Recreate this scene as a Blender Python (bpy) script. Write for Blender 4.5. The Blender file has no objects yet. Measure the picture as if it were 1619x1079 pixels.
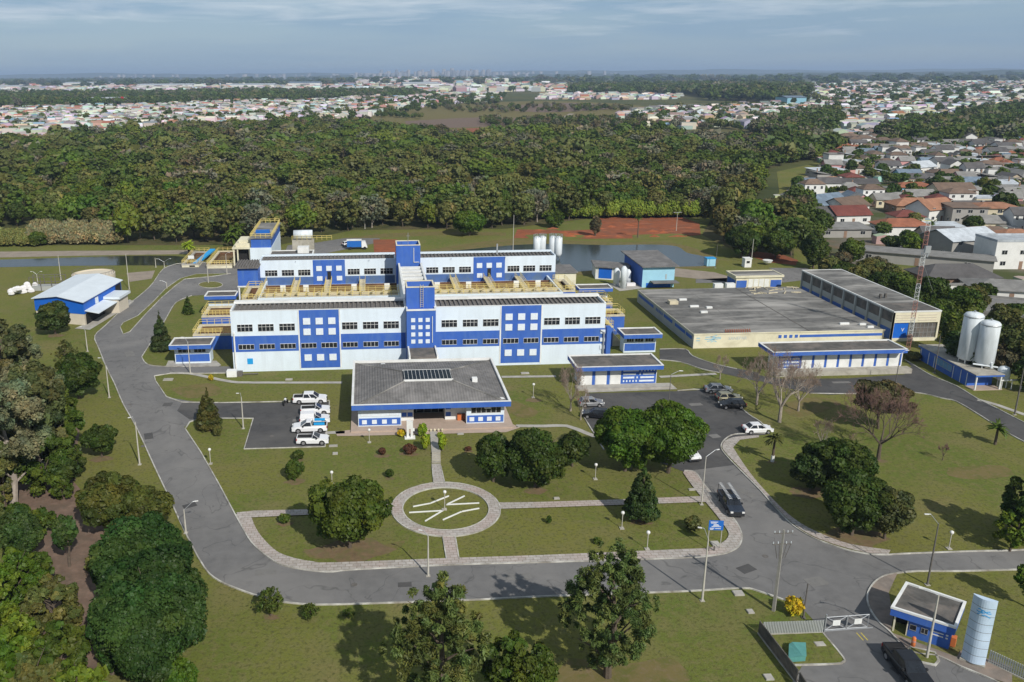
import bpy, math, random
import numpy as np
from mathutils import Matrix, Vector

# ------------------------------------------------------------------ camera, sky, sun, exposure
FPX, PX, PY, CAMH = 1336.0, 654.0, 502.0, 50.0
_p, _r, _w = math.radians(16.12), math.radians(-0.40), math.radians(3.05)
_fwd = np.array([math.sin(_w)*math.cos(_p), math.cos(_w)*math.cos(_p), -math.sin(_p)])
_right = np.array([math.cos(_w), -math.sin(_w), 0.0])
_up = np.cross(_right, _fwd)
_r2 = math.cos(_r)*_right + math.sin(_r)*_up
_u2 = -math.sin(_r)*_right + math.cos(_r)*_up
scene = bpy.context.scene
cam_d = bpy.data.cameras.new('camera'); cam = bpy.data.objects.new('camera', cam_d)
scene.collection.objects.link(cam)
M3 = np.array([_r2, _u2, -_fwd]).T
cam.matrix_world = Matrix([list(M3[0])+[0], list(M3[1])+[0], list(M3[2])+[CAMH], [0, 0, 0, 1]])
cam_d.sensor_width = 36.0; cam_d.lens = 36.0*FPX/1619.0
cam_d.shift_x = (809.5-PX)/1619.0; cam_d.shift_y = (PY-539.5)/1619.0
cam_d.clip_start = 0.5; cam_d.clip_end = 80000
scene.camera = cam
scene.render.resolution_x = 1024; scene.render.resolution_y = 682

SUN_EL, SUN_AZ = 38.0, -66.0          # azimuth: mathematical angle of the direction towards the sun
world = bpy.data.worlds.new('World'); scene.world = world; world.use_nodes = True
nt = world.node_tree; nt.nodes.clear()
def N(nt, t, **k):
    n = nt.nodes.new(t)
    for a, b in k.items():
        if a == 'inp':
            for i, v in b.items(): n.inputs[i].default_value = v
        else: setattr(n, a, b)
    return n
L = lambda nt, a, b: nt.links.new(a, b)
sky = N(nt, 'ShaderNodeTexSky', sky_type='NISHITA', sun_disc=False, sun_elevation=math.radians(SUN_EL),
        sun_rotation=math.radians(90-SUN_AZ), air_density=1.0, dust_density=0.6, ozone_density=2.0)
tc = N(nt, 'ShaderNodeTexCoord')
mp = N(nt, 'ShaderNodeMapping'); mp.inputs['Scale'].default_value = (7.0, 7.0, 75.0)
L(nt, tc.outputs['Generated'], mp.inputs['Vector'])
nz = N(nt, 'ShaderNodeTexNoise', inp={'Scale': 1.0, 'Detail': 7.0, 'Roughness': 0.6, 'Distortion': 0.4}); L(nt, mp.outputs[0], nz.inputs['Vector'])
sep = N(nt, 'ShaderNodeSeparateXYZ'); L(nt, tc.outputs['Generated'], sep.inputs[0])
hi = N(nt, 'ShaderNodeMapRange', inp={'From Min': 0.015, 'From Max': 0.075, 'To Min': 0.0, 'To Max': 0.34}); L(nt, sep.outputs['Z'], hi.inputs['Value'])
ad = N(nt, 'ShaderNodeMath', operation='ADD'); L(nt, nz.outputs['Fac'], ad.inputs[0]); L(nt, hi.outputs[0], ad.inputs[1])
cr = N(nt, 'ShaderNodeMapRange', inp={'From Min': 0.72, 'From Max': 1.05, 'To Min': 0.0, 'To Max': 0.7}); L(nt, ad.outputs[0], cr.inputs['Value'])
veil = N(nt, 'ShaderNodeMixRGB', inp={'Fac': 0.72, 'Color2': (2.75, 4.15, 5.85, 1)}); L(nt, sky.outputs[0], veil.inputs['Color1'])
mp2 = N(nt, 'ShaderNodeMapping'); mp2.inputs['Scale'].default_value = (3.0, 3.0, 34.0); mp2.inputs['Location'].default_value = (3.1, 1.7, 0.4)
L(nt, tc.outputs['Generated'], mp2.inputs['Vector'])
nz2 = N(nt, 'ShaderNodeTexNoise', inp={'Scale': 1.0, 'Detail': 5.0}); L(nt, mp2.outputs[0], nz2.inputs['Vector'])
dk = N(nt, 'ShaderNodeMapRange', inp={'From Min': 0.42, 'From Max': 0.7, 'To Min': 0.0, 'To Max': 0.45}); L(nt, nz2.outputs['Fac'], dk.inputs['Value'])
blue = N(nt, 'ShaderNodeMixRGB', inp={'Color2': (2.0, 3.45, 5.5, 1)}); L(nt, dk.outputs[0], blue.inputs['Fac']); L(nt, veil.outputs[0], blue.inputs['Color1'])
cl = N(nt, 'ShaderNodeMixRGB', inp={'Color2': (7.6, 8.2, 8.8, 1)}); L(nt, cr.outputs[0], cl.inputs['Fac']); L(nt, blue.outputs[0], cl.inputs['Color1'])
bg = N(nt, 'ShaderNodeBackground', inp={'Strength': 0.092}); hz_ = N(nt, 'ShaderNodeMapRange', inp={'From Min': 0.10, 'From Max': 0.45, 'To Min': 0.0, 'To Max': 0.75}); L(nt, sep.outputs['Z'], hz_.inputs['Value'])
top = N(nt, 'ShaderNodeMixRGB', inp={'Color2': (2.5, 2.9, 3.4, 1)}); L(nt, hz_.outputs[0], top.inputs['Fac']); L(nt, cl.outputs[0], top.inputs['Color1']); L(nt, top.outputs[0], bg.inputs['Color'])
L(nt, bg.outputs[0], N(nt, 'ShaderNodeOutputWorld').inputs[0])
sun_d = bpy.data.lights.new('sun', 'SUN'); sun = bpy.data.objects.new('sun', sun_d); scene.collection.objects.link(sun)
sun_d.energy = 4.1; sun_d.angle = math.radians(0.55); sun_d.color = (1.0, 0.95, 0.87)
_e, _a = math.radians(SUN_EL), math.radians(SUN_AZ)
sun.rotation_euler = Vector((math.cos(_e)*math.cos(_a), math.cos(_e)*math.sin(_a), math.sin(_e))).to_track_quat('Z', 'Y').to_euler()
vs = scene.view_settings; vs.view_transform = 'Standard'; vs.look = 'None'; vs.gamma = 1.0; vs.exposure = 0.07; vs.use_curve_mapping = False

# ------------------------------------------------------------------ survey helpers (where a sight line meets a level or a facade)
def ray(x, y): return _r2*(x-PX)/FPX - _u2*(y-PY)/FPX + _fwd
def G(x, y, z=0.0):
    d = ray(x, y); t = (z-CAMH)/d[2]; p = t*d
    return (float(p[0]), float(p[1]))
def G3(x, y, z=0.0): g = G(x, y, z); return (g[0], g[1], z)
def W(x, y, Y):                                     # (X, Z) on the vertical plane at depth Y
    d = ray(x, y); t = Y/d[1]; return (float(t*d[0]), float(CAMH+t*d[2]))
def proj(p):
    v = np.array(p, float)-np.array([0, 0, CAMH]); c = v@_fwd
    return (PX+FPX*(v@_r2)/c, PY-FPX*(v@_u2)/c, c)
def Hgt(bx, by, ty, z0=0.0):
    b = G(bx, by, z0); lo, h = z0, 90.0
    for _ in range(40):
        m = (lo+h)/2
        if proj((b[0], b[1], m))[1] > ty: lo = m
        else: h = m
    return m-z0
def inpoly(x, y, poly):
    c = False; j = len(poly)-1
    for i in range(len(poly)):
        xi, yi = poly[i]; xj, yj = poly[j]
        if (yi > y) != (yj > y) and x < (xj-xi)*(y-yi)/(yj-yi)+xi: c = not c
        j = i
    return c
def smooth(pts, n=4):                               # Catmull-Rom
    out = []
    for i in range(len(pts)-1):
        p0 = pts[max(i-1, 0)]; p1 = pts[i]; p2 = pts[i+1]; p3 = pts[min(i+2, len(pts)-1)]
        for k in range(n):
            t = k/n
            out.append(tuple(0.5*((2*b)+(-a+c)*t+(2*a-5*b+4*c-d)*t*t+(-a+3*b-3*c+d)*t**3) for a, b, c, d in zip(p0, p1, p2, p3)))
    out.append(tuple(pts[-1])); return out

# ------------------------------------------------------------------ object helpers
ORG = {}
col = scene.collection
def tag(o, label=None, cat=None, group=None, kind=None):
    if label: o['label'] = label
    if cat: o['category'] = cat
    if group: o['group'] = group
    if kind: o['kind'] = kind
    return o
def empty(name, loc, label, cat, group=None):
    o = bpy.data.objects.new(name, None); col.objects.link(o); o.location = loc; o.empty_display_size = 0.3
    ORG[o] = Vector(loc); return tag(o, label, cat, group)
def link_mesh(name, me, m, parent=None):
    o = bpy.data.objects.new(name, me); col.objects.link(o)
    if m is not None:
        for k in (m if isinstance(m, (list, tuple)) else [m]): me.materials.append(k)
    if parent is not None: o.parent = parent
    return o
def children(o): return [c for c in ALLCH.get(o, [])]
ALLCH = {}
class MB:
    def __init__(s): s.v = []; s.f = []; s.mi = []
    def add(s, vs, fs, m=0):
        b = len(s.v); s.v += [tuple(map(float, v)) for v in vs]
        for f in fs: s.f.append(tuple(b+i for i in f)); s.mi.append(m)
        return s
    def box(s, x0, y0, z0, x1, y1, z1, m=0):
        if x0 > x1: x0, x1 = x1, x0
        if y0 > y1: y0, y1 = y1, y0
        if z0 > z1: z0, z1 = z1, z0
        return s.add([(x0, y0, z0), (x1, y0, z0), (x1, y1, z0), (x0, y1, z0), (x0, y0, z1), (x1, y0, z1), (x1, y1, z1), (x0, y1, z1)],
                     [(3, 2, 1, 0), (4, 5, 6, 7), (0, 1, 5, 4), (1, 2, 6, 5), (2, 3, 7, 6), (3, 0, 4, 7)], m)
    def obox(s, c, ax, hx, hy, z0, z1, m=0):         # box turned by angle ax
        ca, sa = math.cos(ax), math.sin(ax)
        q = [(c[0]+ca*a*hx-sa*b*hy, c[1]+sa*a*hx+ca*b*hy) for a, b in ((-1, -1), (1, -1), (1, 1), (-1, 1))]
        return s.prism(q, z0, z1, m)
    def prism(s, q, z0, z1, m=0, top=True):
        n = len(q); a = sum(q[i][0]*q[(i+1) % n][1]-q[(i+1) % n][0]*q[i][1] for i in range(n))
        if a < 0: q = q[::-1]
        vs = [(x, y, z0) for x, y in q]+[(x, y, z1) for x, y in q]
        fs = [(i, (i+1) % n, n+(i+1) % n, n+i) for i in range(n)]
        s.add(vs, fs+[tuple(range(n, 2*n)), tuple(range(n-1, -1, -1))], m); return s
    def tube(s, p0, p1, r0, r1=None, n=8, m=0, caps=True):
        r1 = r0 if r1 is None else r1; p0 = Vector(p0); p1 = Vector(p1); d = p1-p0
        if d.length < 1e-6: return s
        q = d.to_track_quat('Z', 'Y'); vs = []
        for p, r in ((p0, r0), (p1, r1)):
            for i in range(n):
                a = 2*math.pi*i/n; vs.append(p+q@Vector((r*math.cos(a), r*math.sin(a), 0)))
        fs = [(i, (i+1) % n, n+(i+1) % n, n+i) for i in range(n)]
        if caps: fs += [tuple(range(n-1, -1, -1)), tuple(range(n, 2*n))]
        return s.add(vs, fs, m)
    def lathe(s, c, prof, n=16, m=0):                # prof: (r, z) pairs
        vs = []; fs = []
        for r, z in prof:
            for i in range(n):
                a = 2*math.pi*i/n; vs.append((c[0]+r*math.cos(a), c[1]+r*math.sin(a), c[2]+z))
        for k in range(len(prof)-1):
            for i in range(n): fs.append((k*n+i, k*n+(i+1) % n, (k+1)*n+(i+1) % n, (k+1)*n+i))
        fs += [tuple(range(n-1, -1, -1)), tuple(range((len(prof)-1)*n, len(prof)*n))]
        return s.add(vs, fs, m)
    def poly(s, pts, m=0): return s.add(pts, [tuple(range(len(pts)))], m)
    def rail(s, pts, h=1.0, step=1.5, r=0.035, mid=2):
        for a, b in zip(pts[:-1], pts[1:]):
            a = Vector(a); b = Vector(b); n = max(1, int(round((b-a).length/step)))
            for k in range(n+1):
                p = a.lerp(b, k/n); s.tube(p, p+Vector((0, 0, h)), r, n=4)
            for j in range(mid): s.tube(a+Vector((0, 0, h*(1-j*0.45))), b+Vector((0, 0, h*(1-j*0.45))), r, n=4)
        return s
    def build(s, name, m, parent=None, smooth=False, tri=False):
        o_ = ORG.get(parent, Vector((0, 0, 0))) if parent is not None else Vector((0, 0, 0))
        me = bpy.data.meshes.new(name)
        me.from_pydata([(v[0]-o_[0], v[1]-o_[1], v[2]-o_[2]) for v in s.v], [], s.f)
        ob = link_mesh(name, me, m, parent)
        if any(s.mi): me.polygons.foreach_set('material_index', s.mi)
        if smooth: me.shade_smooth()
        me.validate(); ORG[ob] = o_
        if parent is not None: ALLCH.setdefault(parent, []).append(ob)
        return ob
def copy_tree(o, loc=None, rz=None, sc=None, label=None, parent=None):
    c = o.copy(); col.objects.link(c)
    if parent is not None: c.parent = parent
    for ch in ALLCH.get(o, []): k = copy_tree(ch, parent=c)
    if loc is not None: c.location = loc
    if rz is not None: c.rotation_euler = (0, 0, rz)
    if sc is not None: c.scale = sc
    if label: c['label'] = label
    if parent is not None: ALLCH.setdefault(parent, []).append(c)
    return c
def place(o, loc, rz=0, sc=None, label=None):
    o.location = loc; o.rotation_euler = (0, 0, rz)
    if sc is not None: o.scale = sc
    if label: o['label'] = label
    return o

# ------------------------------------------------------------------ materials
def mat(name, c, rough=0.75, var=0.12, scale=0.6, c2=None, scale2=None, bump=0.0, bscale=8.0, metal=0.0, spec=0.35, wave=None, streak=None, rnd=0.0, crack=0.0):
    m = bpy.data.materials.new(name); m.use_nodes = True; t = m.node_tree; b = t.nodes['Principled BSDF']
    b.inputs['Roughness'].default_value = rough; b.inputs['Metallic'].default_value = metal; b.inputs['Specular IOR Level'].default_value = spec
    tcn = N(t, 'ShaderNodeNewGeometry'); src = tcn.outputs['Position']
    c = tuple(c); lo = tuple(max(0, k*(1-var)) for k in c)+(1,); hi_ = tuple(k*(1+var) for k in c)+(1,)
    mx = N(t, 'ShaderNodeMixRGB', inp={'Color1': lo, 'Color2': hi_})
    nn = N(t, 'ShaderNodeTexNoise', inp={'Scale': scale, 'Detail': 8.0, 'Roughness': 0.65}); L(t, src, nn.inputs['Vector'])
    mr = N(t, 'ShaderNodeMapRange', inp={'From Min': 0.3, 'From Max': 0.7}); L(t, nn.outputs['Fac'], mr.inputs['Value']); L(t, mr.outputs[0], mx.inputs['Fac'])
    out = mx.outputs[0]
    if c2 is not None:
        n2 = N(t, 'ShaderNodeTexNoise', inp={'Scale': scale2 or scale*0.25, 'Detail': 5.0, 'Roughness': 0.6, 'Distortion': 0.5})
        if streak:
            ma = N(t, 'ShaderNodeMapping'); ma.inputs['Scale'].default_value = streak; L(t, src, ma.inputs['Vector']); L(t, ma.outputs[0], n2.inputs['Vector'])
        else: L(t, src, n2.inputs['Vector'])
        m2 = N(t, 'ShaderNodeMapRange', inp={'From Min': 0.45, 'From Max': 0.68}); L(t, n2.outputs['Fac'], m2.inputs['Value'])
        mx2 = N(t, 'ShaderNodeMixRGB', inp={'Color2': tuple(c2)+(1,)}); L(t, m2.outputs[0], mx2.inputs['Fac']); L(t, out, mx2.inputs['Color1']); out = mx2.outputs[0]
    if rnd:
        oi = N(t, 'ShaderNodeObjectInfo'); hs = N(t, 'ShaderNodeHueSaturation')
        r1 = N(t, 'ShaderNodeMapRange', inp={'To Min': 1-rnd, 'To Max': 1+rnd}); L(t, oi.outputs['Random'], r1.inputs['Value'])
        L(t, r1.outputs[0], hs.inputs['Value']); L(t, out, hs.inputs['Color']); out = hs.outputs[0]
    if crack:
        n5 = N(t, 'ShaderNodeTexNoise', inp={'Scale': crack, 'Detail': 3.0, 'Distortion': 0.8}); L(t, src, n5.inputs['Vector'])
        s1 = N(t, 'ShaderNodeMath', operation='SUBTRACT', inp={1: 0.5}); L(t, n5.outputs['Fac'], s1.inputs[0]); s2 = N(t, 'ShaderNodeMath', operation='ABSOLUTE'); L(t, s1.outputs[0], s2.inputs[0])
        s3 = N(t, 'ShaderNodeMapRange', inp={'From Min': 0.0, 'From Max': 0.009, 'To Min': 0.42, 'To Max': 0.0}); L(t, s2.outputs[0], s3.inputs['Value'])
        m5 = N(t, 'ShaderNodeMixRGB', inp={'Color2': (0.035, 0.035, 0.035, 1)}); L(t, s3.outputs[0], m5.inputs['Fac']); L(t, out, m5.inputs['Color1']); out = m5.outputs[0]
        n6 = N(t, 'ShaderNodeTexNoise', inp={'Scale': 0.22, 'Detail': 9.0, 'Roughness': 0.75}); L(t, src, n6.inputs['Vector'])
        s6 = N(t, 'ShaderNodeMapRange', inp={'From Min': 0.56, 'From Max': 0.72, 'To Min': 0.0, 'To Max': 0.4}); L(t, n6.outputs['Fac'], s6.inputs['Value'])
        m6 = N(t, 'ShaderNodeMixRGB', inp={'Color2': (0.062, 0.062, 0.066, 1)}); L(t, s6.outputs[0], m6.inputs['Fac']); L(t, out, m6.inputs['Color1']); out = m6.outputs[0]
    L(t, out, b.inputs['Base Color'])
    if bump or wave:
        bp = N(t, 'ShaderNodeBump', inp={'Strength': max(bump, 0.01), 'Distance': 0.05})
        if wave:
            wv = N(t, 'ShaderNodeTexWave', bands_direction=wave[0], inp={'Scale': wave[1], 'Distortion': 0.0}); L(t, src, wv.inputs['Vector']); L(t, wv.outputs['Fac'], bp.inputs['Height'])
            bp.inputs['Strength'].default_value = wave[2]
        else:
            n3 = N(t, 'ShaderNodeTexNoise', inp={'Scale': bscale, 'Detail': 4.0}); L(t, src, n3.inputs['Vector']); L(t, n3.outputs['Fac'], bp.inputs['Height'])
        L(t, bp.outputs[0], b.inputs['Normal'])
    return m
M = {}
M['wall'] = mat('pale_blue_wall', (0.67, 0.76, 0.84), 0.8, 0.04, 0.5, c2=(0.62, 0.70, 0.77), scale2=0.5, streak=(1.6, 1.6, 0.2))
M['white'] = mat('white_paint', (0.74, 0.75, 0.74), 0.7, 0.06, 0.8, c2=(0.62, 0.63, 0.60), scale2=0.5)
M['whiteblk'] = mat('white_relief_block', (0.68, 0.74, 0.80), 0.6, 0.10, 3.0)
M['blue'] = mat('blue_paint', (0.038, 0.118, 0.45), 0.7, 0.10, 0.8, c2=(0.062, 0.150, 0.44), scale2=0.6, streak=(1.4, 1.4, 0.25))
M['blue2'] = mat('bright_blue_cladding', (0.010, 0.12, 0.55), 0.5, 0.08, 0.6, wave=('X', 2.0, 0.2))
M['slateblue'] = mat('dull_blue_band', (0.07, 0.14, 0.34), 0.8, 0.15, 0.7, c2=(0.10, 0.16, 0.26), scale2=0.5)
M['skyblue'] = mat('sky_blue_wall', (0.32, 0.58, 0.72), 0.8, 0.07, 0.5)
M['midblue'] = mat('weathered_blue_wall', (0.12, 0.26, 0.42), 0.8, 0.12, 0.5)
M['cream'] = mat('cream_wall', (0.70, 0.66, 0.50), 0.85, 0.06, 0.5, c2=(0.56, 0.52, 0.38), scale2=0.35)
M['beige'] = mat('beige_wall', (0.60, 0.54, 0.44), 0.85, 0.07, 0.5)
M['grey_wall'] = mat('grey_wall', (0.36, 0.38, 0.37), 0.85, 0.10, 0.4)
M['concrete'] = mat('concrete', (0.40, 0.38, 0.33), 0.9, 0.14, 0.9, c2=(0.28, 0.26, 0.22), scale2=0.6)
M['roofslab'] = mat('weathered_roof_slab', (0.135, 0.132, 0.125), 0.95, 0.36, 0.6, c2=(0.37, 0.355, 0.33), scale2=0.15, streak=(0.45, 1.6, 1))
M['roofdark'] = mat('dark_roof_felt', (0.10, 0.095, 0.088), 0.95, 0.35, 0.9, c2=(0.19, 0.165, 0.145), scale2=0.35)
M['rooftile'] = mat('grey_fibre_cement_roof', (0.150, 0.145, 0.142), 0.95, 0.24, 1.2, c2=(0.225, 0.215, 0.21), scale2=0.35, wave=('X', 0.75, 1.0))
M['rib'] = mat('fibre_cement_rib', (0.15, 0.14, 0.132), 0.9, 0.35, 1.5)
M['metalroof'] = mat('pale_metal_roof', (0.66, 0.72, 0.77), 0.5, 0.06, 0.4, metal=0.0, wave=('X', 1.2, 0.12))
M['glass'] = mat('dark_window_glass', (0.016, 0.019, 0.024), 0.12, 0.3, 1.5, spec=0.6)
M['skylight'] = mat('dark_skylight_glass', (0.014, 0.022, 0.028), 0.5, 0.2, 2.0, spec=0.15)
M['yellow'] = mat('yellow_railing_paint', (0.72, 0.58, 0.20), 0.6, 0.08, 2.0)
M['ochre'] = mat('weathered_yellow_concrete', (0.56, 0.50, 0.36), 0.85, 0.2, 0.8)
M['rustwall'] = mat('iron_stained_basin_wall', (0.15, 0.078, 0.045), 0.9, 0.4, 0.6, c2=(0.11, 0.06, 0.035), scale2=0.5)
M['murky'] = mat('brown_basin_water', (0.14, 0.085, 0.045), 0.25, 0.2, 0.4)
M['asphalt'] = mat('asphalt', (0.155, 0.152, 0.150), 0.92, 0.14, 0.7, c2=(0.215, 0.208, 0.200), scale2=0.055, bump=0.25, bscale=14, crack=0.16)
M['asphalt2'] = mat('dark_asphalt', (0.068, 0.067, 0.068), 0.92, 0.20, 0.8, c2=(0.105, 0.101, 0.097), scale2=0.09, bump=0.25, bscale=14, crack=0.2)
M['patchlight'] = mat('grey_road_patch', (0.175, 0.17, 0.162), 0.9, 0.15, 1.0)
M['kerb'] = mat('whitewashed_kerb', (0.48, 0.47, 0.43), 0.9, 0.3, 1.3, c2=(0.22, 0.20, 0.17), scale2=0.35)
M['yline'] = mat('yellow_road_paint', (0.50, 0.40, 0.07), 0.8, 0.3, 4.0)
M['gatepave'] = mat('brownish_gate_paving', (0.20, 0.17, 0.145), 0.9, 0.25, 1.2, c2=(0.28, 0.22, 0.18), scale2=0.4)
M['path'] = mat('concrete_path', (0.40, 0.385, 0.35), 0.9, 0.15, 1.2, c2=(0.31, 0.29, 0.26), scale2=0.5)
M['soil'] = mat('bare_brown_soil', (0.17, 0.115, 0.085), 0.95, 0.3, 0.8, c2=(0.12, 0.09, 0.065), scale2=0.4, bump=0.6, bscale=3)
M['soilpatch'] = mat('worn_earth', (0.165, 0.115, 0.062), 0.95, 0.25, 1.5, c2=(0.13, 0.12, 0.045), scale2=0.9)
M['redsoil'] = mat('red_earth', (0.26, 0.078, 0.032), 0.95, 0.30, 0.35, c2=(0.19, 0.075, 0.04), scale2=0.15, bump=0.6, bscale=2)
M['dirt'] = mat('dirt_track', (0.28, 0.235, 0.19), 0.95, 0.18, 0.4)
M['trunk'] = mat('bark', (0.105, 0.082, 0.062), 0.95, 0.3, 3.0)
M['pale_trunk'] = mat('pale_bark', (0.30, 0.26, 0.22), 0.95, 0.25, 2.0)
M['twig'] = mat('bare_twigs', (0.27, 0.20, 0.155), 0.95, 0.2, 1.0)
M['redtwig'] = mat('reddish_twigs', (0.20, 0.12, 0.10), 0.95, 0.2, 1.0)
M['pole'] = mat('concrete_pole', (0.46, 0.44, 0.39), 0.85, 0.12, 2.0)
M['polegrey'] = mat('weathered_concrete_pole', (0.27, 0.26, 0.235), 0.85, 0.18, 2.0)
M['dkpole'] = mat('dark_pole', (0.13, 0.12, 0.11), 0.8, 0.2, 2.0)
M['steel'] = mat('galvanised_steel', (0.42, 0.44, 0.46), 0.45, 0.1, 3.0, metal=0.5)
M['orange'] = mat('orange_aviation_paint', (0.44, 0.22, 0.18), 0.7, 0.1, 2.0)
M['tankw'] = mat('white_tank_paint', (0.68, 0.73, 0.77), 0.45, 0.06, 0.6, c2=(0.52, 0.56, 0.58), scale2=0.9, streak=(1, 1, 0.2))
M['carwhite'] = mat('white_car_paint', (0.75, 0.76, 0.78), 0.25, 0.02, 1.0, spec=0.6)
M['carsilver'] = mat('silver_car_paint', (0.35, 0.36, 0.38), 0.3, 0.03, 1.0, metal=0.5)
M['cargold'] = mat('pale_gold_car_paint', (0.36, 0.34, 0.24), 0.3, 0.03, 1.0, metal=0.4)
M['carblack'] = mat('black_car_paint', (0.010, 0.011, 0.014), 0.22, 0.05, 1.0, spec=0.6)
M['carblue'] = mat('dark_blue_grey_car_paint', (0.020, 0.028, 0.045), 0.25, 0.05, 1.0, spec=0.6)
M['tyre'] = mat('tyre_rubber', (0.02, 0.02, 0.02), 0.9, 0.1)
M['rim'] = mat('alloy_rim', (0.42, 0.42, 0.44), 0.4, 0.05, metal=0.6)
M['plastic'] = mat('black_trim', (0.025, 0.025, 0.027), 0.6, 0.1)
M['lampglass'] = mat('lamp_lens', (0.70, 0.70, 0.68), 0.2, 0.02)
M['redlens'] = mat('red_lens', (0.35, 0.02, 0.02), 0.3, 0.02)
M['cyan'] = mat('cyan_decal', (0.02, 0.32, 0.70), 0.4, 0.03)
M['signblue'] = mat('blue_sign_face', (0.015, 0.13, 0.48), 0.5, 0.05)
M['logoblue'] = mat('pale_logo_blue', (0.24, 0.50, 0.66), 0.7, 0.15, 2.0)
M['fadeblue'] = mat('faded_lettering_blue', (0.46, 0.53, 0.55), 0.8, 0.12, 2.0)
M['orangep'] = mat('orange_plastic', (0.60, 0.17, 0.05), 0.6, 0.1)
M['teal'] = mat('teal_painted_metal', (0.09, 0.27, 0.25), 0.6, 0.12, 2.0)
M['bag'] = mat('white_woven_bag', (0.74, 0.73, 0.74), 0.8, 0.07, 1.5)
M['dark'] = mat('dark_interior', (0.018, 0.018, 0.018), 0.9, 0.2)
M['pinkfloor'] = mat('pinkish_floor_tiles', (0.42, 0.33, 0.27), 0.85, 0.1, 1.0)
# paving with joints
def paver_mat():
    m = mat('stone_pavers', (0.42, 0.395, 0.37), 0.9, 0.22, 1.8, c2=(0.46, 0.38, 0.35), scale2=0.14); t = m.node_tree; b = t.nodes['Principled BSDF']
    old = b.inputs['Base Color'].links[0].from_socket; g = [n for n in t.nodes if n.type == 'NEW_GEOMETRY'][0]
    br = N(t, 'ShaderNodeTexBrick', inp={'Scale': 1.0, 'Mortar Size': 0.045, 'Brick Width': 0.8, 'Row Height': 0.5, 'Color1': (1, 1, 1, 1), 'Color2': (0.86, 0.84, 0.82, 1), 'Mortar': (0.66, 0.62, 0.57, 1)})
    L(t, g.outputs['Position'], br.inputs['Vector'])
    mm = N(t, 'ShaderNodeMixRGB', blend_type='MULTIPLY', inp={'Fac': 1.0}); L(t, old, mm.inputs['Color1']); L(t, br.outputs['Color'], mm.inputs['Color2']); L(t, mm.outputs[0], b.inputs['Base Color'])
    return m
M['paver'] = paver_mat()
def ramp_ground(name, cols, scales, rough=0.95, bump=0.4, bscale=2.5):
    m = bpy.data.materials.new(name); m.use_nodes = True; t = m.node_tree; b = t.nodes['Principled BSDF']; b.inputs['Roughness'].default_value = rough; b.inputs['Specular IOR Level'].default_value = 0.1
    g = N(t, 'ShaderNodeNewGeometry').outputs['Position']; out = None
    for (c, s, lo, hi_, det) in [(cols[0], 0, 0, 0, 0)]+[(cols[i+1],)+scales[i] for i in range(len(cols)-1)]:
        if out is None:
            rgb = N(t, 'ShaderNodeRGB'); rgb.outputs[0].default_value = tuple(c)+(1,); out = rgb.outputs[0]; continue
        nn = N(t, 'ShaderNodeTexNoise', inp={'Scale': s, 'Detail': det, 'Roughness': 0.62, 'Distortion': 0.3}); L(t, g, nn.inputs['Vector'])
        mr = N(t, 'ShaderNodeMapRange', inp={'From Min': lo, 'From Max': hi_}); L(t, nn.outputs['Fac'], mr.inputs['Value'])
        mx = N(t, 'ShaderNodeMixRGB', inp={'Color2': tuple(c)+(1,)}); L(t, mr.outputs[0], mx.inputs['Fac']); L(t, out, mx.inputs['Color1']); out = mx.outputs[0]
    L(t, out, b.inputs['Base Color'])
    n3 = N(t, 'ShaderNodeTexNoise', inp={'Scale': bscale, 'Detail': 6.0, 'Roughness': 0.7}); L(t, g, n3.inputs['Vector'])
    bp = N(t, 'ShaderNodeBump', inp={'Strength': bump, 'Distance': 0.12}); L(t, n3.outputs['Fac'], bp.inputs['Height']); L(t, bp.outputs[0], b.inputs['Normal'])
    return m
M['lawn'] = ramp_ground('lawn_grass', [(0.168, 0.168, 0.042), (0.116, 0.150, 0.031), (0.200, 0.168, 0.075), (0.165, 0.160, 0.056), (0.098, 0.100, 0.032)],
    [(0.045, 0.42, 0.62, 8.0), (0.11, 0.52, 0.72, 9.0), (0.9, 0.47, 0.62, 8.0), (2.6, 0.50, 0.66, 8.0)], bump=0.9, bscale=4.0)
M['drygrass'] = ramp_ground('dry_grass', [(0.165, 0.135, 0.055), (0.125, 0.125, 0.038), (0.19, 0.145, 0.08)], [(0.5, 0.45, 0.6, 6.0), (1.5, 0.5, 0.7, 6.0)])
M['field'] = ramp_ground('open_country', [(0.090, 0.098, 0.034), (0.130, 0.115, 0.050), (0.048, 0.062, 0.024), (0.17, 0.115, 0.07), (0.062, 0.074, 0.028)],
    [(0.004, 0.45, 0.6, 5.0), (0.009, 0.5, 0.62, 6.0), (0.006, 0.62, 0.72, 6.0), (0.05, 0.5, 0.7, 6.0)], bump=0.3, bscale=0.5)
M['forest_floor'] = ramp_ground('forest_floor', [(0.035, 0.04, 0.016), (0.06, 0.05, 0.028)], [(0.05, 0.45, 0.65, 5.0)])
M['scrub'] = ramp_ground('scrub_floor', [(0.075, 0.078, 0.030), (0.12, 0.10, 0.05), (0.05, 0.06, 0.022)], [(0.03, 0.45, 0.6, 5.0), (0.2, 0.5, 0.66, 6.0)])
M['townground'] = ramp_ground('town_yards', [(0.15, 0.135, 0.11), (0.07, 0.085, 0.03), (0.20, 0.13, 0.09)], [(0.03, 0.42, 0.55, 6.0), (0.02, 0.55, 0.66, 5.0)])
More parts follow.
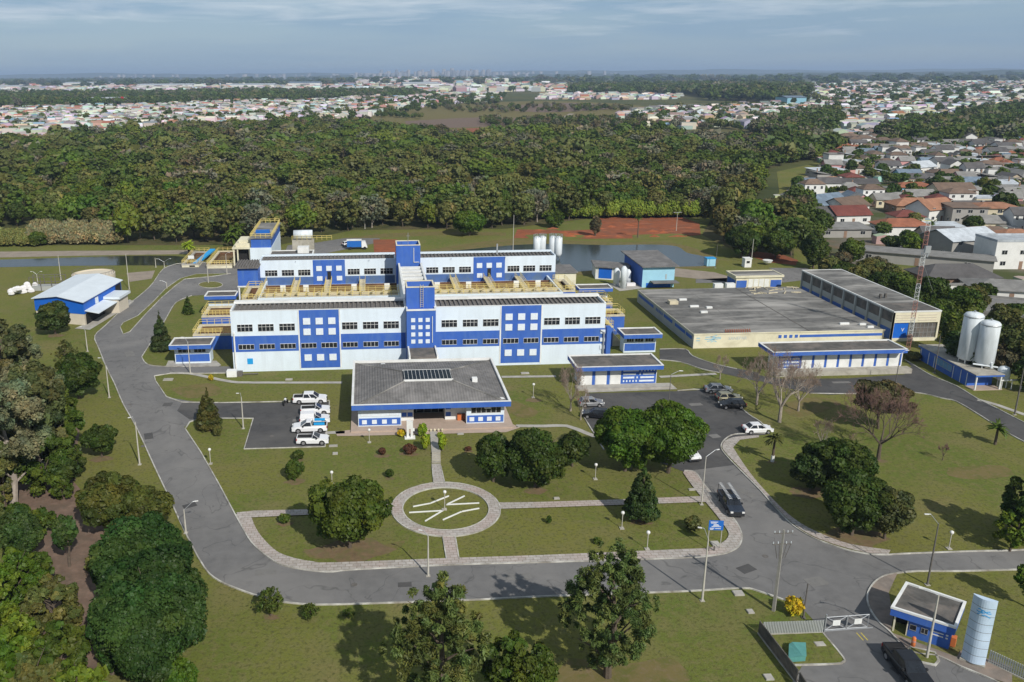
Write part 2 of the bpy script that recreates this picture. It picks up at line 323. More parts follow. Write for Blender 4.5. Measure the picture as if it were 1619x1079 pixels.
def water_mat(name, c, rough):
    m = bpy.data.materials.new(name); m.use_nodes = True; t = m.node_tree; b = t.nodes['Principled BSDF']
    b.inputs['Base Color'].default_value = tuple(c)+(1,); b.inputs['Roughness'].default_value = rough; b.inputs['Specular IOR Level'].default_value = 0.5
    g = N(t, 'ShaderNodeNewGeometry').outputs['Position']; n3 = N(t, 'ShaderNodeTexNoise', inp={'Scale': 0.8, 'Detail': 4.0}); L(t, g, n3.inputs['Vector'])
    bp = N(t, 'ShaderNodeBump', inp={'Strength': 0.25, 'Distance': 0.05}); L(t, n3.outputs['Fac'], bp.inputs['Height']); L(t, bp.outputs[0], b.inputs['Normal'])
    return m
M['water'] = water_mat('river_water', (0.03, 0.036, 0.032), 0.12)
M['pond'] = water_mat('pond_water', (0.035, 0.048, 0.05), 0.16)
def leaf_mat(name='foliage', rnd=0.22, tr=0.22):
    m = bpy.data.materials.new(name); m.use_nodes = True; t = m.node_tree; t.nodes.clear()
    at = N(t, 'ShaderNodeAttribute', attribute_name='Col'); oi = N(t, 'ShaderNodeObjectInfo'); hs = N(t, 'ShaderNodeHueSaturation')
    a = N(t, 'ShaderNodeMapRange', inp={'To Min': 1-rnd, 'To Max': 1+rnd}); L(t, oi.outputs['Random'], a.inputs['Value']); L(t, a.outputs[0], hs.inputs['Value'])
    ml = N(t, 'ShaderNodeMath', operation='MULTIPLY', inp={1: 7.13}); L(t, oi.outputs['Random'], ml.inputs[0]); fr = N(t, 'ShaderNodeMath', operation='FRACT'); L(t, ml.outputs[0], fr.inputs[0])
    hh = N(t, 'ShaderNodeMapRange', inp={'To Min': 0.5-rnd*0.12, 'To Max': 0.5+rnd*0.12}); L(t, fr.outputs[0], hh.inputs['Value']); L(t, hh.outputs[0], hs.inputs['Hue'])
    L(t, at.outputs['Color'], hs.inputs['Color'])
    d = N(t, 'ShaderNodeBsdfDiffuse'); tl = N(t, 'ShaderNodeBsdfTranslucent'); gl = N(t, 'ShaderNodeBsdfGlossy', inp={'Roughness': 0.5, 'Color': (1, 1, 1, 1)})
    L(t, hs.outputs[0], d.inputs['Color']); L(t, hs.outputs[0], tl.inputs['Color'])
    m1 = N(t, 'ShaderNodeMixShader', inp={0: tr}); L(t, d.outputs[0], m1.inputs[1]); L(t, tl.outputs[0], m1.inputs[2])
    m2 = N(t, 'ShaderNodeMixShader', inp={0: 0.012}); L(t, m1.outputs[0], m2.inputs[1]); L(t, gl.outputs[0], m2.inputs[2])
    L(t, m2.outputs[0], N(t, 'ShaderNodeOutputMaterial').inputs[0]); return m
M['leaf'] = leaf_mat(); M['leaf0'] = leaf_mat('foliage_plain', 0.0)
def vcol_mat(name, rough=0.85):
    m = bpy.data.materials.new(name); m.use_nodes = True; t = m.node_tree; b = t.nodes['Principled BSDF']; b.inputs['Roughness'].default_value = rough
    at = N(t, 'ShaderNodeAttribute', attribute_name='Col'); L(t, at.outputs['Color'], b.inputs['Base Color']); return m
M['vcol'] = vcol_mat('painted_town')
HAZE = 0.00010
# ------------------------------------------------------------------ ground, water, roads, paths
from mathutils.geometry import tessellate_polygon
def sheet(name, pts, z, m, world_pts=False, n=0, parent=None):
    if not world_pts: pts = [G(*p) for p in pts]
    vs = [(x, y, z) for x, y in pts]
    tris = tessellate_polygon([[Vector(v) for v in vs]])
    mb = MB(); fs = []
    for a, b, c in tris:
        A, B, C_ = Vector(vs[a]), Vector(vs[b]), Vector(vs[c])
        fs.append((a, b, c) if (B-A).cross(C_-A).z > 0 else (a, c, b))
    mb.add(vs, fs); o = mb.build(name, m, parent); tag(o, kind='structure'); return o
def strip_poly(pts, w):                              # centre line (world) -> outline
    L_, R_ = [], []
    for i, p in enumerate(pts):
        a = Vector(pts[max(i-1, 0)]); b = Vector(pts[min(i+1, len(pts)-1)]); d = (b-a)
        if d.length < 1e-6: continue
        d.normalize(); nrm = Vector((-d.y, d.x)); L_.append((p[0]+nrm.x*w/2, p[1]+nrm.y*w/2)); R_.append((p[0]-nrm.x*w/2, p[1]-nrm.y*w/2))
    return L_, R_
KERBS = []
def kerb(pts, closed=False, w=0.15, h=0.13, sm=3, mb=None):
    p = [G(*q) for q in pts]
    if closed: p = p+[p[0]]
    if sm: p = smooth(p, sm)
    Lf, Rt = strip_poly(p, w); b = mb or MB(); n = len(Lf); z0 = -0.05
    vs = [(x, y, h) for x, y in Lf]+[(x, y, h) for x, y in Rt]+[(x, y, z0) for x, y in Lf]+[(x, y, z0) for x, y in Rt]
    fs = []
    for i in range(n-1):
        fs += [(i, n+i, n+i+1, i+1), (2*n+i, i, i+1, 2*n+i+1), (n+i, 3*n+i, 3*n+i+1, n+i+1)]
    fs += [(0, 2*n, 3*n, n), (n-1, 2*n-1, 4*n-1, 3*n-1)]
    b.add(vs, fs)
    if mb is None: tag(b.build('kerb', M['kerb']), kind='structure')
def ribbon(name, pts, w, z, m, sm=3):
    p = [G(*q) for q in pts]
    if sm: p = smooth(p, sm)
    Lf, Rt = strip_poly(p, w); return sheet(name, Lf+Rt[::-1], z, m, True)

sheet('ground', [(-60000, -3000), (60000, -3000), (60000, 60000), (-60000, 60000)], -0.06, M['field'], True)
sheet('lawn', [(-190, 20), (190, 20), (190, 215), (150, 235), (118, 300), (30, 292), (-5, 284), (-33, 262), (-80, 264), (-150, 268), (-190, 268)], 0.0, M['lawn'], True)
FOREST = [G(*p) for p in [(-60, 388), (-60, 235), (60, 226), (180, 217), (300, 206), (480, 199), (560, 200), (690, 214), (760, 222), (850, 210), (960, 216), (1090, 220),
          (1180, 226), (1236, 240), (1236, 262), (1180, 275), (1205, 300), (1165, 345), (1235, 360), (1255, 378), (1255, 415), (1180, 405), (1110, 372), (1125, 345), (940, 345), (880, 352), (800, 362), (560, 364), (440, 388), (200, 388)]]
sheet('forest_floor', FOREST, 0.012, M['scrub'], True)
# embankment path and river on the left, pond behind the works
sheet('bank_path', [(-60, 399), (110, 397), (300, 396), (330, 398), (300, 402), (110, 405), (-60, 409)], 0.02, M['dirt'])
riv = smooth([G(*p) for p in [(-80, 411), (0, 411), (100, 408), (200, 405), (275, 405), (305, 409)]], 3); riv2 = smooth([G(*p) for p in [(-80, 424), (0, 423), (100, 421), (200, 420), (268, 420), (298, 416)]], 3)
sheet('river', riv+riv2[::-1], 0.03, M['water'], True)
sheet('pond', smooth([G(*p) for p in [(600, 402), (700, 398), (812, 388), (880, 386), (960, 388), (1030, 387), (1070, 390), (1086, 400), (1110, 405), (1124, 411), (1118, 420), (1080, 422), (1030, 423), (960, 426), (880, 432), (700, 436), (600, 430), (600, 402)]], 3), 0.03, M['pond'], True)
sheet('pond_bank', smooth([G(*p) for p in [(590, 408), (700, 392), (810, 378), (960, 383), (1045, 383), (1085, 389), (1120, 401), (1136, 411), (1124, 424), (1050, 426), (880, 437), (590, 436), (590, 408)]], 3), 0.015, M['drygrass'], True)
sheet('red_earth', [(812, 377), (818, 363), (870, 364), (940, 362), (948, 343), (1010, 342), (1078, 344), (1106, 354), (1108, 372), (1040, 377), (930, 378)], 0.024, M['redsoil'])
sheet('red_earth', [(590, 379), (628, 379), (630, 405), (592, 405)], 0.034, M['redsoil'])  # flat red sheet standing in for rusty container roofs, not earth
sheet('red_earth', [(1180, 396), (1240, 404), (1262, 412), (1258, 420), (1215, 415), (1180, 404)], 0.034, M['redsoil'])
sheet('bare_soil', [(112, 700), (130, 650), (115, 760), (150, 800), (165, 840), (140, 900), (165, 960), (150, 1079), (130, 1140), (40, 1140), (60, 1000), (70, 900), (20, 860), (-60, 840), (-60, 740), (60, 720)], 0.012, M['soil'])
sheet('bare_soil', [(200, 432), (245, 428), (240, 441), (205, 446)], 0.012, M['dirt'])
for a in ([(830, 372), (900, 369), (925, 376), (850, 380)], [(1000, 372), (1075, 370), (1095, 377), (1010, 379)], [(880, 360), (935, 359), (938, 363), (884, 365)]):
    sheet('bank_grass', smooth([G(*p) for p in a+[a[0]]], 4)[:-1], 0.044, M['lawn'], True)
rdm = random.Random(2)
for k in range(46):
    px = rdm.uniform(820, 1100); py = rdm.uniform(346, 375)
    if py < 362 and px < 950: continue
    g0 = G(px, py); mb = MB(); w_, d_ = rdm.uniform(1.2, 4), rdm.uniform(.4, .9); q = [(g0[0]+w_*math.cos(t)*rdm.uniform(.7, 1.2), g0[1]+d_*math.sin(t)*rdm.uniform(.7, 1.2)) for t in np.linspace(0, 6.0, 8)]
    c0 = len(q); mb.add([(x, y, 0.02) for x, y in q]+[(g0[0], g0[1], rdm.uniform(.3, .8))], [(i, (i+1) % c0, c0) for i in range(c0)]); o_ = mb.build('earth_mound', M['redsoil'], None); tag(o_, kind='structure')
sheet('dirt_track', [(540, 378), (600, 370), (700, 366), (800, 368), (800, 373), (700, 372), (600, 376), (545, 386)], 0.02, M['drygrass'])
sheet('dirt_track', [(1064, 424), (1130, 431), (1160, 440), (1150, 446), (1060, 437)], 0.03, M['dirt'])
sheet('dirt_track', [(1188, 352), (1262, 285), (1310, 262), (1330, 252), (1334, 254), (1316, 267), (1272, 290), (1204, 352)], 0.035, M['dirt'])

asp, asp2 = M['asphalt'], M['asphalt2']
outerL = [(279, 417.6), (258, 426), (242, 448), (228, 462), (208, 478), (192, 491), (167, 515), (150, 532), (156, 551), (170, 585), (181, 607), (195, 640), (216, 677), (244, 738), (269, 791), (293, 843), (323, 898), (346, 919), (378, 933), (411, 944.4), (431, 950.5), (478, 956), (526, 956.8), (651, 953), (758, 949), (860, 944), (1080, 936), (1172, 931), (1197, 935), (1238, 949), (1273, 967), (1300, 1001), (1333, 1041), (1332, 1048), (1321, 1051), (1250, 1053.5)]
gateR = [(1590, 1086), (1559, 1071), (1519, 1055), (1484, 1038.6), (1455, 1035), (1432, 1027), (1408, 1001), (1389, 984), (1375, 963), (1371, 944), (1378, 927), (1391, 915), (1410, 908.5), (1451, 904), (1519, 904), (1660, 900)]
rTop = [(1660, 868), (1597, 871.3), (1532, 872.7), (1424, 876.7), (1405, 878), (1375, 877), (1342, 871), (1310, 861), (1283, 850), (1258, 835), (1237, 816), (1203, 777.5), (1181, 755), (1159, 733), (1144.7, 717), (1140, 708), (1143, 698.7), (1156, 689), (1175, 686.5), (1216, 686)]
swOut = [(1082, 745), (1098.8, 747.5), (1112.5, 766), (1133.8, 791), (1155, 815), (1167.5, 832.5), (1173, 850), (1167.5, 865), (1152.5, 873.8), (1135, 878), (1080, 883), (860, 890), (714, 894), (557, 901.8), (526, 905), (494, 903.4), (447, 894.6), (419, 878), (400, 861), (390, 847), (372, 815), (346, 766), (317, 715), (293, 679), (294, 674), (300, 668), (316.7, 662), (400.5, 662.3)]
# main loop as one sheet; lots and side roads overlap it a few millimetres higher
sm = lambda a, n=3: smooth(a, n)
sheet('road', sm(outerL[:-4])+[(1240, 1100), (1600, 1100)]+sm(gateR)+sm(rTop[:-1])+[(1216, 686), (1180, 650), (1110, 660), (1070, 700)]+sm(swOut[:-1])+[(400, 662), (330, 640), (263, 628), (246, 603), (244, 595), (267, 591), (256, 580), (232, 576), (224, 565), (242, 537), (261, 507), (278, 479), (303, 468), (340, 466), (378, 462), (378, 436), (368, 416.7), (310, 415)], 0.02, asp)
sheet('parking_lot', [(288, 636.7), (400, 637.5), (521, 635.3), (514, 707), (386, 710.6), (400.5, 662.3), (300, 664), (280, 650)], 0.028, asp2)
sheet('parking_lot', [(926.7, 622.5), (1071, 619), (1113, 617), (1159, 635.6), (1181, 654.5), (1203, 668.7), (1218, 687), (1150, 694), (1139, 708), (1160, 736), (1080, 746), (943, 693), (920, 654)], 0.028, asp2)
sheet('side_road', [(244, 595), (267, 591), (365, 590), (365, 580), (340, 579.6), (256, 580), (232, 576), (228, 585)], 0.030, asp)
sheet('side_road', sm([(1043, 552.8), (1083, 552.8), (1095, 563.6), (1128.7, 575.7), (1160, 581.7), (1200, 590)])+sm([(1200, 604), (1138, 590), (1109, 584), (1075.7, 573), (1043, 569.6)]), 0.030, asp2)
sheet('yard', sm([(1165, 584), (1240, 600), (1430, 592.5), (1430.7, 569.4), (1447.5, 579.7), (1473.5, 595), (1512, 611), (1546, 631.6), (1577, 647), (1660, 690)], 2)+sm([(1660, 720), (1619, 698.7), (1594, 686), (1549.7, 657.7), (1512, 635.6), (1489, 630.3), (1463, 623.8), (1432, 621), (1344, 623.3), (1281, 622.5), (1180, 597)], 2), 0.036, asp2)
sheet('side_road', sm([(368, 435), (310, 436), (450, 400), (455, 388), (500, 384), (545, 377), (600, 377), (602, 383), (560, 392), (520, 400)], 1), 0.026, asp)
for a in ([(365, 433), (310, 434), (285, 441), (262, 457), (241, 479), (218, 500), (194.6, 511), (190, 518), (194.6, 529), (205.7, 525), (230.7, 497), (256, 471), (278, 452), (292, 442), (340, 437)],):
    sheet('traffic_island', a, 0.10, M['lawn']); kerb(a, True, sm=0)
ov = [(333+19*math.cos(t), 451+5.0*math.sin(t)) for t in np.linspace(0, 2*math.pi, 22)[:-1]]
sheet('traffic_island', ov, 0.10, M['lawn']); kerb(ov, True, sm=0)
isl = [(1251, 1053), (1321, 1051), (1332, 1048), (1333, 1041), (1300.7, 1002), (1206, 1006)]
sheet('lawn_patch', isl, 0.10, M['lawn']); kerb(isl[:-1])
isl = [(1432, 1030), (1440, 1024), (1478, 1033), (1484, 1046), (1478, 1053), (1455, 1048)]
sheet('lawn_patch', isl, 0.10, M['lawn']); kerb(isl, True, sm=0, w=0.22)
sheet('pavement', [(1371, 944), (1378, 927), (1391, 915), (1410, 908.5), (1420, 905), (1405, 938), (1412, 975), (1408, 1001), (1512, 1040), (1519, 1030), (1600, 1055), (1600, 1084), (1559, 1071), (1484, 1038.6), (1432, 1027), (1389, 984), (1375, 963)], 0.08, M['gatepave'])
for a in (outerL[:-6], outerL[:1]+[(310, 415.5), (368, 416.7)]): kerb(a)
kerb(gateR); kerb(rTop); kerb([(224, 565), (232, 576), (256, 580), (340, 579.6)]); kerb([(244, 595), (246, 603), (263, 628), (288, 636.7), (353, 637.5), (521, 634)], sm=0)
kerb([(224, 565), (242, 537), (261, 507), (278, 479), (303, 468)]); kerb([(244, 595), (267, 591.5), (365, 590.5)], sm=0)
kerb([(521, 635.3), (514, 707), (386, 710.6), (400.5, 662.3), (316, 662), (300, 668), (293, 679), (317, 715), (346, 766), (372, 815)], sm=0)
kerb([(919.8, 654.5), (926.7, 622.5)], sm=0); kerb([(919.8, 654.5), (943.4, 693.4), (955, 712)], sm=0); kerb([(1071, 618.5), (1113, 617), (1159, 635.6), (1181, 654.5), (1203, 668.7), (1214, 684)])
kerb([(1043, 552.8), (1083, 552.8), (1095, 563.6), (1128.7, 575.7), (1165, 584)]); kerb([(1043, 569.6), (1075.7, 573), (1109, 584), (1138, 590)])
kerb([(1281, 622.5), (1344, 623.3), (1432, 621), (1463, 623.8), (1489, 630.3), (1512, 635.6), (1549.7, 657.7), (1594, 686), (1660, 720)]); kerb([(1430.7, 569.4), (1447.5, 579.7), (1473.5, 595), (1512, 611), (1546, 631.6), (1577, 647), (1660, 690)])
# paved walk round the garden
swIn = [(1080, 748.8), (1095, 770), (1117.5, 797.5), (1130, 812.5), (1145, 832.5), (1152, 845), (1147.5, 855), (1135, 862.5), (1117.5, 868), (1080, 869.5), (860, 879), (705, 884), (526, 890.8), (494, 889), (469, 884.5), (441, 875), (419, 856), (405, 837), (398, 820)]
sheet('pavement', sm(swOut[:21])+[(382, 812)]+sm(swIn[::-1]), 0.11, M['paver'])
kerb(swOut[:21], h=0.13)
sheet('paved_walk', [(374, 812), (400, 809), (485, 806.6), (620, 797), (620, 806), (485, 815.4), (398, 819.5), (378, 822)], 0.118, M['paver'])
sheet('paved_walk', [(786, 796), (860, 795), (985, 791), (1040, 788.5), (1110, 785.7), (1118, 795), (1040, 797.7), (985, 799.5), (860, 804), (788, 806)], 0.118, M['paver'])
CX, CY, CR, CI = 8.5, 90.35, 6.5, 5.15
ring = [(CX+CR*math.cos(t), CY+CR*math.sin(t)) for t in np.linspace(0, 2*math.pi, 64)]; inn = [(CX+CI*math.cos(t), CY+CI*math.sin(t)) for t in np.linspace(0, 2*math.pi, 64)]
mb = MB(); n = 64; mb.add([(x, y, 0.125) for x, y in ring]+[(x, y, 0.125) for x, y in inn], [(i, i+1, n+i+1, n+i) for i in range(n-1)]); tag(mb.build('paved_circle', M['paver']), kind='structure')
for rr in (CR, CI):
    mb = MB(); q = [(CX+rr*math.cos(t), CY+rr*math.sin(t)) for t in np.linspace(0, 2*math.pi, 65)]; Lf, Rt = strip_poly(q, 0.12); k = len(Lf)
    mb.add([(x, y, 0.15) for x, y in Lf+Rt]+[(x, y, 0) for x, y in Lf+Rt], [(i, k+i, k+i+1, i+1) for i in range(k-1)]+[(2*k+i, i, i+1, 2*k+i+1) for i in range(k-1)]+[(k+i, 3*k+i, 3*k+i+1, k+i+1) for i in range(k-1)]); tag(mb.build('kerb', M['kerb']), kind='structure')
sheet('paved_walk', [(700, 845), (720, 845), (726, 888), (706, 889)], 0.118, M['paver'])
sheet('paved_walk', [(682.5, 736), (697, 736), (704, 768), (686, 769)], 0.118, M['paver'])
sheet('paved_walk', [(679, 674), (688, 674), (697, 716), (682.5, 718)], 0.118, M['path'])
for a in ([(683, 738), (686, 767)], [(697, 738), (703.5, 766)], [(700, 850), (706, 886)], [(720, 850), (726, 886)]): kerb(a, sm=0, w=0.12, h=0.15)
mb = MB()
for k in range(6):
    a0, a1 = G(682.6+0.05*k, 736-3.3*k), G(697-0.1*k, 736-3.3*k); mb.box(a0[0], a0[1]-0.02, 0.0, a1[0], a0[1]+0.24, 0.12+0.05*k)
st = mb.build('garden_steps', M['concrete']); tag(st, kind='structure')
for a in ([(268, 590.4), (300, 591), (330, 597), (365, 604), (400, 605.5), (541, 605.5)], [(793, 596.5), (879, 595.5)], [(816, 674), (860, 674.3), (896, 674), (926, 685), (942, 691)], [(1043, 596.5), (1132, 591.5)], [(1546, 632.5), (1577, 641), (1619, 656), (1660, 668)], [(514, 685), (545, 684)]):
    ribbon('footpath', a, 0.95, 0.05, M['path'], 2)
sheet('worn_pavement', sm([(1159, 708), (1175, 733), (1196.7, 761.7), (1234.5, 802.7), (1266, 828), (1304, 846.8), (1345, 861), (1408, 870.4)])+sm([(1405, 876.5), (1375, 875), (1342, 868), (1310, 858), (1283, 847), (1258, 832), (1237, 813), (1203, 775), (1181, 752), (1161, 731), (1146, 715), (1142, 706), (1147, 697), (1160, 692), (1175, 690), (1200, 689)])+[(1200, 692), (1170, 696)], 0.05, M['paver'])
sheet('apron', [(924, 613), (1060, 606), (1071, 616), (926.7, 621.5)], 0.05, M['path'])
sheet('apron', [(530, 683), (560, 680), (660, 677), (700, 676), (810, 671), (822, 677), (800, 684), (560, 690), (533, 690)], 0.05, M['pinkfloor'])
sheet('apron', [(118, 520), (142, 522), (200, 487), (212, 477), (205, 474), (185, 484), (150, 505)], 0.05, M['path'])
sheet('apron', [(262, 580), (266, 571), (276, 571), (342, 571), (350, 578), (345, 580)], 0.05, M['path'])
sheet('apron', [(960, 449), (1000, 447), (1020, 456), (980, 461)], 0.05, M['path'])
sheet('yard', [(1100, 448), (1240, 447), (1300, 440), (1275, 424), (1215, 424), (1240, 436), (1100, 442)], 0.03, asp)
mb = MB()
for dx in (0, 7):
    a, b = G(1354+dx, 1001), G(1365+dx, 1013); d = Vector((b[0]-a[0], b[1]-a[1])).normalized()*1; n_ = Vector((-d.y, d.x))*0.05
    mb.add([(a[0]+n_.x, a[1]+n_.y, .026), (a[0]-n_.x, a[1]-n_.y, .026), (b[0]-n_.x, b[1]-n_.y, .026), (b[0]+n_.x, b[1]+n_.y, .026)], [(0, 1, 2, 3)])
tag(mb.build('road_marking', M['yline']), kind='structure')
for a in ([(480, 868), (560, 872), (640, 855), (600, 880), (500, 884)], [(1500, 740), (1580, 736), (1600, 752), (1540, 758), (1500, 752)], [(900, 1040), (990, 1050), (1060, 1040), (1080, 1085), (880, 1090)], [(1230, 640), (1290, 628), (1330, 640), (1260, 660)], [(270, 615), (330, 606), (350, 622), (300, 630)], [(800, 630), (850, 650), (830, 662), (805, 652)]):
    sheet('dry_grass', smooth([G(*p) for p in a+[a[0]]], 4)[:-1], 0.006, M['drygrass'], True)
rdm = random.Random(8)
for (px, py, w_, d_, r_, k_) in ((235, 690, 1.2, 2.2, .3, 0), (300, 800, 1.6, 1.0, .5, 0), (420, 905, 2.2, 1.1, .1, 1), (640, 925, 1.4, .8, 0, 0), (820, 912, 2.6, 1.0, .05, 1), (1180, 900, 1.8, 1.2, .4, 0), (1290, 920, 2.0, 1.4, .2, 1), (205, 560, 1.6, 3.0, .4, 1), (265, 640, 1.4, 1.4, 0, 0), (1130, 690, 1.4, 1.2, .2, 1), (1330, 605, 3.0, .8, 0, 1), (470, 665, 1.4, .9, 0, 1), (1420, 1060, 1.0, .9, .3, 0), (1100, 640, 2, 1, .1, 1), (1180, 780, 1.1, 2.2, .5, 1)):
    x, y = G(px, py); mb = MB(); mb.obox((x, y), r_, w_/2, d_/2, 0.0, 0.041 if not k_ else 0.0395); tag(mb.build('road_patch', M['asphalt2' if not k_ else 'patchlight']), kind='structure')
for (px, py) in ((205, 640), (226, 706), (560, 925), (1010, 905), (1210, 880), (1095, 690), (430, 690)):
    x, y = G(px, py); mb = MB(); mb.tube((x, y, 0.0), (x, y, .045), .32, n=16); tag(mb.build('manhole_cover', M['dkpole']), kind='structure')
rdm = random.Random(21)
for (px, py, r_) in ((467, 762, 1.5), (471, 728, .8), (604, 721, 1.2), (648, 718, 1.3), (616, 757, .7), (450, 829, 1.0), (740, 714, .8), (553, 872, 4.2), (843, 633, 1.4), (846, 776, 1.6), (1346, 850, 3.6), (1013, 826, 1.3), (331, 680, 1.3), (428, 976, .9), (1280, 780, 2.6), (178, 846, 3.0), (240, 846, 2.4), (161, 726, 1.6), (1388, 729, 1.2), (1221, 731, .8), (88, 531, 2.0)):
    x, y = G(px, py); sheet('bare_soil', [(x+r_*math.cos(t)*rdm.uniform(.6, 1.25), y+.6*r_*math.sin(t)*rdm.uniform(.6, 1.25)) for t in np.linspace(0, 6.0, 13)], 0.009, M['soilpatch'], True)
# town streets and yards on the right
TOWN = [G(*p) for p in [(1236, 335), (1262, 290), (1318, 262), (1290, 235), (1400, 208), (1700, 196), (1700, 470), (1560, 470), (1540, 420), (1440, 395), (1400, 395), (1390, 420), (1330, 420), (1290, 395), (1262, 375)]]
sheet('town_ground', TOWN, 0.014, M['townground'], True)
for a, w in (([(1150, 372), (1195, 350), (1240, 335), (1262, 318), (1262, 292)], 5), ([(1262, 318), (1360, 300), (1480, 292), (1619, 282)], 6), ([(1395, 400), (1480, 375), (1619, 352)], 6), ([(1380, 412), (1440, 402), (1500, 440), (1570, 470), (1640, 500)], 6), ([(1300, 250), (1420, 243), (1619, 236)], 6)):
    ribbon('street', a, w, 0.05, asp, 3)
# ------------------------------------------------------------------ building helpers
class Face:                                          # a wall face: u along it, d outwards
    def __init__(s, o, u): s.o = Vector((o[0], o[1])); s.u = Vector(u).normalized(); s.n = Vector((s.u.y, -s.u.x))
    def pt(s, u, d, z): p = s.o+s.u*u+s.n*d; return (p.x, p.y, z)
    def box(s, mb, u0, u1, z0, z1, d0, d1, m=0):
        q = [s.pt(u0, d0, z0), s.pt(u1, d0, z0), s.pt(u1, d1, z0), s.pt(u0, d1, z0)]
        mb.prism([(a[0], a[1]) for a in q], z0, z1, m)
def window(par, F, u0, u1, z0, z1, nc=4, nr=2, fr='white', gl='glass', t=0.05, label=None, name='window'):
    mb = MB(); e = 0.06
    F.box(mb, u0, u1, z0, z0+t, 0.003, e); F.box(mb, u0, u1, z1-t, z1, 0.003, e)
    for i in range(nc+1):
        c = u0+(u1-u0)*i/nc; a = max(u0, c-t/2); b = min(u1, c+t/2); F.box(mb, a if i else u0, b if i < nc else u1, z0+t, z1-t, 0.004, e-0.003)
    for j in range(1, nr):
        z = z0+(z1-z0)*(0.62 if nr == 2 else j/nr); F.box(mb, u0+t, u1-t, z-t/2, z+t/2, 0.005, e-0.006)
    o = mb.build(name, M[fr], par); g = MB(); F.box(g, u0+0.01, u1-0.01, z0+0.01, z1-0.01, 0.002, 0.03); g.build('pane', M[gl], o)
    if label: o['label'] = label
    return o
def panel(par, F, name, m, u0, u1, z0, z1, d=0.03, d0=0.001):
    mb = MB(); F.box(mb, u0, u1, z0, z1, d0, d); return mb.build(name, M[m], par)
def xr(px0, px1, py0, py1, Y):                       # pixel rectangle on facade at depth Y -> x0,x1,z0,z1
    a = W(px0, (py0+py1)/2, Y); b = W(px1, (py0+py1)/2, Y); c = W((px0+px1)/2, py0, Y); d = W((px0+px1)/2, py1, Y)
    return a[0], b[0], d[1], c[1]
def parapet_roof(par, x0, y0, x1, y1, ztop, fas=0.8, cap=0.22, slab='roofdark', fasm='blue', drop=0.18, capm='white'):
    mb = MB()
    for a in ((x0, y0, x1, y0+cap), (x0, y1-cap, x1, y1), (x0, y0+cap, x0+cap, y1-cap), (x1-cap, y0+cap, x1, y1-cap)):
        mb.box(a[0], a[1], ztop-fas, a[2], a[3], ztop-0.06)
    mb.build('fascia', M[fasm], par); mb = MB(); e = 0.03; c3 = cap+0.03; zi = ztop-fas+0.1
    for a in ((x0+cap, y0+cap, x1-cap, y0+c3), (x0+cap, y1-c3, x1-cap, y1-cap), (x0+cap, y0+c3, x0+c3, y1-c3), (x1-c3, y0+c3, x1-cap, y1-c3)): mb.box(a[0], a[1], zi, a[2], a[3], ztop-.001)
    for a in ((x0-e, y0-e, x1+e, y0+cap), (x0-e, y1-cap, x1+e, y1+e), (x0-e, y0+cap, x0+cap, y1-cap), (x1-cap, y0+cap, x1+e, y1-cap)):
        mb.box(a[0], a[1], ztop-0.058, a[2], a[3], ztop)
    mb.build('roof_edge', M[capm], par)
    mb = MB(); mb.box(x0+cap, y0+cap, ztop-fas+0.05, x1-cap, y1-cap, ztop-drop); mb.build('roof', M[slab], par)
S = lambda x, y: Face((x, y), (1, 0))                # faces the camera; u = x offset
# ------------------------------------------------------------------ front filter building
FX0, FX1, FY0, FY1, FZ = -24.0, 41.3, 140.8, 146.6, 11.0
TX0, TX1 = 6.2, 11.2                                 # stair tower between the two wings
b = empty('filter_building', (8.5, 140.8, 0), 'long three storey white and blue filter building facing the garden, with square white relief blocks', 'building')
F = Face((0, FY0), (1, 0))
def pxu(rects, org, sc, Y): return [xr(org[0]+r[0]/sc, org[0]+r[1]/sc, org[1]+r[2]/sc, org[1]+r[3]/sc, Y) for r in rects]
for (x0, x1) in ((FX0, TX0-0.02), (TX1+0.02, FX1)):
    mb = MB(); mb.box(x0, FY0, 0, x1, FY1, FZ-0.7)
    mb.box(x0, FY0, FZ-0.7, x1, FY0+0.25, FZ); mb.box(x0, FY1-0.3, FZ-0.7, x1, FY1, FZ+0.15)
    mb.box(x0, FY0+0.25, FZ-0.7, x0+0.25, FY1-0.3, FZ+0.1); mb.box(x1-0.25, FY0+0.25, FZ-0.7, x1, FY1-0.3, FZ+0.1); mb.build('wall', M['wall'], b)
    mb = MB(); mb.box(x0+0.25, FY0+0.25, FZ-0.69, x1-0.25, FY1-0.3, FZ-0.35); k = int((x1-x0-0.5)/0.82)
    for i in range(k):
        a = x0+0.3+i*0.82; q = [(a, FZ-0.35), (a+0.1, FZ-0.15), (a+0.34, FZ-0.15), (a+0.46, FZ-0.35)]
        y0, y1 = FY0+0.27, FY1-0.32
        mb.add([(x, y0, z) for x, z in q]+[(x, y1, z+0.12) for x, z in q], [(0, 1, 5, 4), (1, 2, 6, 5), (2, 3, 7, 6), (0, 3, 2, 1), (4, 5, 6, 7)])
    mb.build('roof', M['rib'], b)
    mb = MB(); mb.box(x0-0.04, FY0-0.04, FZ, x1+0.04, FY0+0.27, FZ+0.06); mb.box(x0-0.04, FY1-0.95, FZ+0.0, x1+0.04, FY1+0.25, FZ+0.38); mb.box(x0-0.04, FY0+0.27, FZ+0.1, x0+0.27, FY1-0.96, FZ+0.16); mb.box(x1-0.27, FY0+0.27, FZ+0.1, x1+0.04, FY1-0.96, FZ+0.16); mb.build('roof_edge', M['white'], b)
LO, LS, RO, RS = (350, 460), 7.707, (640, 340), 3.853
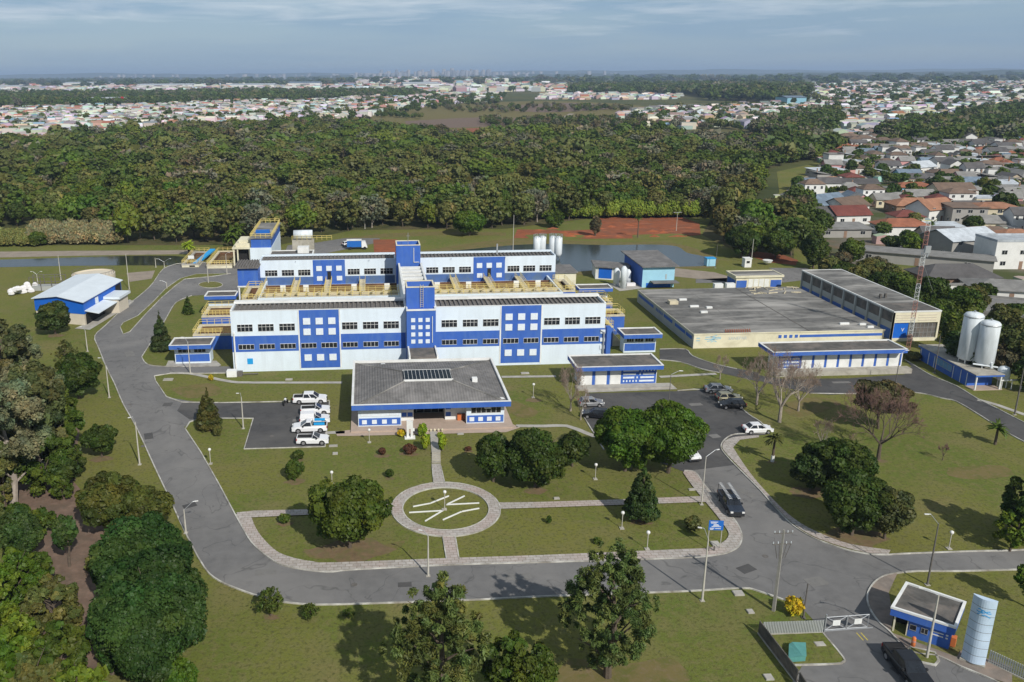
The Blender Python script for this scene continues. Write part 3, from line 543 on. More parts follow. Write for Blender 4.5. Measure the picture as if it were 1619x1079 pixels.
up = pxu([(195, 378, 410, 492), (450, 635, 407, 487), (710, 893, 402, 482)], LO, LS, FY0)+pxu([(835, 933, 708, 748), (972, 1070, 703, 743), (1107, 1205, 700, 740)], (340, 340), 4.15, FY0) \
    + pxu([(225, 317, 642, 682), (355, 443, 640, 678), (478, 570, 637, 673), (850, 942, 630, 667), (977, 1065, 627, 663), (1100, 1190, 622, 662)], RO, RS, FY0)
lw = pxu([(213, 398, 655, 705), (468, 650, 650, 702), (722, 905, 648, 700)], LO, LS, FY0)+pxu([(568, 665, 843, 870), (700, 800, 840, 868), (840, 935, 837, 862), (975, 1070, 833, 860), (1110, 1205, 830, 857)], (340, 340), 4.15, FY0) \
    + pxu([(227, 315, 762, 787), (355, 440, 758, 785), (477, 567, 755, 782), (600, 690, 755, 780), (725, 812, 752, 777), (847, 935, 748, 773), (970, 1057, 745, 770), (1093, 1180, 742, 767)], RO, RS, FY0)
P1 = xr(340+545/4.15, 340+818/4.15, 492, 585, FY0); P2 = xr(640+587/3.853, 640+837/3.853, 486, 577, FY0)
P1 = (W(471, 492, FY0)[0], W(536.5, 492, FY0)[0]); P2 = (W(792, 486, FY0)[0], W(857.3, 486, FY0)[0])
zb1 = W(420, 531, FY0)[1]; zb0 = W(420, 556, FY0)[1]; zp0 = 0.45
for (a, c) in ((FX0, P1[0]), (P1[1], TX0-0.1), (TX1+0.1, P2[0]), (P2[1], FX1)): panel(b, F, 'blue_band', 'blue', a, c, zb0, zb1, 0.02)
for (a, c) in (P1, P2):
    panel(b, F, 'blue_panel', 'blue', a+0.12, c-0.12, zp0, FZ-0.05, 0.045)
    for u in (a, c): panel(b, F, 'white_strip', 'white', u-0.12, u+0.12, 0.3, FZ-0.02, 0.06)
zu = (np.mean([r[2] for r in up]), np.mean([r[3] for r in up])); zl = (np.mean([r[2] for r in lw]), np.mean([r[3] for r in lw]))
for r in up: window(b, F, r[0]-.05, r[1]+.05, zu[0]-.12, zu[1]+.08, 4, 2)
F2 = Face((0, FY0-0.045), (1, 0)); F1 = Face((0, FY0-0.02), (1, 0))
for r in lw: window(b, F2 if (P1[0] < r[0] < P1[1] or P2[0] < r[0] < P2[1]) else F1, r[0]-.05, r[1]+.05, zl[0]-.1, zl[1]+.06, 4, 1)
for (a, c) in (P1, P2):
    for f in (0.20, 0.505, 0.81):
        for z in (FZ-2.05, FZ-3.95, 2.35): panel(b, F2, 'relief_block', 'whiteblk', a+(c-a)*f-0.62, a+(c-a)*f+0.62, z-0.55, z+0.6, 0.12)
sg = panel(b, F, 'wall_sign', 'cyan', W(391, 570, FY0)[0], W(400, 570, FY0)[0], W(395, 576, FY0)[1], W(395, 567, FY0)[1], 0.05)
mb = MB(); x = W(371.5, 550, FY0)[0]; mb.tube((x, FY0-0.25, 0.5), (x, FY0-0.25, 7.0), 0.14); mb.tube((x, FY0-0.25, 7.0), (x, FY0, 7.3), 0.14); mb.build('drain_pipe', M['white'], b)
mb = MB(); x = W(953.5, 540, FY0)[0]; mb.tube((x, FY0-0.25, 0.0), (x, FY0-0.25, 5.9), 0.16); mb.tube((x, FY0-0.25, 5.9), (x-0.6, FY0-0.1, 6.2), 0.16); mb.build('drain_pipe', M['steel'], b)
# tower at right end with small blocks
panel(b, F, 'end_panel', 'blue', W(958.5, 545, FY0)[0], FX1+1.2, 0.1, W(960, 518, FY0)[1], 0.06, -1.2)
F3 = Face((0, FY0-0.06), (1, 0))
for z in (5.9, 4.4, 3.0, 1.5): panel(b, F3, 'relief_block', 'whiteblk', FX1-0.75, FX1+0.1, z-0.35, z+0.35, 0.06)
# ------------------------------------------------------------------ stair tower, gallery and rear tower
b = empty('stair_tower', (8.7, 138.7, 0), 'blue stair tower in the middle of the front building, with rooftop ladder and white blocks', 'tower')
mb = MB(); mb.box(TX0, 138.7, 0, TX1, 147, 11.0); mb.build('wall', M['blue'], b)
F = Face((TX0, 138.7), (1, 0))
for r in range(4):
    for c in range(3): panel(b, F, 'relief_block', 'whiteblk', 0.75+c*1.25, 1.45+c*1.25, 9.35-r*1.28-0.35, 9.35-r*1.28+0.35, 0.06)
mb = MB(); mb.box(TX0-0.05, 138.62, 11.0, TX1+0.05, 138.95, 11.25); mb.box(TX0-0.05, 138.95, 11.0, TX0+0.2, 147, 11.25); mb.box(TX1-0.2, 138.95, 11.0, TX1+0.05, 147, 11.25); mb.build('roof_edge', M['white'], b)
mb = MB(); U0, U1 = TX0+0.05, TX1-0.05
mb.box(U0, 140.6, 11.0, U0+0.2, 145.4, 14.6); mb.box(U1-0.2, 140.6, 11.0, U1, 145.4, 14.6); mb.box(U0+0.2, 140.6, 11.0, U1-0.2, 140.8, 14.6); mb.box(U0+0.2, 145.2, 11, U1-0.2, 145.4, 14.6); mb.build('upper_wall', M['blue'], b)
mb = MB(); mb.box(U0+0.2, 140.8, 13.4, U1-0.2, 145.2, 13.7); mb.build('roof', M['concrete'], b)
mb = MB()
for a in ((U0-0.03, 140.57, U1+0.03, 140.83), (U0-0.03, 145.17, U1+0.03, 145.43), (U0-0.03, 140.83, U0+0.23, 145.17), (U1-0.23, 140.83, U1+0.03, 145.17)): mb.box(a[0], a[1], 14.6, a[2], a[3], 14.75)
mb.build('parapet_cap', M['cream'], b)
mb = MB(); x = 8.9
for d in (-0.25, 0.25): mb.tube((x+d, 140.4, 11.1), (x+d, 140.4, 15.2), 0.04, n=4)
for k in range(12): mb.tube((x-0.25, 140.4, 11.3+k*0.33), (x+0.25, 140.4, 11.3+k*0.33), 0.03, n=4)
mb.build('ladder', M['ochre'], b)
mb = MB(); mb.tube((10.6, 138.55, 5.3), (10.6, 138.55, 10), 0.06, n=6); mb.build('drain_pipe', M['white'], b)
b = empty('roof_gallery', (8.6, 147, 0), 'raised gallery with open roof of white beams joining the two blue towers', 'gallery')
mb = MB(); mb.box(6.2, 147.02, 0, 6.45, 176, 11.0); mb.box(10.85, 147.02, 0, 11.1, 176, 11.0); mb.build('wall', M['wall'], b)
mb = MB(); mb.box(6.45, 147.02, 9.6, 10.85, 176, 9.9); mb.build('roof', M['roofdark'], b)
mb = MB()
for k in range(8): mb.box(6.45, 150.5+k*3.1, 10.55, 10.85, 151.75+k*3.1, 10.95)
mb.build('roof_beams', M['white'], b)
mb = MB(); mb.box(6.12, 147.02, 11.0, 6.5, 176, 11.15); mb.box(10.8, 147.02, 11.0, 11.18, 176, 11.15); mb.build('roof_edge', M['white'], b)
b = empty('stair_tower', (8.4, 176, 0), 'blue roof tower rising above the rear filter building behind the white beams', 'tower')
mb = MB(); x0, x1 = 5.8, 10.9; y0, y1 = 176.02, 181.2
mb.box(x0, y0, 0, x0+0.2, y1, 14.9); mb.box(x1-0.2, y0, 0, x1, y1, 14.9); mb.box(x0+0.2, y0, 0, x1-0.2, y0+0.2, 14.9); mb.box(x0+0.2, y1-0.2, 0, x1-0.2, y1, 14.9); mb.build('wall', M['blue'], b)
mb = MB(); mb.box(x0+0.2, y0+0.2, 13.7, x1-0.2, y1-0.2, 14.1); mb.build('roof', M['concrete'], b)
mb = MB()
for a in ((x0-0.03, y0-0.03, x1+0.03, y0+0.23), (x0-0.03, y1-0.23, x1+0.03, y1+0.03), (x0-0.03, y0+0.23, x0+0.23, y1-0.23), (x1-0.23, y0+0.23, x1+0.03, y1-0.23)): mb.box(a[0], a[1], 14.9, a[2], a[3], 15.05)
mb.build('parapet_cap', M['cream'], b)
mb = MB(); mb.tube((9.5, 175.9, 11.3), (9.5, 175.9, 14.4), 0.07, n=6); mb.tube((9.5, 175.9, 11.3), (10.6, 175.9, 11.3), 0.07, n=6); mb.build('drain_pipe', M['white'], b)
mb = MB(); mb.tube((8.4, 178, 14.1), (8.4, 178, 17.3), 0.05, n=5); mb.tube((8.0, 178, 16.6), (8.8, 178, 16.6), 0.03, n=4); mb.build('antenna', M['steel'], b)
# ------------------------------------------------------------------ rear filter building
RY0, RY1, RZ = 181.5, 187.0, 11.0
b = empty('filter_building', (8.5, RY0, 0), 'rear white and blue filter building behind the stained basins, same width as the front one', 'building')
F = Face((0, RY0), (1, 0)); A4, S4 = (340, 340), 4.15
for (x0, x1) in ((FX0+0.2, 5.78), (10.92, FX1)):
    mb = MB(); mb.box(x0, RY0, 0, x1, RY1, RZ-0.6); mb.box(x0, RY0, RZ-0.6, x1, RY0+0.25, RZ); mb.box(x0, RY1-0.8, RZ-0.1, x1, RY1, RZ+0.25); mb.box(x0, RY1-0.3, RZ-0.6, x1, RY1, RZ-0.1)
    mb.box(x0, RY0+0.25, RZ-0.6, x0+0.25, RY1-0.3, RZ+0.1); mb.box(x1-0.25, RY0+0.25, RZ-0.6, x1, RY1-0.3, RZ+0.1); mb.build('wall', M['wall'], b)
    mb = MB(); mb.box(x0+0.25, RY0+0.25, RZ-0.59, x1-0.25, RY1-0.3, RZ-0.35); k = int((x1-x0-0.5)/0.82)
    for i in range(k):
        a = x0+0.3+i*0.82; q = [(a, RZ-0.35), (a+0.1, RZ-0.15), (a+0.34, RZ-0.15), (a+0.46, RZ-0.35)]; y0, y1 = RY0+0.27, RY1-0.32
        mb.add([(x, y0, z) for x, z in q]+[(x, y1, z+0.12) for x, z in q], [(0, 1, 5, 4), (1, 2, 6, 5), (2, 3, 7, 6), (0, 3, 2, 1), (4, 5, 6, 7)])
    mb.build('roof', M['rib'], b)
wr = pxu([(330, 408, 365, 400), (440, 517, 362, 397), (547, 625, 360, 395), (872, 948, 353, 390), (980, 1055, 350, 387), (1087, 1165, 350, 385)], A4, S4, RY0)+pxu([(132, 203, 320, 353), (232, 303, 318, 350), (332, 402, 317, 350), (627, 697, 312, 343), (723, 793, 310, 342), (822, 893, 308, 340)], RO, RS, RY0)
zz = (np.mean([r[2] for r in wr]), np.mean([r[3] for r in wr]))
for r in wr: window(b, F, r[0]-.05, r[1]+.05, zz[0]-.1, zz[1]+.06, 4, 2)
zband = W(450, 438.6, RY0)[1]
Q1 = (W(340+640/4.15, 411, RY0)[0], W(340+851/4.15, 411, RY0)[0]); Q2 = (W(640+419/3.853, 407, RY0)[0], W(640+611/3.853, 407, RY0)[0])
for (a, c) in ((FX0+0.2, Q1[0]), (Q1[1], 5.6), (11.0, Q2[0]), (Q2[1], FX1)): panel(b, F, 'blue_band', 'slateblue', a, c, 5.2, zband+0.0, 0.02)
for (a, c) in (Q1, Q2):
    panel(b, F, 'blue_panel', 'blue', a, c, 5.0, RZ-0.05, 0.05); FF = Face((0, RY0-0.05), (1, 0))
    for f in (0.19, 0.5, 0.81): panel(b, FF, 'relief_block', 'whiteblk', a+(c-a)*f-0.6, a+(c-a)*f+0.6, zz[0]+0.9, zz[0]+2.0, 0.1)
    for f in (0.2, 0.82): panel(b, FF, 'relief_block', 'whiteblk', a+(c-a)*f-0.6, a+(c-a)*f+0.6, zz[0]-1.3, zz[0]-0.3, 0.1)
    panel(b, FF, 'door', 'dark', a+(c-a)*0.5-0.4, a+(c-a)*0.5+0.4, 6.5, zz[0]+0.75, 0.03)
mb = MB()
for i, x in enumerate((-16, 0, 18, 30)): mb.tube((x, RY0-0.3, RZ-0.1), (x, RY0-0.3, RZ-0.35), 0.06, n=5)
mb.box(28.2, RY0+1, RZ+0.3, 28.5, RY0+1.3, RZ+2.6); mb.build('roof_vents', M['steel'], b)
# ------------------------------------------------------------------ basins with yellow walkways between the buildings
def basin(x0, x1, y0, y1, z, zf, lab, walks, signs):
    b = empty('settling_basin', ((x0+x1)/2, y0, 0), lab, 'basin', 'settling basins between the filter buildings'); w = 0.35
    mb = MB(); mb.box(x0, y0, 0, x1, y0+w, z); mb.box(x0, y1-w, 0, x1, y1, z-1.1); mb.box(x0, y0+w, 0, x0+w, y1-w, z); mb.box(x1-w, y0+w, 0, x1, y1-w, z); mb.build('wall', M['wall'], b)
    mb = MB(); mb.box(x0+w, y0+w, 0.1, x1-w, y1-w, zf); mb.build('water', M['murky'], b)
    mb = MB(); nb = 4; yy = np.linspace(y0+4.6, y1-0.4, nb)
    for y in yy[:-1]: mb.box(x0+w+0.02, y, zf-0.2, x1-w-0.02, y+0.22, z-0.25)
    mb.box(x0+w+0.02, y1-w-1.9, zf-0.2, x1-w-0.02, y1-w-0.01, z-1.15); mb.build('partition', M['rustwall'], b)
    mb = MB(); mb.box(x0+w+0.01, y0+w+0.01, z-0.5, x1-w-0.01, y0+1.4, z-0.02); mb.box(x0+w+0.01, y0+3.2, z-0.5, x1-w-0.01, y0+4.4, z-0.02); mb.build('walkway', M['ochre'], b)
    for x in walks:
        mb = MB(); mb.box(x-0.6, y0+4.42, z-0.35, x+0.6, y1-w-0.02, z+0.0); mb.build('walkway', M['ochre'], b)
        mb = MB(); mb.rail([(x-0.6, y0+4.4, z), (x-0.6, y1-1, z)]); mb.rail([(x+0.6, y0+4.4, z), (x+0.6, y1-1, z)]); mb.build('railing', M['yellow'], b)
    for yy_ in (y0+0.2, y0+1.4, y0+3.2, y0+4.4):
        mb = MB(); mb.rail([(x0+0.2, yy_, z), (x1-0.2, yy_, z)], 1.05, 1.6, 0.035); mb.build('railing', M['yellow'], b)
    mb = MB(); mb.rail([(x0+0.2, y0+0.4, z), (x0+0.2, y1-0.3, z)]); mb.build('railing', M['yellow'], b)
    for x in signs:
        mb = MB(); mb.box(x-0.55, y0+4.6, z+0.1, x+0.55, y0+4.7, z+1.5); mb.build('notice_board', M['white'], b)
    mb = MB()
    for k in range(int((x1-x0)/2.2)): mb.tube((x0+1.2+k*2.2, y0+2.3, zf), (x0+1.2+k*2.2, y0+2.3, z+0.5), 0.16, n=7); mb.tube((x0+1.2+k*2.2, y0+2.3, z+0.5), (x0+1.2+k*2.2, y0+2.3, z+0.6), 0.3, n=8)
    mb.build('valves', M['ochre'], b)
    return b
zB = 6.6; wx = lambda px, py: G(px, py, zB)[0]
basin(-22.6, 6.15, 166.0, 181.45, zB, 5.3, 'iron stained settling basin left of the white beam gallery, pale outer wall and yellow walkways', [wx(465, 462), wx(517, 462), wx(573, 460)], [wx(448, 462), wx(484, 462), wx(560, 460), wx(612, 459)])
basin(11.15, 39.6, 166.0, 181.45, zB, 5.3, 'iron stained settling basin right of the white beam gallery with yellow walkways', [wx(722, 455), wx(777, 453), wx(829, 452)], [wx(691, 457), wx(741, 457), wx(816, 455), wx(850, 454)])
# left end: small blue box on stilts and lower flocculation tanks
b = empty('raised_room', (-28, 178, 0), 'blue windowless room with ribbed grey roof, raised beside the rear filter building', 'building')
mb = MB(); mb.box(-28.2, 178.2, 6.3, -23.85, 184.5, 10.2); mb.build('wall', M['blue'], b)
mb = MB(); mb.box(-28.35, 178.05, 6.0, -23.82, 184.6, 6.28)
for x in (-28.2, -24.2): mb.box(x, 178.2, 0, x+0.3, 178.5, 5.98)
mb.box(-27.8, 179, 0, -24, 184, 3.5); mb.build('base', M['white'], b)
mb = MB(); mb.box(-28.9, 177.5, 10.22, -23.6, 185.2, 10.4)
for k in range(9): mb.box(-28.8+k*0.57, 177.52, 10.4, -28.52+k*0.57, 185.1, 10.62)
mb.build('roof', M['rib'], b)
def tank(name, lab, x0, y0, x1, y1, z, wm='blue', top='ochre', rails=True, water=True):
    b = empty(name, ((x0+x1)/2, y0, 0), lab, 'tank'); w = 0.4
    mb = MB(); mb.box(x0, y0, 0, x1, y0+w, z-0.3); mb.box(x0, y1-w, 0, x1, y1, z-0.3); mb.box(x0, y0+w, 0, x0+w, y1-w, z-0.3); mb.box(x1-w, y0+w, 0, x1, y1-w, z-0.3); mb.build('wall', M[wm], b); mb = MB(); g_ = w+.02; mb.box(x0+w, y0+w, z-2.0, x0+w+.1, y1-w, z-.3); mb.box(x1-w-.1, y0+w, z-2.0, x1-w, y1-w, z-.3); mb.box(x0+w+.1, y1-w-.1, z-2.0, x1-w-.1, y1-w, z-.3); mb.build('lining', M['rustwall'], b)
    mb = MB()
    for a in ((x0-.05, y0-.05, x1+.05, y0+w+.3), (x0-.05, y1-w-.3, x1+.05, y1+.05), (x0-.05, y0+w+.3, x0+w+.3, y1-w-.3), (x1-w-.3, y0+w+.3, x1+.05, y1-w-.3)): mb.box(a[0], a[1], z-0.29, a[2], a[3], z)
    mb.build('walkway', M[top], b)
    mb = MB(); mb.box(x0+w+.1, y0+w, 0.1, x1-w-.1, y1-w-.1, z-1.4); mb.build('water', M['murky' if water else 'rustwall'], b)
    if rails:
        mb = MB(); mb.rail([(x0, y0, z), (x1, y0, z), (x1, y1, z), (x0, y1, z), (x0, y0, z)], 1.0, 1.4, 0.045); mb.rail([(x0+w+.3, y0+w+.3, z), (x1-w-.3, y0+w+.3, z)], 1.0, 1.4, 0.045); mb.build('railing', M['yellow'], b)
    return b
def guard_box(name, lab, x0, y0, x1, y1, z, ov=0.6, wins=(), cat='building', wallm='wall'):
    b = empty(name, ((x0+x1)/2, y0, 0), lab, cat)
    mb = MB(); mb.box(x0, y0, 0, x1, y1, z-0.75); mb.build('wall', M[wallm], b); F = Face((x0, y0), (1, 0)); w = x1-x0
    panel(b, F, 'blue_band', 'blue', 0.15, w-0.15, 0.35, 1.75, 0.03)
    for (a, c) in wins: window(b, F, a*w, c*w, 2.05, z-1.0, 3, 1)
    parapet_roof(b, x0-ov, y0-1.6, x1+ov, y1+ov, z); return b
guard_box('control_room', 'small flat roofed blue and white room at the left end of the front building', -35.2, 146.0, -28.9, 148.6, 4.0, 0.55, ((0.1, 0.45), (0.55, 0.88)))
guard_box('control_room', 'small flat roofed blue and white room at the right end of the front building', 46.6, 146.1, 52.6, 148.4, 4.0, 0.55, ((0.08, 0.3), (0.34, 0.6), (0.66, 0.92)))
tank('chemical_tank', 'low blue walled tank with yellow railings beside the left end of the front building', -33.4, 153.8, -24.8, 160.8, 3.0)
tank('chemical_tank', 'blue walled tank with brown water and yellow rail between the left end rooms', -33.4, 163.0, -26.4, 170.6, 4.0)
guard_box('pump_room', 'flat roofed blue fascia room behind the yellow railed tanks on the left', -34.5, 176.6, -28.9, 179.0, 5.0, 0.5)
tank('chemical_tank', 'tall narrow blue walled tank under the raised blue room', -25.8, 166, -22.9, 177.5, 6.4, 'blue')
tank('chemical_tank', 'blue walled tank with yellow rails behind the right end of the front building', 41.8, 150, 45.6, 156, 4.0)
tank('chemical_tank', 'small raised blue tank right of the front building, thick yellow railing', 43.0, 157.4, 50.0, 162.2, 4.0)
tank('chemical_tank', 'beige topped railed tank below the right flat roofed room', 43.4, 164, 49.4, 170.5, 4.6)
tank('chemical_tank', 'blue outlet channel beside the right basin below the rear building', 40.0, 168, 42.6, 178, 6.4)
guard_box('pump_room', 'flat roofed blue fascia room right of the stained basins', 45.8, 176.5, 52.0, 178.4, 5.0, 0.6)
b = empty('annex', (44, 181.5, 0), 'low grey roofed annex against the right end of the rear filter building', 'building')
mb = MB(); mb.box(41.6, 186.8, 0, 47.4, 194, 5.7); mb.build('wall', M['cream'], b); mb = MB(); mb.box(41.35, 186.5, 5.7, 47.7, 194.6, 6.0); mb.build('roof', M['rooftile'], b)
b = empty('side_stairs', (44.5, 148, 0), 'yellow railed access stairs at the right corner of the front building', 'stairs')
mb = MB()
for k in range(10): mb.box(47.6-k*0.3, 150.2, 0, 47.9-k*0.3, 151.4, 3.2-0.3*(9-k) if False else 0.32*(k+1))
mb.box(42, 149.3, 3.0, 45, 151.4, 3.2); mb.build('treads', M['ochre'], b)
mb = MB(); mb.rail([(47.9, 150.2, 0.2), (44.9, 150.2, 3.3)]); mb.rail([(47.9, 151.4, 0.2), (44.9, 151.4, 3.3)]); mb.rail([(45, 149.3, 3.2), (41.6, 149.3, 3.2)]); mb.build('railing', M['yellow'], b)
# ------------------------------------------------------------------ entrance hall
b = empty('entrance_building', (8.7, 114.8, 0), 'low entrance hall with hipped grey roof and dark skylight, in front of the stair tower', 'building')
ex0, ex1, ey0, ey1, ez = -3.0, 20.15, 113.6, 133.3, 4.15
F = Face((-2.1, 114.9), (1, 0)); w = 21.5; p0, p1 = 6.3, 15.9       # recessed porch between p0 and p1
mb = MB(); mb.box(-2.1, 114.9, 0.25, -2.1+p0, 132.5, 3.35); mb.box(-2.1+p1, 114.9, 0.25, 19.4, 132.5, 3.35); mb.build('wall', M['wall'], b)
mb = MB(); mb.box(-2.1+p0, 116.6, 0.25, -2.1+p0+1.9, 132.5, 3.35); mb.box(-2.1+p1-3.0, 116.6, 0.25, -2.1+p1, 132.5, 3.35); mb.box(-2.1+p0+1.9, 119.5, 0.25, -2.1+p1-3.0, 132.5, 3.35); mb.build('inner_wall', M['white'], b)
mb = MB(); mb.box(-3.2, 113.2, 0, 20.6, 132.9, 0.24); mb.build('floor_slab', M['pinkfloor'], b)
for (a, c) in ((0.1, p0-0.1), (p1+0.1, w-0.1)):
    panel(b, F, 'blue_band', 'blue', a, c, 0.4, 1.5, 0.03); FF = Face((-2.1, 114.87), (1, 0))
    for f in (0.13, 0.37, 0.61, 0.85): panel(b, FF, 'relief_block', 'whiteblk', a+(c-a)*f-0.35, a+(c-a)*f+0.35, 0.62, 1.25, 0.05)
window(b, F, p1+0.7, w-0.5, 1.85, 2.8, 6, 1); window(b, F, 0.4, p0-0.3, 1.85, 2.8, 4, 1, gl='whiteblk')
G2 = Face((-2.1, 116.6), (1, 0))
for (u, z) in ((p0+1.1, 2.0), (p0+0.1, .9), (p0+1.0, .9), (p1-2.9, 1.9), (p1-2.9, 0.8)): panel(b, G2, 'blue_panel', 'blue', u, u+0.75, z, z+0.65, 0.04)
G4 = Face((-2.1, 119.5), (1, 0)); panel(b, G4, 'entrance_glazing', 'dark', p0+1.9, p1-3.0, 0.3, 3.3, 0.05)
mb = MB()
for k in range(4): mb.box(-2.1+p0+2.5+k*1.1, 119.40, 0.3, -2.1+p0+2.56+k*1.1, 119.44, 3.3)
mb.build('door_frame', M['steel'], b)
parapet_roof(b, ex0, ey0, ex1, ey1, ez, 0.85, 0.28, 'roofslab', 'blue', 0.45)
rz0, rz1 = 3.75, 5.35; sx0, sx1, sy0, sy1 = 4.9, 12.2, 119.6, 124.0
ax0, ax1, ay0, ay1 = ex0+0.3, ex1-0.3, ey0+0.3, ey1-0.3
mb = MB(); V = [(ax0, ay0, rz0), (ax1, ay0, rz0), (ax1, ay1, rz0), (ax0, ay1, rz0), (sx0, sy0, rz1), (sx1, sy0, rz1), (sx1, sy1, rz1), (sx0, sy1, rz1)]
mb.add(V, [(0, 1, 5, 4), (1, 2, 6, 5), (2, 3, 7, 6), (3, 0, 4, 7)]); rf = mb.build('hipped_roof', M['rooftile'], b)
mb = MB()
for i, j in ((0, 4), (1, 5), (2, 6), (3, 7)): mb = MB(); mb.tube(V[i], (V[j][0], V[j][1], V[j][2]+0.03), 0.13, n=6); mb.build('hip_tiles', M['roofslab'], rf)
mb = MB(); mb.box(sx0, sy0+0.1, rz1-0.25, sx1, sy1-0.1, rz1+0.25); mb.build('skylight_glass', M['skylight'], rf)
mb = MB()
for k in range(13): x = sx0+0.1+k*(sx1-sx0-0.2)/12; mb.box(x-0.022, sy0+0.08, rz1+0.2, x+0.022, sy1-0.08, rz1+0.275)
mb.box(sx0-0.1, sy0-0.03, rz1-0.2, sx1+0.1, sy0+0.09, rz1+0.27); mb.box(sx0-0.1, sy1-0.09, rz1-0.2, sx1+0.1, sy1+0.03, rz1+0.27); mb.build('skylight_frame', M['white'], rf)
mb = MB(); mb.box(15.3, 120.4, 4.6, 16.1, 121.2, 5.25); mb.build('roof_hatch', M['white'], b)
mb = MB(); mb.add([(18.2, 115.2, 3.93), (19.5, 114.9, 3.93), (19.3, 115.6, 3.97), (18.3, 115.8, 3.97)], [(0, 1, 2, 3)]); mb.add([(1.5, 131, 4.2), (2.3, 131, 4.2), (2.2, 131.6, 4.15), (1.6, 131.6, 4.15)], [(0, 1, 2, 3)]); mb.build('roof_patch', M['white'], b)
mb = MB(); mb.box(16.4, 114.3, 3.0-0.25, 17.3, 114.88, 3.3); mb.build('air_conditioner', M['white'], b)
b = empty('link_roof', (8.7, 133.3, 0), 'short dark roofed link between the entrance hall and the stair tower', 'building')
mb = MB(); mb.box(6.3, 133.32, 0, 6.55, 138.65, 4.7); mb.box(10.95, 133.32, 0, 11.2, 138.65, 4.7); mb.build('wall', M['white'], b); mb = MB(); mb.box(6.55, 133.32, 4.1, 10.95, 138.65, 4.35); mb.build('roof', M['roofdark'], b)
# ------------------------------------------------------------------ electrical room right of the entrance
def flag_block(par, F, u0, u1, z0, z1):              # blue field with white bars and squares
    panel(par, F, 'patterned_panel', 'blue', u0, u1, z0, z1, 0.03); FF = Face((F.o.x+F.n.x*0.03, F.o.y+F.n.y*0.03), F.u); h = (z1-z0)/9.0; w = u1-u0
    mb = MB(); sq = lambda u, r: FF.box(mb, u, u+w*0.04, z1-h*(2*r+2), z1-h*(2*r+1), 0.002, 0.05)
    bar = lambda a, c, r: FF.box(mb, u0+w*a, u0+w*c, z1-h*(2*r+2), z1-h*(2*r+1), 0.002, 0.05)
    bar(0.06, 0.5, 0); [sq(u0+w*(0.56+0.09*k), 0) for k in range(5)]; bar(0.06, 0.42, 1); sq(u0+w*0.52, 1); bar(0.62, 0.94, 1); bar(0.06, 0.38, 2); sq(u0+w*0.44, 2); bar(0.55, 0.94, 2); [sq(u0+w*(0.06+0.09*k), 3) for k in range(5)]; bar(0.52, 0.94, 3)
    mb.build('white_pattern', M['whiteblk'], par)
b = empty('electrical_room', (40.5, 129.3, 0), 'flat roofed block with white doors and blue patterned panel, right of the entrance hall', 'building')
mb = MB(); mb.box(34.4, 129.3, 0.0, 47.1, 133.4, 3.2); mb.build('wall', M['white'], b); F = Face((34.4, 129.3), (1, 0))
for u in (1.9, 4.35): panel(b, F, 'blue_stripe', 'blue', u, u+0.5, 0.3, 3.15, 0.03)
for u in (0.2, 2.5, 4.95): panel(b, F, 'door', 'white', u, u+1.5, 0.35, 2.9, 0.05)
flag_block(b, F, 6.7, 12.6, 0.35, 3.1); parapet_roof(b, 33.2, 127.7, 47.6, 134.0, 4.0, 0.75, 0.25, 'roofdark')
mb = MB(); mb.box(33.5, 127.4, 0, 49.2, 129.28, 0.3); mb.build('loading_step', M['path'], b)
# ------------------------------------------------------------------ chemical store with eight white doors
b = empty('chemical_store', (80, 133, 0), 'long flat roofed store with white doors between blue stripes, on a raised loading dock', 'building')
mb = MB(); mb.box(69.4, 133, 0, 91.3, 136.5, 3.75); mb.build('wall', M['white'], b); F = Face((69.4, 133), (1, 0))
flag_block(b, F, 0.1, 3.9, 1.0, 3.7)
for k in range(8): panel(b, F, 'door', 'white', 4.15+k*2.2, 5.85+k*2.2, 0.95, 3.6, 0.05)
for k in range(9): panel(b, F, 'blue_stripe', 'blue', 3.88+k*2.2 if k else 3.9, 4.12+k*2.2 if k else 4.1, 0.95, 3.72, 0.03)
for k in range(1, 8): panel(b, F, 'blue_stripe', 'blue', 3.75+k*2.2, 3.87+k*2.2, 0.95, 3.72, 0.03)
mb = MB(); mb.box(68.5, 131.4, 0, 92.3, 132.98, 0.85); mb.build('loading_dock', M['concrete'], b)
parapet_roof(b, 67.5, 131.3, 90.9, 136.9, 4.5, 0.72, 0.25, 'roofdark')
# ------------------------------------------------------------------ covered reservoir
b = empty('covered_reservoir', (78, 147.6, 0), 'huge low reservoir with weathered grey concrete roof and cream front wall with faded blue emblem', 'reservoir')
mb = MB(); mb.box(60.3, 147.6, 0, 96.9, 181.5, 2.65)
mb.build('wall', M['cream'], b); panel(b, Face((60.3, 181.5), (0, -1)), 'side_wall', 'grey_wall', 0.0, 33.9, 0, 2.65, 0.02)
mb = MB(); mb.box(60.28, 147.58, 2.652, 96.92, 181.52, 2.80); mb.build('roof', M['roofslab'], b)
mb = MB(); mb.box(82.5, 147.7, 2.80, 82.68, 181.4, 2.84); mb.box(60.6, 164.4, 2.80, 96.7, 164.46, 2.815); mb.box(71.2, 147.8, 2.80, 71.25, 181.4, 2.812); mb.box(60.6, 156.0, 2.80, 82.3, 156.04, 2.812); mb.box(60.6, 173, 2.80, 82.3, 173.04, 2.812); mb.build('expansion_joints', M['roofdark'], b)
mb = MB(); mb.box(60.25, 147.5, 2.66, 97.0, 147.57, 2.9); mb.box(60.2, 147.5, 2.66, 60.27, 181.5, 2.85); mb.build('roof_edge', M['cream'], b)
F = Face((60.3, 147.6), (1, 0)); Lf = Face((60.28, 181.5), (0, -1))
for k in range(4): panel(b, F, 'blue_square', 'blue', 16.2+k*1.05, 16.8+k*1.05, 1.65, 2.25, 0.03)
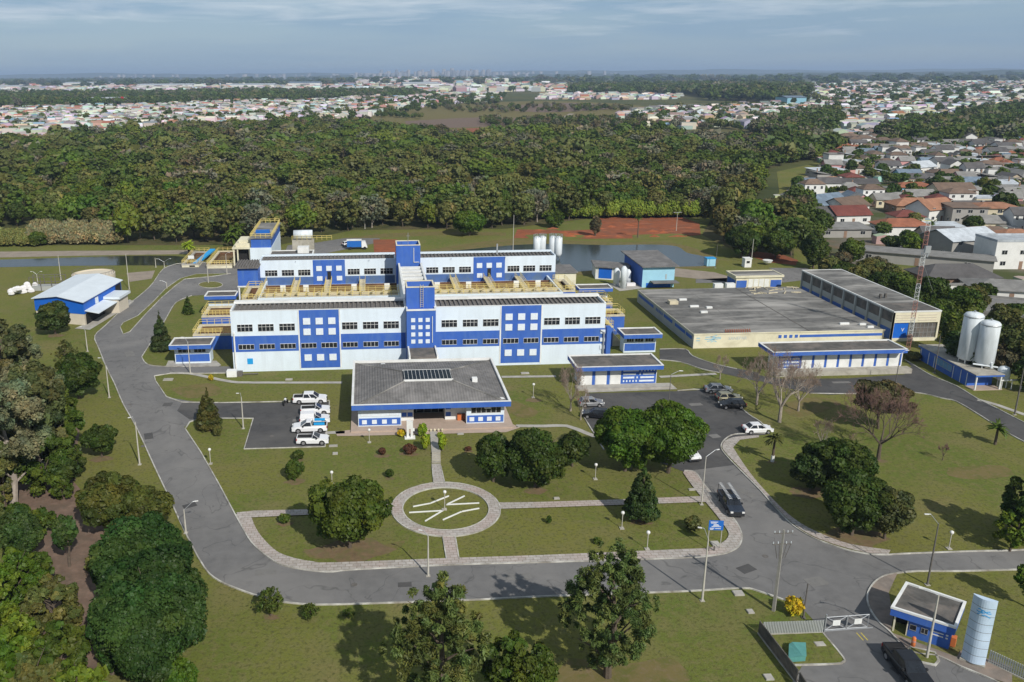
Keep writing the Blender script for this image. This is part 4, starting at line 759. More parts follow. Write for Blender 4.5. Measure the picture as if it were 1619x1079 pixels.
panel(b, F, 'blue_band', 'blue', 20.3, 36.3, 1.7, 2.2, 0.03)
for (a, c) in ((1, 11), (17.5, 22.5), (24, 29.5), (30, 33)): panel(b, Lf, 'blue_band', 'blue', a, c, 1.5, 2.15, 0.03)
for k in range(5): panel(b, Lf, 'blue_square', 'blue', 12.6+k*0.9, 13.1+k*0.9, 1.5, 2.1, 0.03)
mb = MB()                                            # faded wave emblem
for (pts) in ([(2.2, 2.15), (3.4, 2.2), (4.4, 2.5)], [(3.2, 2.25), (4.1, 2.05), (5.2, 2.1)], [(2.1, 1.75), (3.2, 1.75), (4.2, 2.0)], [(3.4, 1.7), (4.2, 1.75), (5.2, 1.85)], [(2.6, 1.3), (3.3, 1.5), (4.0, 1.75)], [(3.3, 1.15), (3.9, 1.45), (4.4, 1.2)], [(0.5, 1.5), (0.9, 1.5), (1.2, 1.5)], [(0.5, 2.0), (0.9, 2.0), (1.2, 2.0)]):
    for (a, c) in zip(pts[:-1], pts[1:]):
        mb.add([F.pt(a[0], 0.02, a[1]-0.07), F.pt(c[0], 0.02, c[1]-0.07), F.pt(c[0], 0.02, c[1]+0.07), F.pt(a[0], 0.02, a[1]+0.07)], [(0, 1, 2, 3)])
mb.build('emblem', M['logoblue'], b)
def text(par, s, size, loc, rot, m, depth=0.01, name='lettering', org=None):
    cu = bpy.data.curves.new(name, 'FONT'); cu.body = s; cu.size = size; cu.extrude = depth; cu.align_x = 'LEFT'
    o = bpy.data.objects.new('t', cu); col.objects.link(o); bpy.context.view_layer.update()
    me = bpy.data.meshes.new_from_object(o.evaluated_get(bpy.context.evaluated_depsgraph_get())); bpy.data.objects.remove(o); bpy.data.curves.remove(cu)
    q = link_mesh(name, me, M[m], par); og = ORG.get(par, Vector((0, 0, 0))); q.location = Vector(loc)-og; q.rotation_euler = rot; ALLCH.setdefault(par, []).append(q)
    ORG[q] = Vector((0, 0, 0)); return q
text(b, 'SANEPAR', 0.85, (66.9, 147.575, 1.55), (math.pi/2, 0, 0), 'fadeblue', 0.004)
mb = MB()
rnd = random.Random(4)
for (x, y, dx, dy) in ((66.2, 171.5, 1.6, 0.5), (66.5, 166, 1.8, 0.5), (67, 161.5, 1.4, 0.6), (90.5, 151.5, 1.8, 0.4), (94, 150.8, 1.3, 0.4), (94.5, 149.0, 1.2, 0.4), (69.5, 164.8, 1.2, 0.6)): mb.box(x, y, 2.801, x+dx, y+dy, 3.15)
mb.build('roof_kerbs', M['white'], b)
mb = MB(); mb.box(63.0, 168.4, 2.801, 64.8, 170, 3.5); mb.build('roof_hatch', M['ochre'], b)
mb = MB()
for k in range(12): mb.add([(66.5+k*0.42, 148.1, 2.82), (66.7+k*0.42, 148.1, 2.82), (67.05+k*0.42, 149.3, 3.1), (66.85+k*0.42, 149.3, 3.1)], [(0, 1, 2, 3)])
mb.build('roof_tile_stack', M['redsoil'], b)
mb = MB()
for k in range(26): a = rnd.uniform(0, 3.1); x = rnd.uniform(84, 96); y = rnd.uniform(178, 181.3) if k > 8 else rnd.uniform(94, 96); y = max(y, 176); mb.obox((x, y), a, rnd.uniform(0.5, 1.3), 0.07, 2.802+0.02*k/10, 2.95+0.05*(k % 3))
mb.build('timber_scraps', M['ochre'], b)
# ------------------------------------------------------------------ long hall right of the reservoir
b = empty('pump_hall', (104, 148.9, 0), 'long tall hall with grey pillars and cream gable with blue panel, right of the reservoir', 'building')
hx0, hx1, hy0, hy1, hz = 99.2, 108.45, 148.9, 184.2, 6.0
mb = MB(); mb.box(hx0+0.3, hy0+0.35, 0, hx1-0.1, hy1, hz-0.25); mb.build('wall', M['grey_wall'], b)
Lf = Face((hx0+0.3, hy1), (0, -1)); ln = hy1-hy0
mb = MB()
for k in range(9): u = k*ln/8; Lf.box(mb, max(0, u-0.22), min(ln, u+0.22), 0, hz-0.26, 0.0, 0.3)
mb.build('pillars', M['grey_wall'], b)
for k in range(8):
    u = k*ln/8; a, c = u+0.3, u+ln/8-0.3; panel(b, Lf, 'blue_band', 'blue', a, c, 0.2, 2.3, 0.03); panel(b, Lf, 'upper_glazing', 'roofdark', a, c, 3.6, hz-0.6, 0.03); panel(b, Lf, 'pale_band', 'grey_wall', a, c, 2.35, 3.5, 0.02)
mb = MB(); x0, x1 = hx0, hx1; q = 0.35
mb.box(x0, hy0, 0, x0+q, hy0+0.33, hz-0.26); mb.box(x1-q, hy0, 0, x1, hy0+0.33, hz-0.26); mb.box(x0+q, hy0, 3.7, x1-q, hy0+0.33, hz-0.26); mb.box(x0+q, hy0, 0, x1-q, hy0+0.33, 0.6); mb.build('gable_frame', M['cream'], b)
Fg = Face((hx0, hy0+0.3), (1, 0)); panel(b, Fg, 'gable_panel', 'blue2', 0.4, 3.3, 0.6, 3.7, 0.06); window(b, Fg, 3.4, 8.85, 0.65, 3.65, 7, 3, 'steel', 'roofdark', 0.06)
Fh = Face((hx0, hy0), (1, 0))
for (a, c) in ((0.6, 4.2), (4.9, 8.5)):
    for z in (4.1, 4.6, 5.1): panel(b, Fh, 'louvre', 'beige', a, c, z, z+0.18, 0.05)
text(b, 'V', 1.0, (101.2, 149.11, 1.9), (math.pi/2, 0, 0), 'white', 0.02, 'emblem')
parapet_roof(b, hx0-0.05, hy0-0.05, hx1+0.05, hy1+0.05, hz, 0.25, 0.2, 'roofslab', 'white', 0.06)
mb = MB(); mb.box(hx0+0.2, hy0+0.2, hz-0.055, hx1-0.2, hy0+6, hz-0.045); mb.build('roof_stain', M['roofdark'], b)
mb = MB()
for (x, y) in ((102.2, 158.5), (103.4, 158.8)): mb = MB(); mb.box(x-.2, y-.2, hz-0.06, x+.2, y+.2, hz+0.5); mb.tube((x, y, hz+0.5), (x, y, hz+0.9), 0.28, n=8); mb.build('roof_vent', M['dkpole'], b)
# ------------------------------------------------------------------ chlorine store with silos
b = empty('gas_store', (99, 123, 0), 'low blue walled store with concrete roof beside the right road, tanks standing on it', 'building')
q = [(97.2, 122.9), (102.0, 122.9), (102.6, 138.6), (97.9, 138.8)]; qi = [(97.5, 125.0), (101.7, 125.0), (102.3, 138.3), (98.2, 138.5)]
mb = MB(); mb.prism(qi, 0, 2.3); mb.build('wall', M['blue'], b)
mb = MB(); mb.prism(q, 2.3, 2.6); mb.build('fascia', M['blue'], b); mb = MB(); mb.prism([(q[0][0]-.05, q[0][1]-.05), (q[1][0]+.05, q[1][1]-.05), (q[2][0]+.05, q[2][1]+.05), (q[3][0]-.05, q[3][1]+.05)], 2.6, 2.7); mb.build('roof', M['concrete'], b)
u = Vector((q[3][0]-q[0][0], q[3][1]-q[0][1])); Lf = Face((qi[3][0], qi[3][1]), (qi[0][0]-qi[3][0], qi[0][1]-qi[3][1]))
window(b, Lf, 4.6, 9.2, 0.9, 2.1, 4, 1, 'steel', 'midblue')
for u_ in (0.3, 2.6, 4.3, 9.6, 11.6, 13.2): panel(b, Lf, 'pilaster', 'white', u_, u_+0.12, 0, 2.28, 0.05)
mb = MB()
for x in (97.4, 101.5): mb = MB(); mb.box(x, 123.0, 0, x+0.2, 123.2, 2.3); mb.build('post', M['white'], b)
mb = MB(); mb.box(97.2, 122.9, 0, 102, 125, 0.1); mb.build('floor_slab', M['pinkfloor'], b)
def silo(px, py, ptop, d, lab, legs=False, z0=2.7, grp='white chlorine and lime tanks'):
    x, y = G(px, py, z0); h = Hgt(px, py, ptop, z0); r = d/2
    o = empty('storage_tank', (x, y, z0), lab, 'tank', grp); zb = 0.55
    mb = MB(); mb.lathe((x, y, z0), [(r*0.7, zb), (r, zb+0.3), (r, h-0.5), (r*0.85, h-0.2), (r*0.4, h)], 28); mb.build('shell', M['tankw'], o, True)
    mb = MB()
    for k in range(4): a = math.pi/4+k*math.pi/2; mb.tube((x+r*0.75*math.cos(a), y+r*0.75*math.sin(a), z0+0.02), (x+r*0.75*math.cos(a), y+r*0.75*math.sin(a), z0+zb+0.3), 0.1, n=6)
    mb.build('legs', M['white'], o)
    mb = MB(); mb.tube((x+0.2, y-r-0.1, z0+0.3), (x+0.2, y-r-0.1, z0+1.0), 0.22, n=8); mb.tube((x+0.2, y-r-0.1, z0+1.0), (x+0.2, y-r+0.2, z0+1.2), 0.2, n=8); mb.build('valve_box', M['tankw'], o)
    mb = MB(); mb.lathe((x, y, z0), [(r+0.03, h-0.75), (r+0.06, h-0.7), (r+0.06, h-0.6), (r+0.03, h-0.55)], 28); mb.tube((x, y, z0+h-0.05), (x, y, z0+h+0.3), 0.15, n=8); mb.build('top_ring', M['steel'], o)
    return o
silo(1527, 573, 494, 2.9, 'tall white tank on the concrete roof, farther of the two big ones')
silo(1554, 580, 507, 2.9, 'tall white tank on the concrete roof, nearer of the two big ones')
silo(1502, 557, 530, 1.6, 'short white tank left of the two tall ones on the concrete roof')
x, y = G(1583, 612); o = empty('pressure_vessel', (x, y, 0), 'small white vessel on legs beside the blue gas store, pipe leading right', 'tank')
mb = MB(); mb.lathe((x, y, 0), [(0.4, 1.0), (0.9, 1.3), (0.95, 3.0), (0.7, 3.4), (0.2, 3.6)], 20); mb.build('shell', M['tankw'], o, True)
mb = MB()
for a in range(4): mb.tube((x+0.6*math.cos(a*1.57+.8), y+.6*math.sin(a*1.57+.8), 0), (x+0.6*math.cos(a*1.57+.8), y+.6*math.sin(a*1.57+.8), 1.3), 0.08, n=5)
mb.build('legs', M['white'], o); mb = MB(); mb.tube((x+0.5, y, 2.6), (x+14, y-0.5, 2.6), 0.35, n=10); mb.tube((x-0.8, y+0.5, 3.2), (x-4, y+2, 3.4), 0.15, n=8); mb.build('pipe', M['tankw'], o)
o = empty('pipe_frame', (x+3, y-1.5, 0), 'white pipe rack and low blue bund right of the small white vessel', 'pipe rack'); mb = MB()
for k in range(8): mb.tube((x-1+k*1.7, y-1.2, 0), (x-1+k*1.7, y-1.2, 1.6), 0.07, n=5)
mb.tube((x-1.4, y-1.2, 1.6), (x+12, y-1.3, 1.6), 0.1, n=6); mb.build('posts', M['white'], o); mb = MB(); mb.box(x+3, y-3.2, 0, x+9, y-1.6, 0.55); mb.build('bund', M['blue2'], o)
# ------------------------------------------------------------------ buildings behind: laboratory, mixing house, transformer house, settling shed
b = empty('laboratory', (70, 194, 0), 'tall pale blue block with grey mono pitch roof in front of the pond', 'building')
mb = MB(); mb.box(65.4, 194.2, 0, 73.2, 209, 5.1); mb.build('wall', M['skyblue'], b); panel(b, Face((65.4, 209), (0, -1)), 'side_wall', 'blue', 0, 14.8, 0, 5.1, 0.03)
mb = MB(); mb.add([(64.9, 193.3, 5.1), (73.9, 193.3, 5.1), (74.2, 210, 5.6), (64.6, 210, 5.6)], [(0, 1, 2, 3)]); mb.add([(64.9, 193.3, 5.35), (73.9, 193.3, 5.35), (74.2, 210, 5.85), (64.6, 210, 5.85)], [(0, 1, 2, 3)])
mb.add([(64.9, 193.3, 5.1), (73.9, 193.3, 5.1), (73.9, 193.3, 5.35), (64.9, 193.3, 5.35)], [(0, 1, 2, 3)]); mb.add([(64.6, 210, 5.6), (64.9, 193.3, 5.1), (64.9, 193.3, 5.35), (64.6, 210, 5.85)], [(0, 1, 2, 3)]); mb.build('roof', M['rooftile'], b)
mb = MB(); mb.box(67.3, 191.6, 1.5, 73.6, 194.18, 1.7); mb.build('canopy', M['rooftile'], b); panel(b, Face((65.4, 194.2), (1, 0)), 'door', 'blue2', 1.0, 7.0, 0, 1.1, 0.04); panel(b, Face((65.4, 194.2), (1, 0)), 'vent', 'grey_wall', 5.6, 5.9, 2.0, 3.2, 0.05)
b = empty('mixing_house', (59.5, 201, 0), 'small grey roofed house with blue shutter, left of the tall pale blue block', 'building')
q = [(56.2, 203.5), (63.9, 200.4), (66.5, 206), (57.2, 211)]
mb = MB(); mb.prism([(56.6, 203.9), (63.6, 201.2), (65.6, 205.6), (57.4, 210.2)], 0, 3.1); mb.build('wall', M['white'], b); mb = MB(); mb.prism(q, 3.1, 3.35); mb.build('roof', M['rooftile'], b)
F = Face((56.6, 203.9), (7.0, -2.7)); panel(b, F, 'shutter', 'blue2', 0.8, 4.0, 0.3, 2.9, 0.05); panel(b, F, 'door', 'blue', 4.9, 5.8, 0, 2.9, 0.05)
for i, (px, py, pt) in enumerate(((974, 452, 424), (985, 456, 421), (992, 449, 426))):
    x, y = G(px, py); h = Hgt(px, py, pt); mb = MB(); mb.lathe((x, y, 0), [(0.75, 0), (0.75, h-0.6), (0.3, h)], 14)
    o = mb.build('lime_silo', M['tankw'], None, True); tag(o, ('thin white silo nearest the blue shutter of the mixing house', 'tallest middle white silo of the mixing house', 'right white silo of the mixing house beside the pale blue block')[i], 'silo', 'silos in front of the mixing house')
mb = MB(); x, y = G(1000, 452); mb.box(x-1.5, y-0.5, 0, x+0.6, y+0.5, 0.7); tag(mb.build('bag_pile', M['bag']), 'white bags piled at the foot of the mixing house silos', 'bags')
b = empty('transformer_house', (92, 190, 0), 'cream topped flat roofed transformer house with white doors behind the reservoir', 'building')
mb = MB(); mb.box(86.6, 190.0, 0, 97.7, 195.1, 3.0); mb.build('wall', M['cream'], b); F = Face((86.6, 190), (1, 0))
for (a, c) in ((0.1, 2.6), (8.4, 11.0)): panel(b, F, 'blue_band', 'blue', a, c, 0.2, 2.3, 0.03)
for k in range(4): panel(b, F, 'door', 'white', 3.0+k*1.3, 4.1+k*1.3, 0.1, 2.6, 0.05)
panel(b, Face((86.6, 195.1), (0, -1)), 'side_band', 'blue', 0.2, 4.9, 0.2, 2.3, 0.03); parapet_roof(b, 86.3, 189.7, 98.0, 195.4, 3.5, 0.5, 0.25, 'roofslab', 'cream', 0.15, 'cream')
b = empty('skylight_boxes', (83, 184, 0), 'two pale roof lights just behind the reservoir', 'roof lights')
mb = MB()
for x in (79, 81.8): mb.box(x, 184, 0, x+2.0, 185.2, 3.1)
mb.build('box', M['white'], b)
# blue metal shed on the left
b = empty('sludge_shed', (-60, 172, 0), 'bright blue metal shed with pale gable roof beside the left road', 'shed')
s0, s1, s2, s3 = (-70.6, 176.0), (-59.2, 172.0), (-56.6, 190.5), (-68.4, 196.5); ze, zr = 5.0, 5.9
mid = lambda a, c: ((a[0]+c[0])/2, (a[1]+c[1])/2)
mb = MB(); r0, r1 = mid(s0, s1), mid(s3, s2)
mb.add([(*s0, 2.4), (*s1, 2.4), (*s1, ze), (*r0, zr), (*s0, ze)], [(0, 1, 2, 3, 4)]); mb.add([(*s1, 2.4), (*s2, 2.4), (*s2, ze), (*s1, ze)], [(0, 1, 2, 3)]); mb.add([(*s2, 2.4), (*s3, 2.4), (*s3, ze), (*r1, zr), (*s2, ze)], [(0, 1, 2, 3, 4)]); mb.add([(*s3, 2.4), (*s0, 2.4), (*s0, ze), (*s3, ze)], [(0, 1, 2, 3)])
mb.build('cladding', M['blue2'], b); mb = MB(); mb.prism([(s0[0]+.1, s0[1]+.1), (s1[0]-.1, s1[1]+.1), (s2[0]-.1, s2[1]-.1), (s3[0]+.1, s3[1]-.1)], 0, 2.42); mb.build('wall', M['beige'], b)
E_ = lambda p, c, f: (p[0]+(p[0]-c[0])*f, p[1]+(p[1]-c[1])*f); cc = mid(s0, s2); o_ = [E_(p, cc, 0.06) for p in (s0, r0, s1, s2, r1, s3)]
mb = MB(); zz_ = (ze, zr, ze, ze, zr, ze); v0 = [(p[0], p[1], z+0.02) for p, z in zip(o_, zz_)]; v1 = [(p[0], p[1], z+0.14) for p, z in zip(o_, zz_)]
mb.add(v0+v1, [(5, 4, 1, 0), (4, 3, 2, 1), (6, 7, 10, 11), (7, 8, 9, 10), (0, 1, 7, 6), (1, 2, 8, 7), (2, 3, 9, 8), (3, 4, 10, 9), (4, 5, 11, 10), (5, 0, 6, 11)]); mb.build('roof', M['metalroof'], b)
Rf = Face(s1, (s2[0]-s1[0], s2[1]-s1[1])); window(b, Rf, 5.4, 6.8, 3.2, 4.5, 2, 2, 'white', 'whiteblk')
mb = MB(); P_ = lambda u, d, z: Rf.pt(u, d, z)
mb.add([P_(0.3, 0, 3.0), P_(0.3, 3.0, 2.5), P_(9.5, 3.0, 2.5), P_(9.5, 0, 3.0), P_(0.3, 0, 3.12), P_(0.3, 3.0, 2.62), P_(9.5, 3.0, 2.62), P_(9.5, 0, 3.12)], [(3, 2, 1, 0), (4, 5, 6, 7), (0, 1, 5, 4), (1, 2, 6, 5), (2, 3, 7, 6)]); mb.build('lean_to_roof', M['metalroof'], b)
mb = MB(); Rf.box(mb, 0.6, 9.0, 0.02, 2.3, 0.02, 0.1); mb.build('lean_to_opening', M['dark'], b)
mb = MB(); Rf.box(mb, 9.6, 14.5, 0, 3.2, 0.05, 3.2); mb.build('office_wall', M['beige'], b); mb = MB(); Rf.box(mb, 9.2, 15.0, 3.2, 3.75, 0.02, 3.7); mb.build('office_roof', M['metalroof'], b)
mb = MB(); Rf.box(mb, 15.6, 18.4, 0, 4.6, -0.5, 0.04); mb.build('dark_opening', M['dark'], b)
x, y = G(147, 427, 2.2); y -= 6; b = empty('round_tank', (x, y+4, 0), 'wide round concrete tank half hidden behind the blue shed', 'tank'); mb = MB(); mb.lathe((x, y+6, 0), [(5.3, 0), (5.3, 1.3), (5.0, 1.3), (5.0, 1.0), (0.2, 1.05)], 40); mb.build('shell', M['beige'], b)
mb = MB(); c = (x, y+6)
for k in range(28): a = k/28*6.283; e = (k+1)/28*6.283; p = (c[0]+5.1*math.cos(a), c[1]+5.1*math.sin(a), 1.3); q_ = (c[0]+5.1*math.cos(e), c[1]+5.1*math.sin(e), 1.3); mb.tube(p, (p[0], p[1], 2.1), 0.03, n=4); mb.tube((p[0], p[1], 2.1), (q_[0], q_[1], 2.1), 0.05, n=4)
mb.build('railing', M['dkpole'], b)
x, y = G(75, 460); b = empty('dosing_rack', (x, y, 0), 'grey open steel rack left of the blue shed', 'rack'); mb = MB()
for i in range(4):
    for j in range(2): mb.tube((x+i*2.6-4, y+j*2.5, 0), (x+i*2.6-4, y+j*2.5, 3.4), 0.1, n=5)
for j in range(2):
    for z in (1.7, 3.4): mb.tube((x-4, y+j*2.5, z), (x+3.8, y+j*2.5, z), 0.08, n=5)
mb.build('frame', M['dkpole'], b); mb = MB(); mb.box(x-3.8, y+.2, 0, x+3.6, y+2.3, 1.1); mb.build('container', M['grey_wall'], b)
rnd = random.Random(11)
for k in range(17):
    px = rnd.uniform(18, 58); py = 470-rnd.uniform(0, 4)-max(0, (px-18))*0.22; lay = k % 3; x, y = G(px, py); s_ = rnd.uniform(0.85, 1.3)
    mb = MB(); mb.lathe((x, y, lay*0.75*min(1, (px-14)/20)), [(0.55*s_, 0.0), (0.8*s_, 0.2), (0.72*s_, 0.8), (0.35*s_, 1.05)], 5)
    o = mb.build('sack', M['bag']); tag(o, 'bulging white sack in the heap left of the blue shed', 'sack', 'white sacks heaped beside the blue shed')
# ------------------------------------------------------------------ intake works by the river
ix0, ix1, iy0, iy1 = -31.6, -25.9, 223.0, 247
b = empty('intake_tower', (-29, iy0, 0), 'tall white and blue intake block with yellow railed roof beside the river', 'tower')
mb = MB(); mb.box(ix0, iy0, 0, ix1, iy1, 5.6); mb.build('wall', M['wall'], b); mb = MB(); mb.box(ix0+0.3, iy0+0.3, 5.6, ix1-0.1, iy1, 8.0); mb.build('upper_wall', M['blue'], b)
mb = MB(); mb.box(ix0, iy0, 8.0, ix1+.3, iy1+.2, 8.25); mb.build('roof', M['roofslab'], b); mb = MB(); mb.rail([(ix0+.2, iy0+.2, 8.25), (ix1, iy0+.2, 8.25), (ix1, iy1, 8.25), (ix0+.2, iy1, 8.25), (ix0+.2, iy0+.2, 8.25)], 1.1, 1.5, 0.06); mb.build('railing', M['yellow'], b)
mb = MB(); mb.box(ix0+1.0, iy0+6, 8.26, ix1-1.0, iy0+7.5, 9.2); mb.build('screen_motors', M['signblue'], b)
b = empty('intake_screen_house', (-33.5, 223, 0), 'cream frame house with open dark front left of the intake block', 'building')
mb = MB(); mb.box(-36.2, 224, 0, -31.5, 224.3, 0.5)
for x in (-36.2, -35.2, -32.0): mb.box(x, 223.8, 0.5 if False else 0.0, x+0.35, 224.15, 5.2)
mb.box(-36.4, 223.6, 5.2, -31.45, 230, 5.6); mb.box(-35.6, 224.5, 5.6, -31.45, 230, 6.6); mb.box(-34.8, 225, 6.6, -31.45, 230, 7.5); mb.build('frame', M['cream'], b); mb = MB(); mb.box(-35.9, 225.4, 0, -31.5, 229.8, 5.15); mb.build('opening', M['dark'], b)
tank('intake_channel', 'yellowish concrete intake channel with railings between the river and the upper road', -43.5, 224, -36.8, 243, 1.0, 'cream', 'ochre')
tank('intake_channel', 'narrow railed channel beside the palms at the end of the river', -50.5, 226, -46, 243, 0.9, 'cream', 'path')
b = empty('chute', (-45, 234, 0), 'sky blue sloping chute beside the intake channel', 'chute'); mb = MB(); mb.add([(-48.5, 226, 0.1), (-47, 226, 0.1), (-43.8, 240, 1.8), (-45.2, 240, 1.8), (-48.5, 226, .5), (-47, 226, .5), (-43.8, 240, 2.2), (-45.2, 240, 2.2)], [(3, 2, 1, 0), (4, 5, 6, 7), (0, 1, 5, 4), (1, 2, 6, 5), (2, 3, 7, 6), (3, 0, 4, 7)]); mb.build('bed', M['cyan'], b)
b = empty('compressor_house', (-20, 205, 0), 'low dark roofed house behind the left half of the rear filter building', 'building')
mb = MB(); mb.box(-24.5, 206, 0, -14.5, 214, 6.2); mb.build('wall', M['white'], b); parapet_roof(b, -25, 205.6, -14, 214.5, 6.6, 0.4, 0.3, 'roofdark', 'white'); mb = MB(); mb.box(-18, 211, 6.4, -15.2, 213.5, 7.9); mb.build('roof_box', M['white'], b)
x, y = G(486, 394); b = empty('pressure_drum', (x, y-12, 0), 'white cylindrical drum with pipes behind the rear filter building', 'tank'); mb = MB(); mb.tube((x-2.6, y-14, 6.9), (x+2.6, y-14, 6.9), 1.3, n=18); mb.build('shell', M['tankw'], b, True)
mb = MB(); mb.box(x-3, y-15.4, 0, x+3, y-12.8, 5.6); mb.build('base', M['concrete'], b); mb = MB(); mb.rail([(x-3, y-15.4, 5.6), (x+8, y-15.4, 5.6)], 1.2, 1.4, 0.05); mb.build('railing', M['yellow'], b)
for i, (px, py, pt, d) in enumerate(((848, 408, 374, 2.0), (857, 407, 373, 2.0), (873, 409, 373, 2.0), (882, 410, 374, 2.1))):
    x, y = G(px, py); h = Hgt(px, py, pt); o = empty('lime_silo', (x, y, 0), ('leftmost slim white silo in the row before the pond', 'second slim white silo from the left before the pond', 'third slim white silo from the left before the pond', 'rightmost slim white silo in the row before the pond')[i], 'silo', 'white silos behind the rear filter building')
    mb = MB(); mb.lathe((x, y, 0), [(d/2*.5, 0.6), (d/2, 1.6), (d/2, h-0.4), (0.4, h)], 18); mb.build('shell', M['tankw'], o, True)
    mb = MB()
    for k in range(10): a = k/10*6.283; e = (k+1)/10*6.283; R_ = d/2; p = (x+R_*math.cos(a), y+R_*math.sin(a), h-0.4); q_ = (x+R_*math.cos(e), y+R_*math.sin(e), h+0.5); mb.tube(p, (p[0], p[1], h+0.5), 0.04, n=4); mb.tube((p[0], p[1], h+0.5), q_, 0.04, n=4)
    mb.build('railing', M['steel'], o); mb = MB(); [mb.tube((x+.6*math.cos(k*1.57+.7), y+.6*math.sin(k*1.57+.7), 0), (x+.6*math.cos(k*1.57+.7), y+.6*math.sin(k*1.57+.7), 1.3), 0.07, n=4) for k in range(4)]; mb.build('legs', M['steel'], o)
# ------------------------------------------------------------------ vegetation
def fast_mesh(name, V, F4, C=None, smooth=False, nv=4):
    me = bpy.data.meshes.new(name); n = len(F4)
    me.vertices.add(len(V)); me.vertices.foreach_set('co', np.asarray(V, np.float32).ravel())
    me.loops.add(n*nv); me.loops.foreach_set('vertex_index', np.asarray(F4, np.int32).ravel())
    me.polygons.add(n); me.polygons.foreach_set('loop_start', np.arange(0, n*nv, nv, dtype=np.int32))
    me.update(calc_edges=True)
    if C is not None:
        a = me.color_attributes.new('Col', 'FLOAT_COLOR', 'POINT'); cc = np.ones((len(V), 4), np.float32); cc[:, :3] = C; a.data.foreach_set('color', cc.ravel())
    return me
def noise3(P, rs, f):
    s = np.zeros(len(P))
    for k in range(5): d = rs.normal(size=3)*f*(1+0.5*k); s += np.sin(P@d+rs.uniform(0, 6.28))/(1+0.5*k)
    return s/2.3
HUES = dict(dark=(0.046, 0.076, 0.012), mid=(0.068, 0.106, 0.014), green=(0.070, 0.128, 0.012), bright=(0.110, 0.165, 0.016), spring=(0.085, 0.120, 0.012), olive=(0.104, 0.114, 0.030), pine=(0.112, 0.142, 0.036),
            grey=(0.138, 0.136, 0.088), brown=(0.112, 0.098, 0.050), silver=(0.160, 0.178, 0.092), yellow=(0.48, 0.37, 0.02), lime=(0.22, 0.30, 0.02), redbr=(0.10, 0.045, 0.025), deep=(0.036, 0.076, 0.015), straw=(0.22, 0.155, 0.085))
def leaves(rs, lobes, n, size, hue, flat=0.75, top=0.3, var=0.30, inner=0.72, fuzz=0.0, thin=1.0, lv=0.3):
    lob = np.array(lobes, float); ar = (lob[:, 3]*lob[:, 4]+lob[:, 3]*lob[:, 5]+lob[:, 4]*lob[:, 5]); ar /= ar.sum()
    P = []; Nn = []; Ks = []; got = 0
    while got < n:
        m = int((n-got)*1.6)+60; k = rs.choice(len(lob), m, p=ar); d = rs.normal(size=(m, 3)); d /= np.linalg.norm(d, axis=1)[:, None]
        up = rs.uniform(size=m) < top; d[up, 2] = np.abs(d[up, 2])
        r = 1.0-np.abs(rs.normal(0, 0.10, m))+rs.uniform(-0.02, 0.10, m); r = r*(1-fuzz*rs.uniform(0, 1, m))+fuzz*0.25*rs.uniform(-1, 1, m); p = lob[k, :3]+d*lob[k, 3:6]*r[:, None]
        keep = np.ones(m, bool)
        for j in range(len(lob)):
            q = (p-lob[j, :3])/lob[j, 3:6]; keep &= ~((np.sum(q*q, 1) < inner*inner) & (k != j))
        keep &= p[:, 2] > 0.05
        P.append(p[keep]); Nn.append(d[keep]); Ks.append(k[keep]); got += int(keep.sum())
    P = np.concatenate(P)[:n]; Nn = np.concatenate(Nn)[:n]
    nn = Nn*flat+rs.normal(size=(n, 3))*0.45; nn[:, 2] += 0.25; nn /= np.linalg.norm(nn, axis=1)[:, None]
    t = np.cross(nn, rs.normal(size=(n, 3))); t /= np.linalg.norm(t, axis=1)[:, None]+1e-9; b = np.cross(nn, t)
    s = size*np.exp(rs.normal(0, 0.38, n))[:, None]*0.48; t = t*s; b = b*s*rs.uniform(0.5, 0.9, n)[:, None]*thin
    bend = nn*s*0.25
    V = np.stack([P-t-b*0.4, P-b*0.9+t*0.3+bend, P+t+b*0.4, P+b*0.9-t*0.3+bend], 1).reshape(-1, 3)
    base = np.array(HUES[hue] if isinstance(hue, str) else hue)
    cn = noise3(P, rs, 0.55/max(0.4, size))*0.55+rs.normal(0, 0.5, n)*0.5
    KK = np.concatenate(Ks)[:n]; lf = rs.uniform(1-lv, 1+lv, len(lob)); f = (1+var*cn)*lf[KK]; hw = rs.uniform(0.85, 1.2, len(lob))[KK]; c = base[None, :]*f[:, None]; c[:, 0] *= hw; c[:, 0] *= 1+0.22*cn; c[:, 2] *= 1-0.1*cn
    return V, np.clip(np.repeat(c, 4, 0), 0.002, 1), n
def core(rs, lobes, hue, sc=0.74, seg=7, rng=5):
    V = []; Fq = []; base = np.array(HUES[hue] if isinstance(hue, str) else hue)
    for l in lobes:
        o = len(V)
        for i in range(rng+1):
            th = math.pi*i/rng
            for j in range(seg):
                ph = 2*math.pi*j/seg; j_ = 1+rs.uniform(-0.12, 0.12); V.append((l[0]+l[3]*sc*j_*math.sin(th)*math.cos(ph), l[1]+l[4]*sc*j_*math.sin(th)*math.sin(ph), max(0.1, l[2]+l[5]*sc*j_*math.cos(th))))
        for i in range(rng):
            for j in range(seg): Fq.append((o+i*seg+j, o+(i+1)*seg+j, o+(i+1)*seg+(j+1) % seg, o+i*seg+(j+1) % seg))
    return np.array(V), np.array(Fq), np.repeat(base[None, :], len(V), 0)
def crown_mesh(name, rs, lobes, n, size, hue, use_core=True, cs=0.8, seg=7, rng=5, **k):
    V, C, n = leaves(rs, lobes, n, size, hue, **k); F = np.arange(4*n).reshape(-1, 4)
    if use_core:
        v2, f2, c2 = core(rs, lobes, hue, cs, seg, rng); F = np.concatenate([F, f2+len(V)]); V = np.concatenate([V, v2]); C = np.concatenate([C, c2])
    return V, F, C
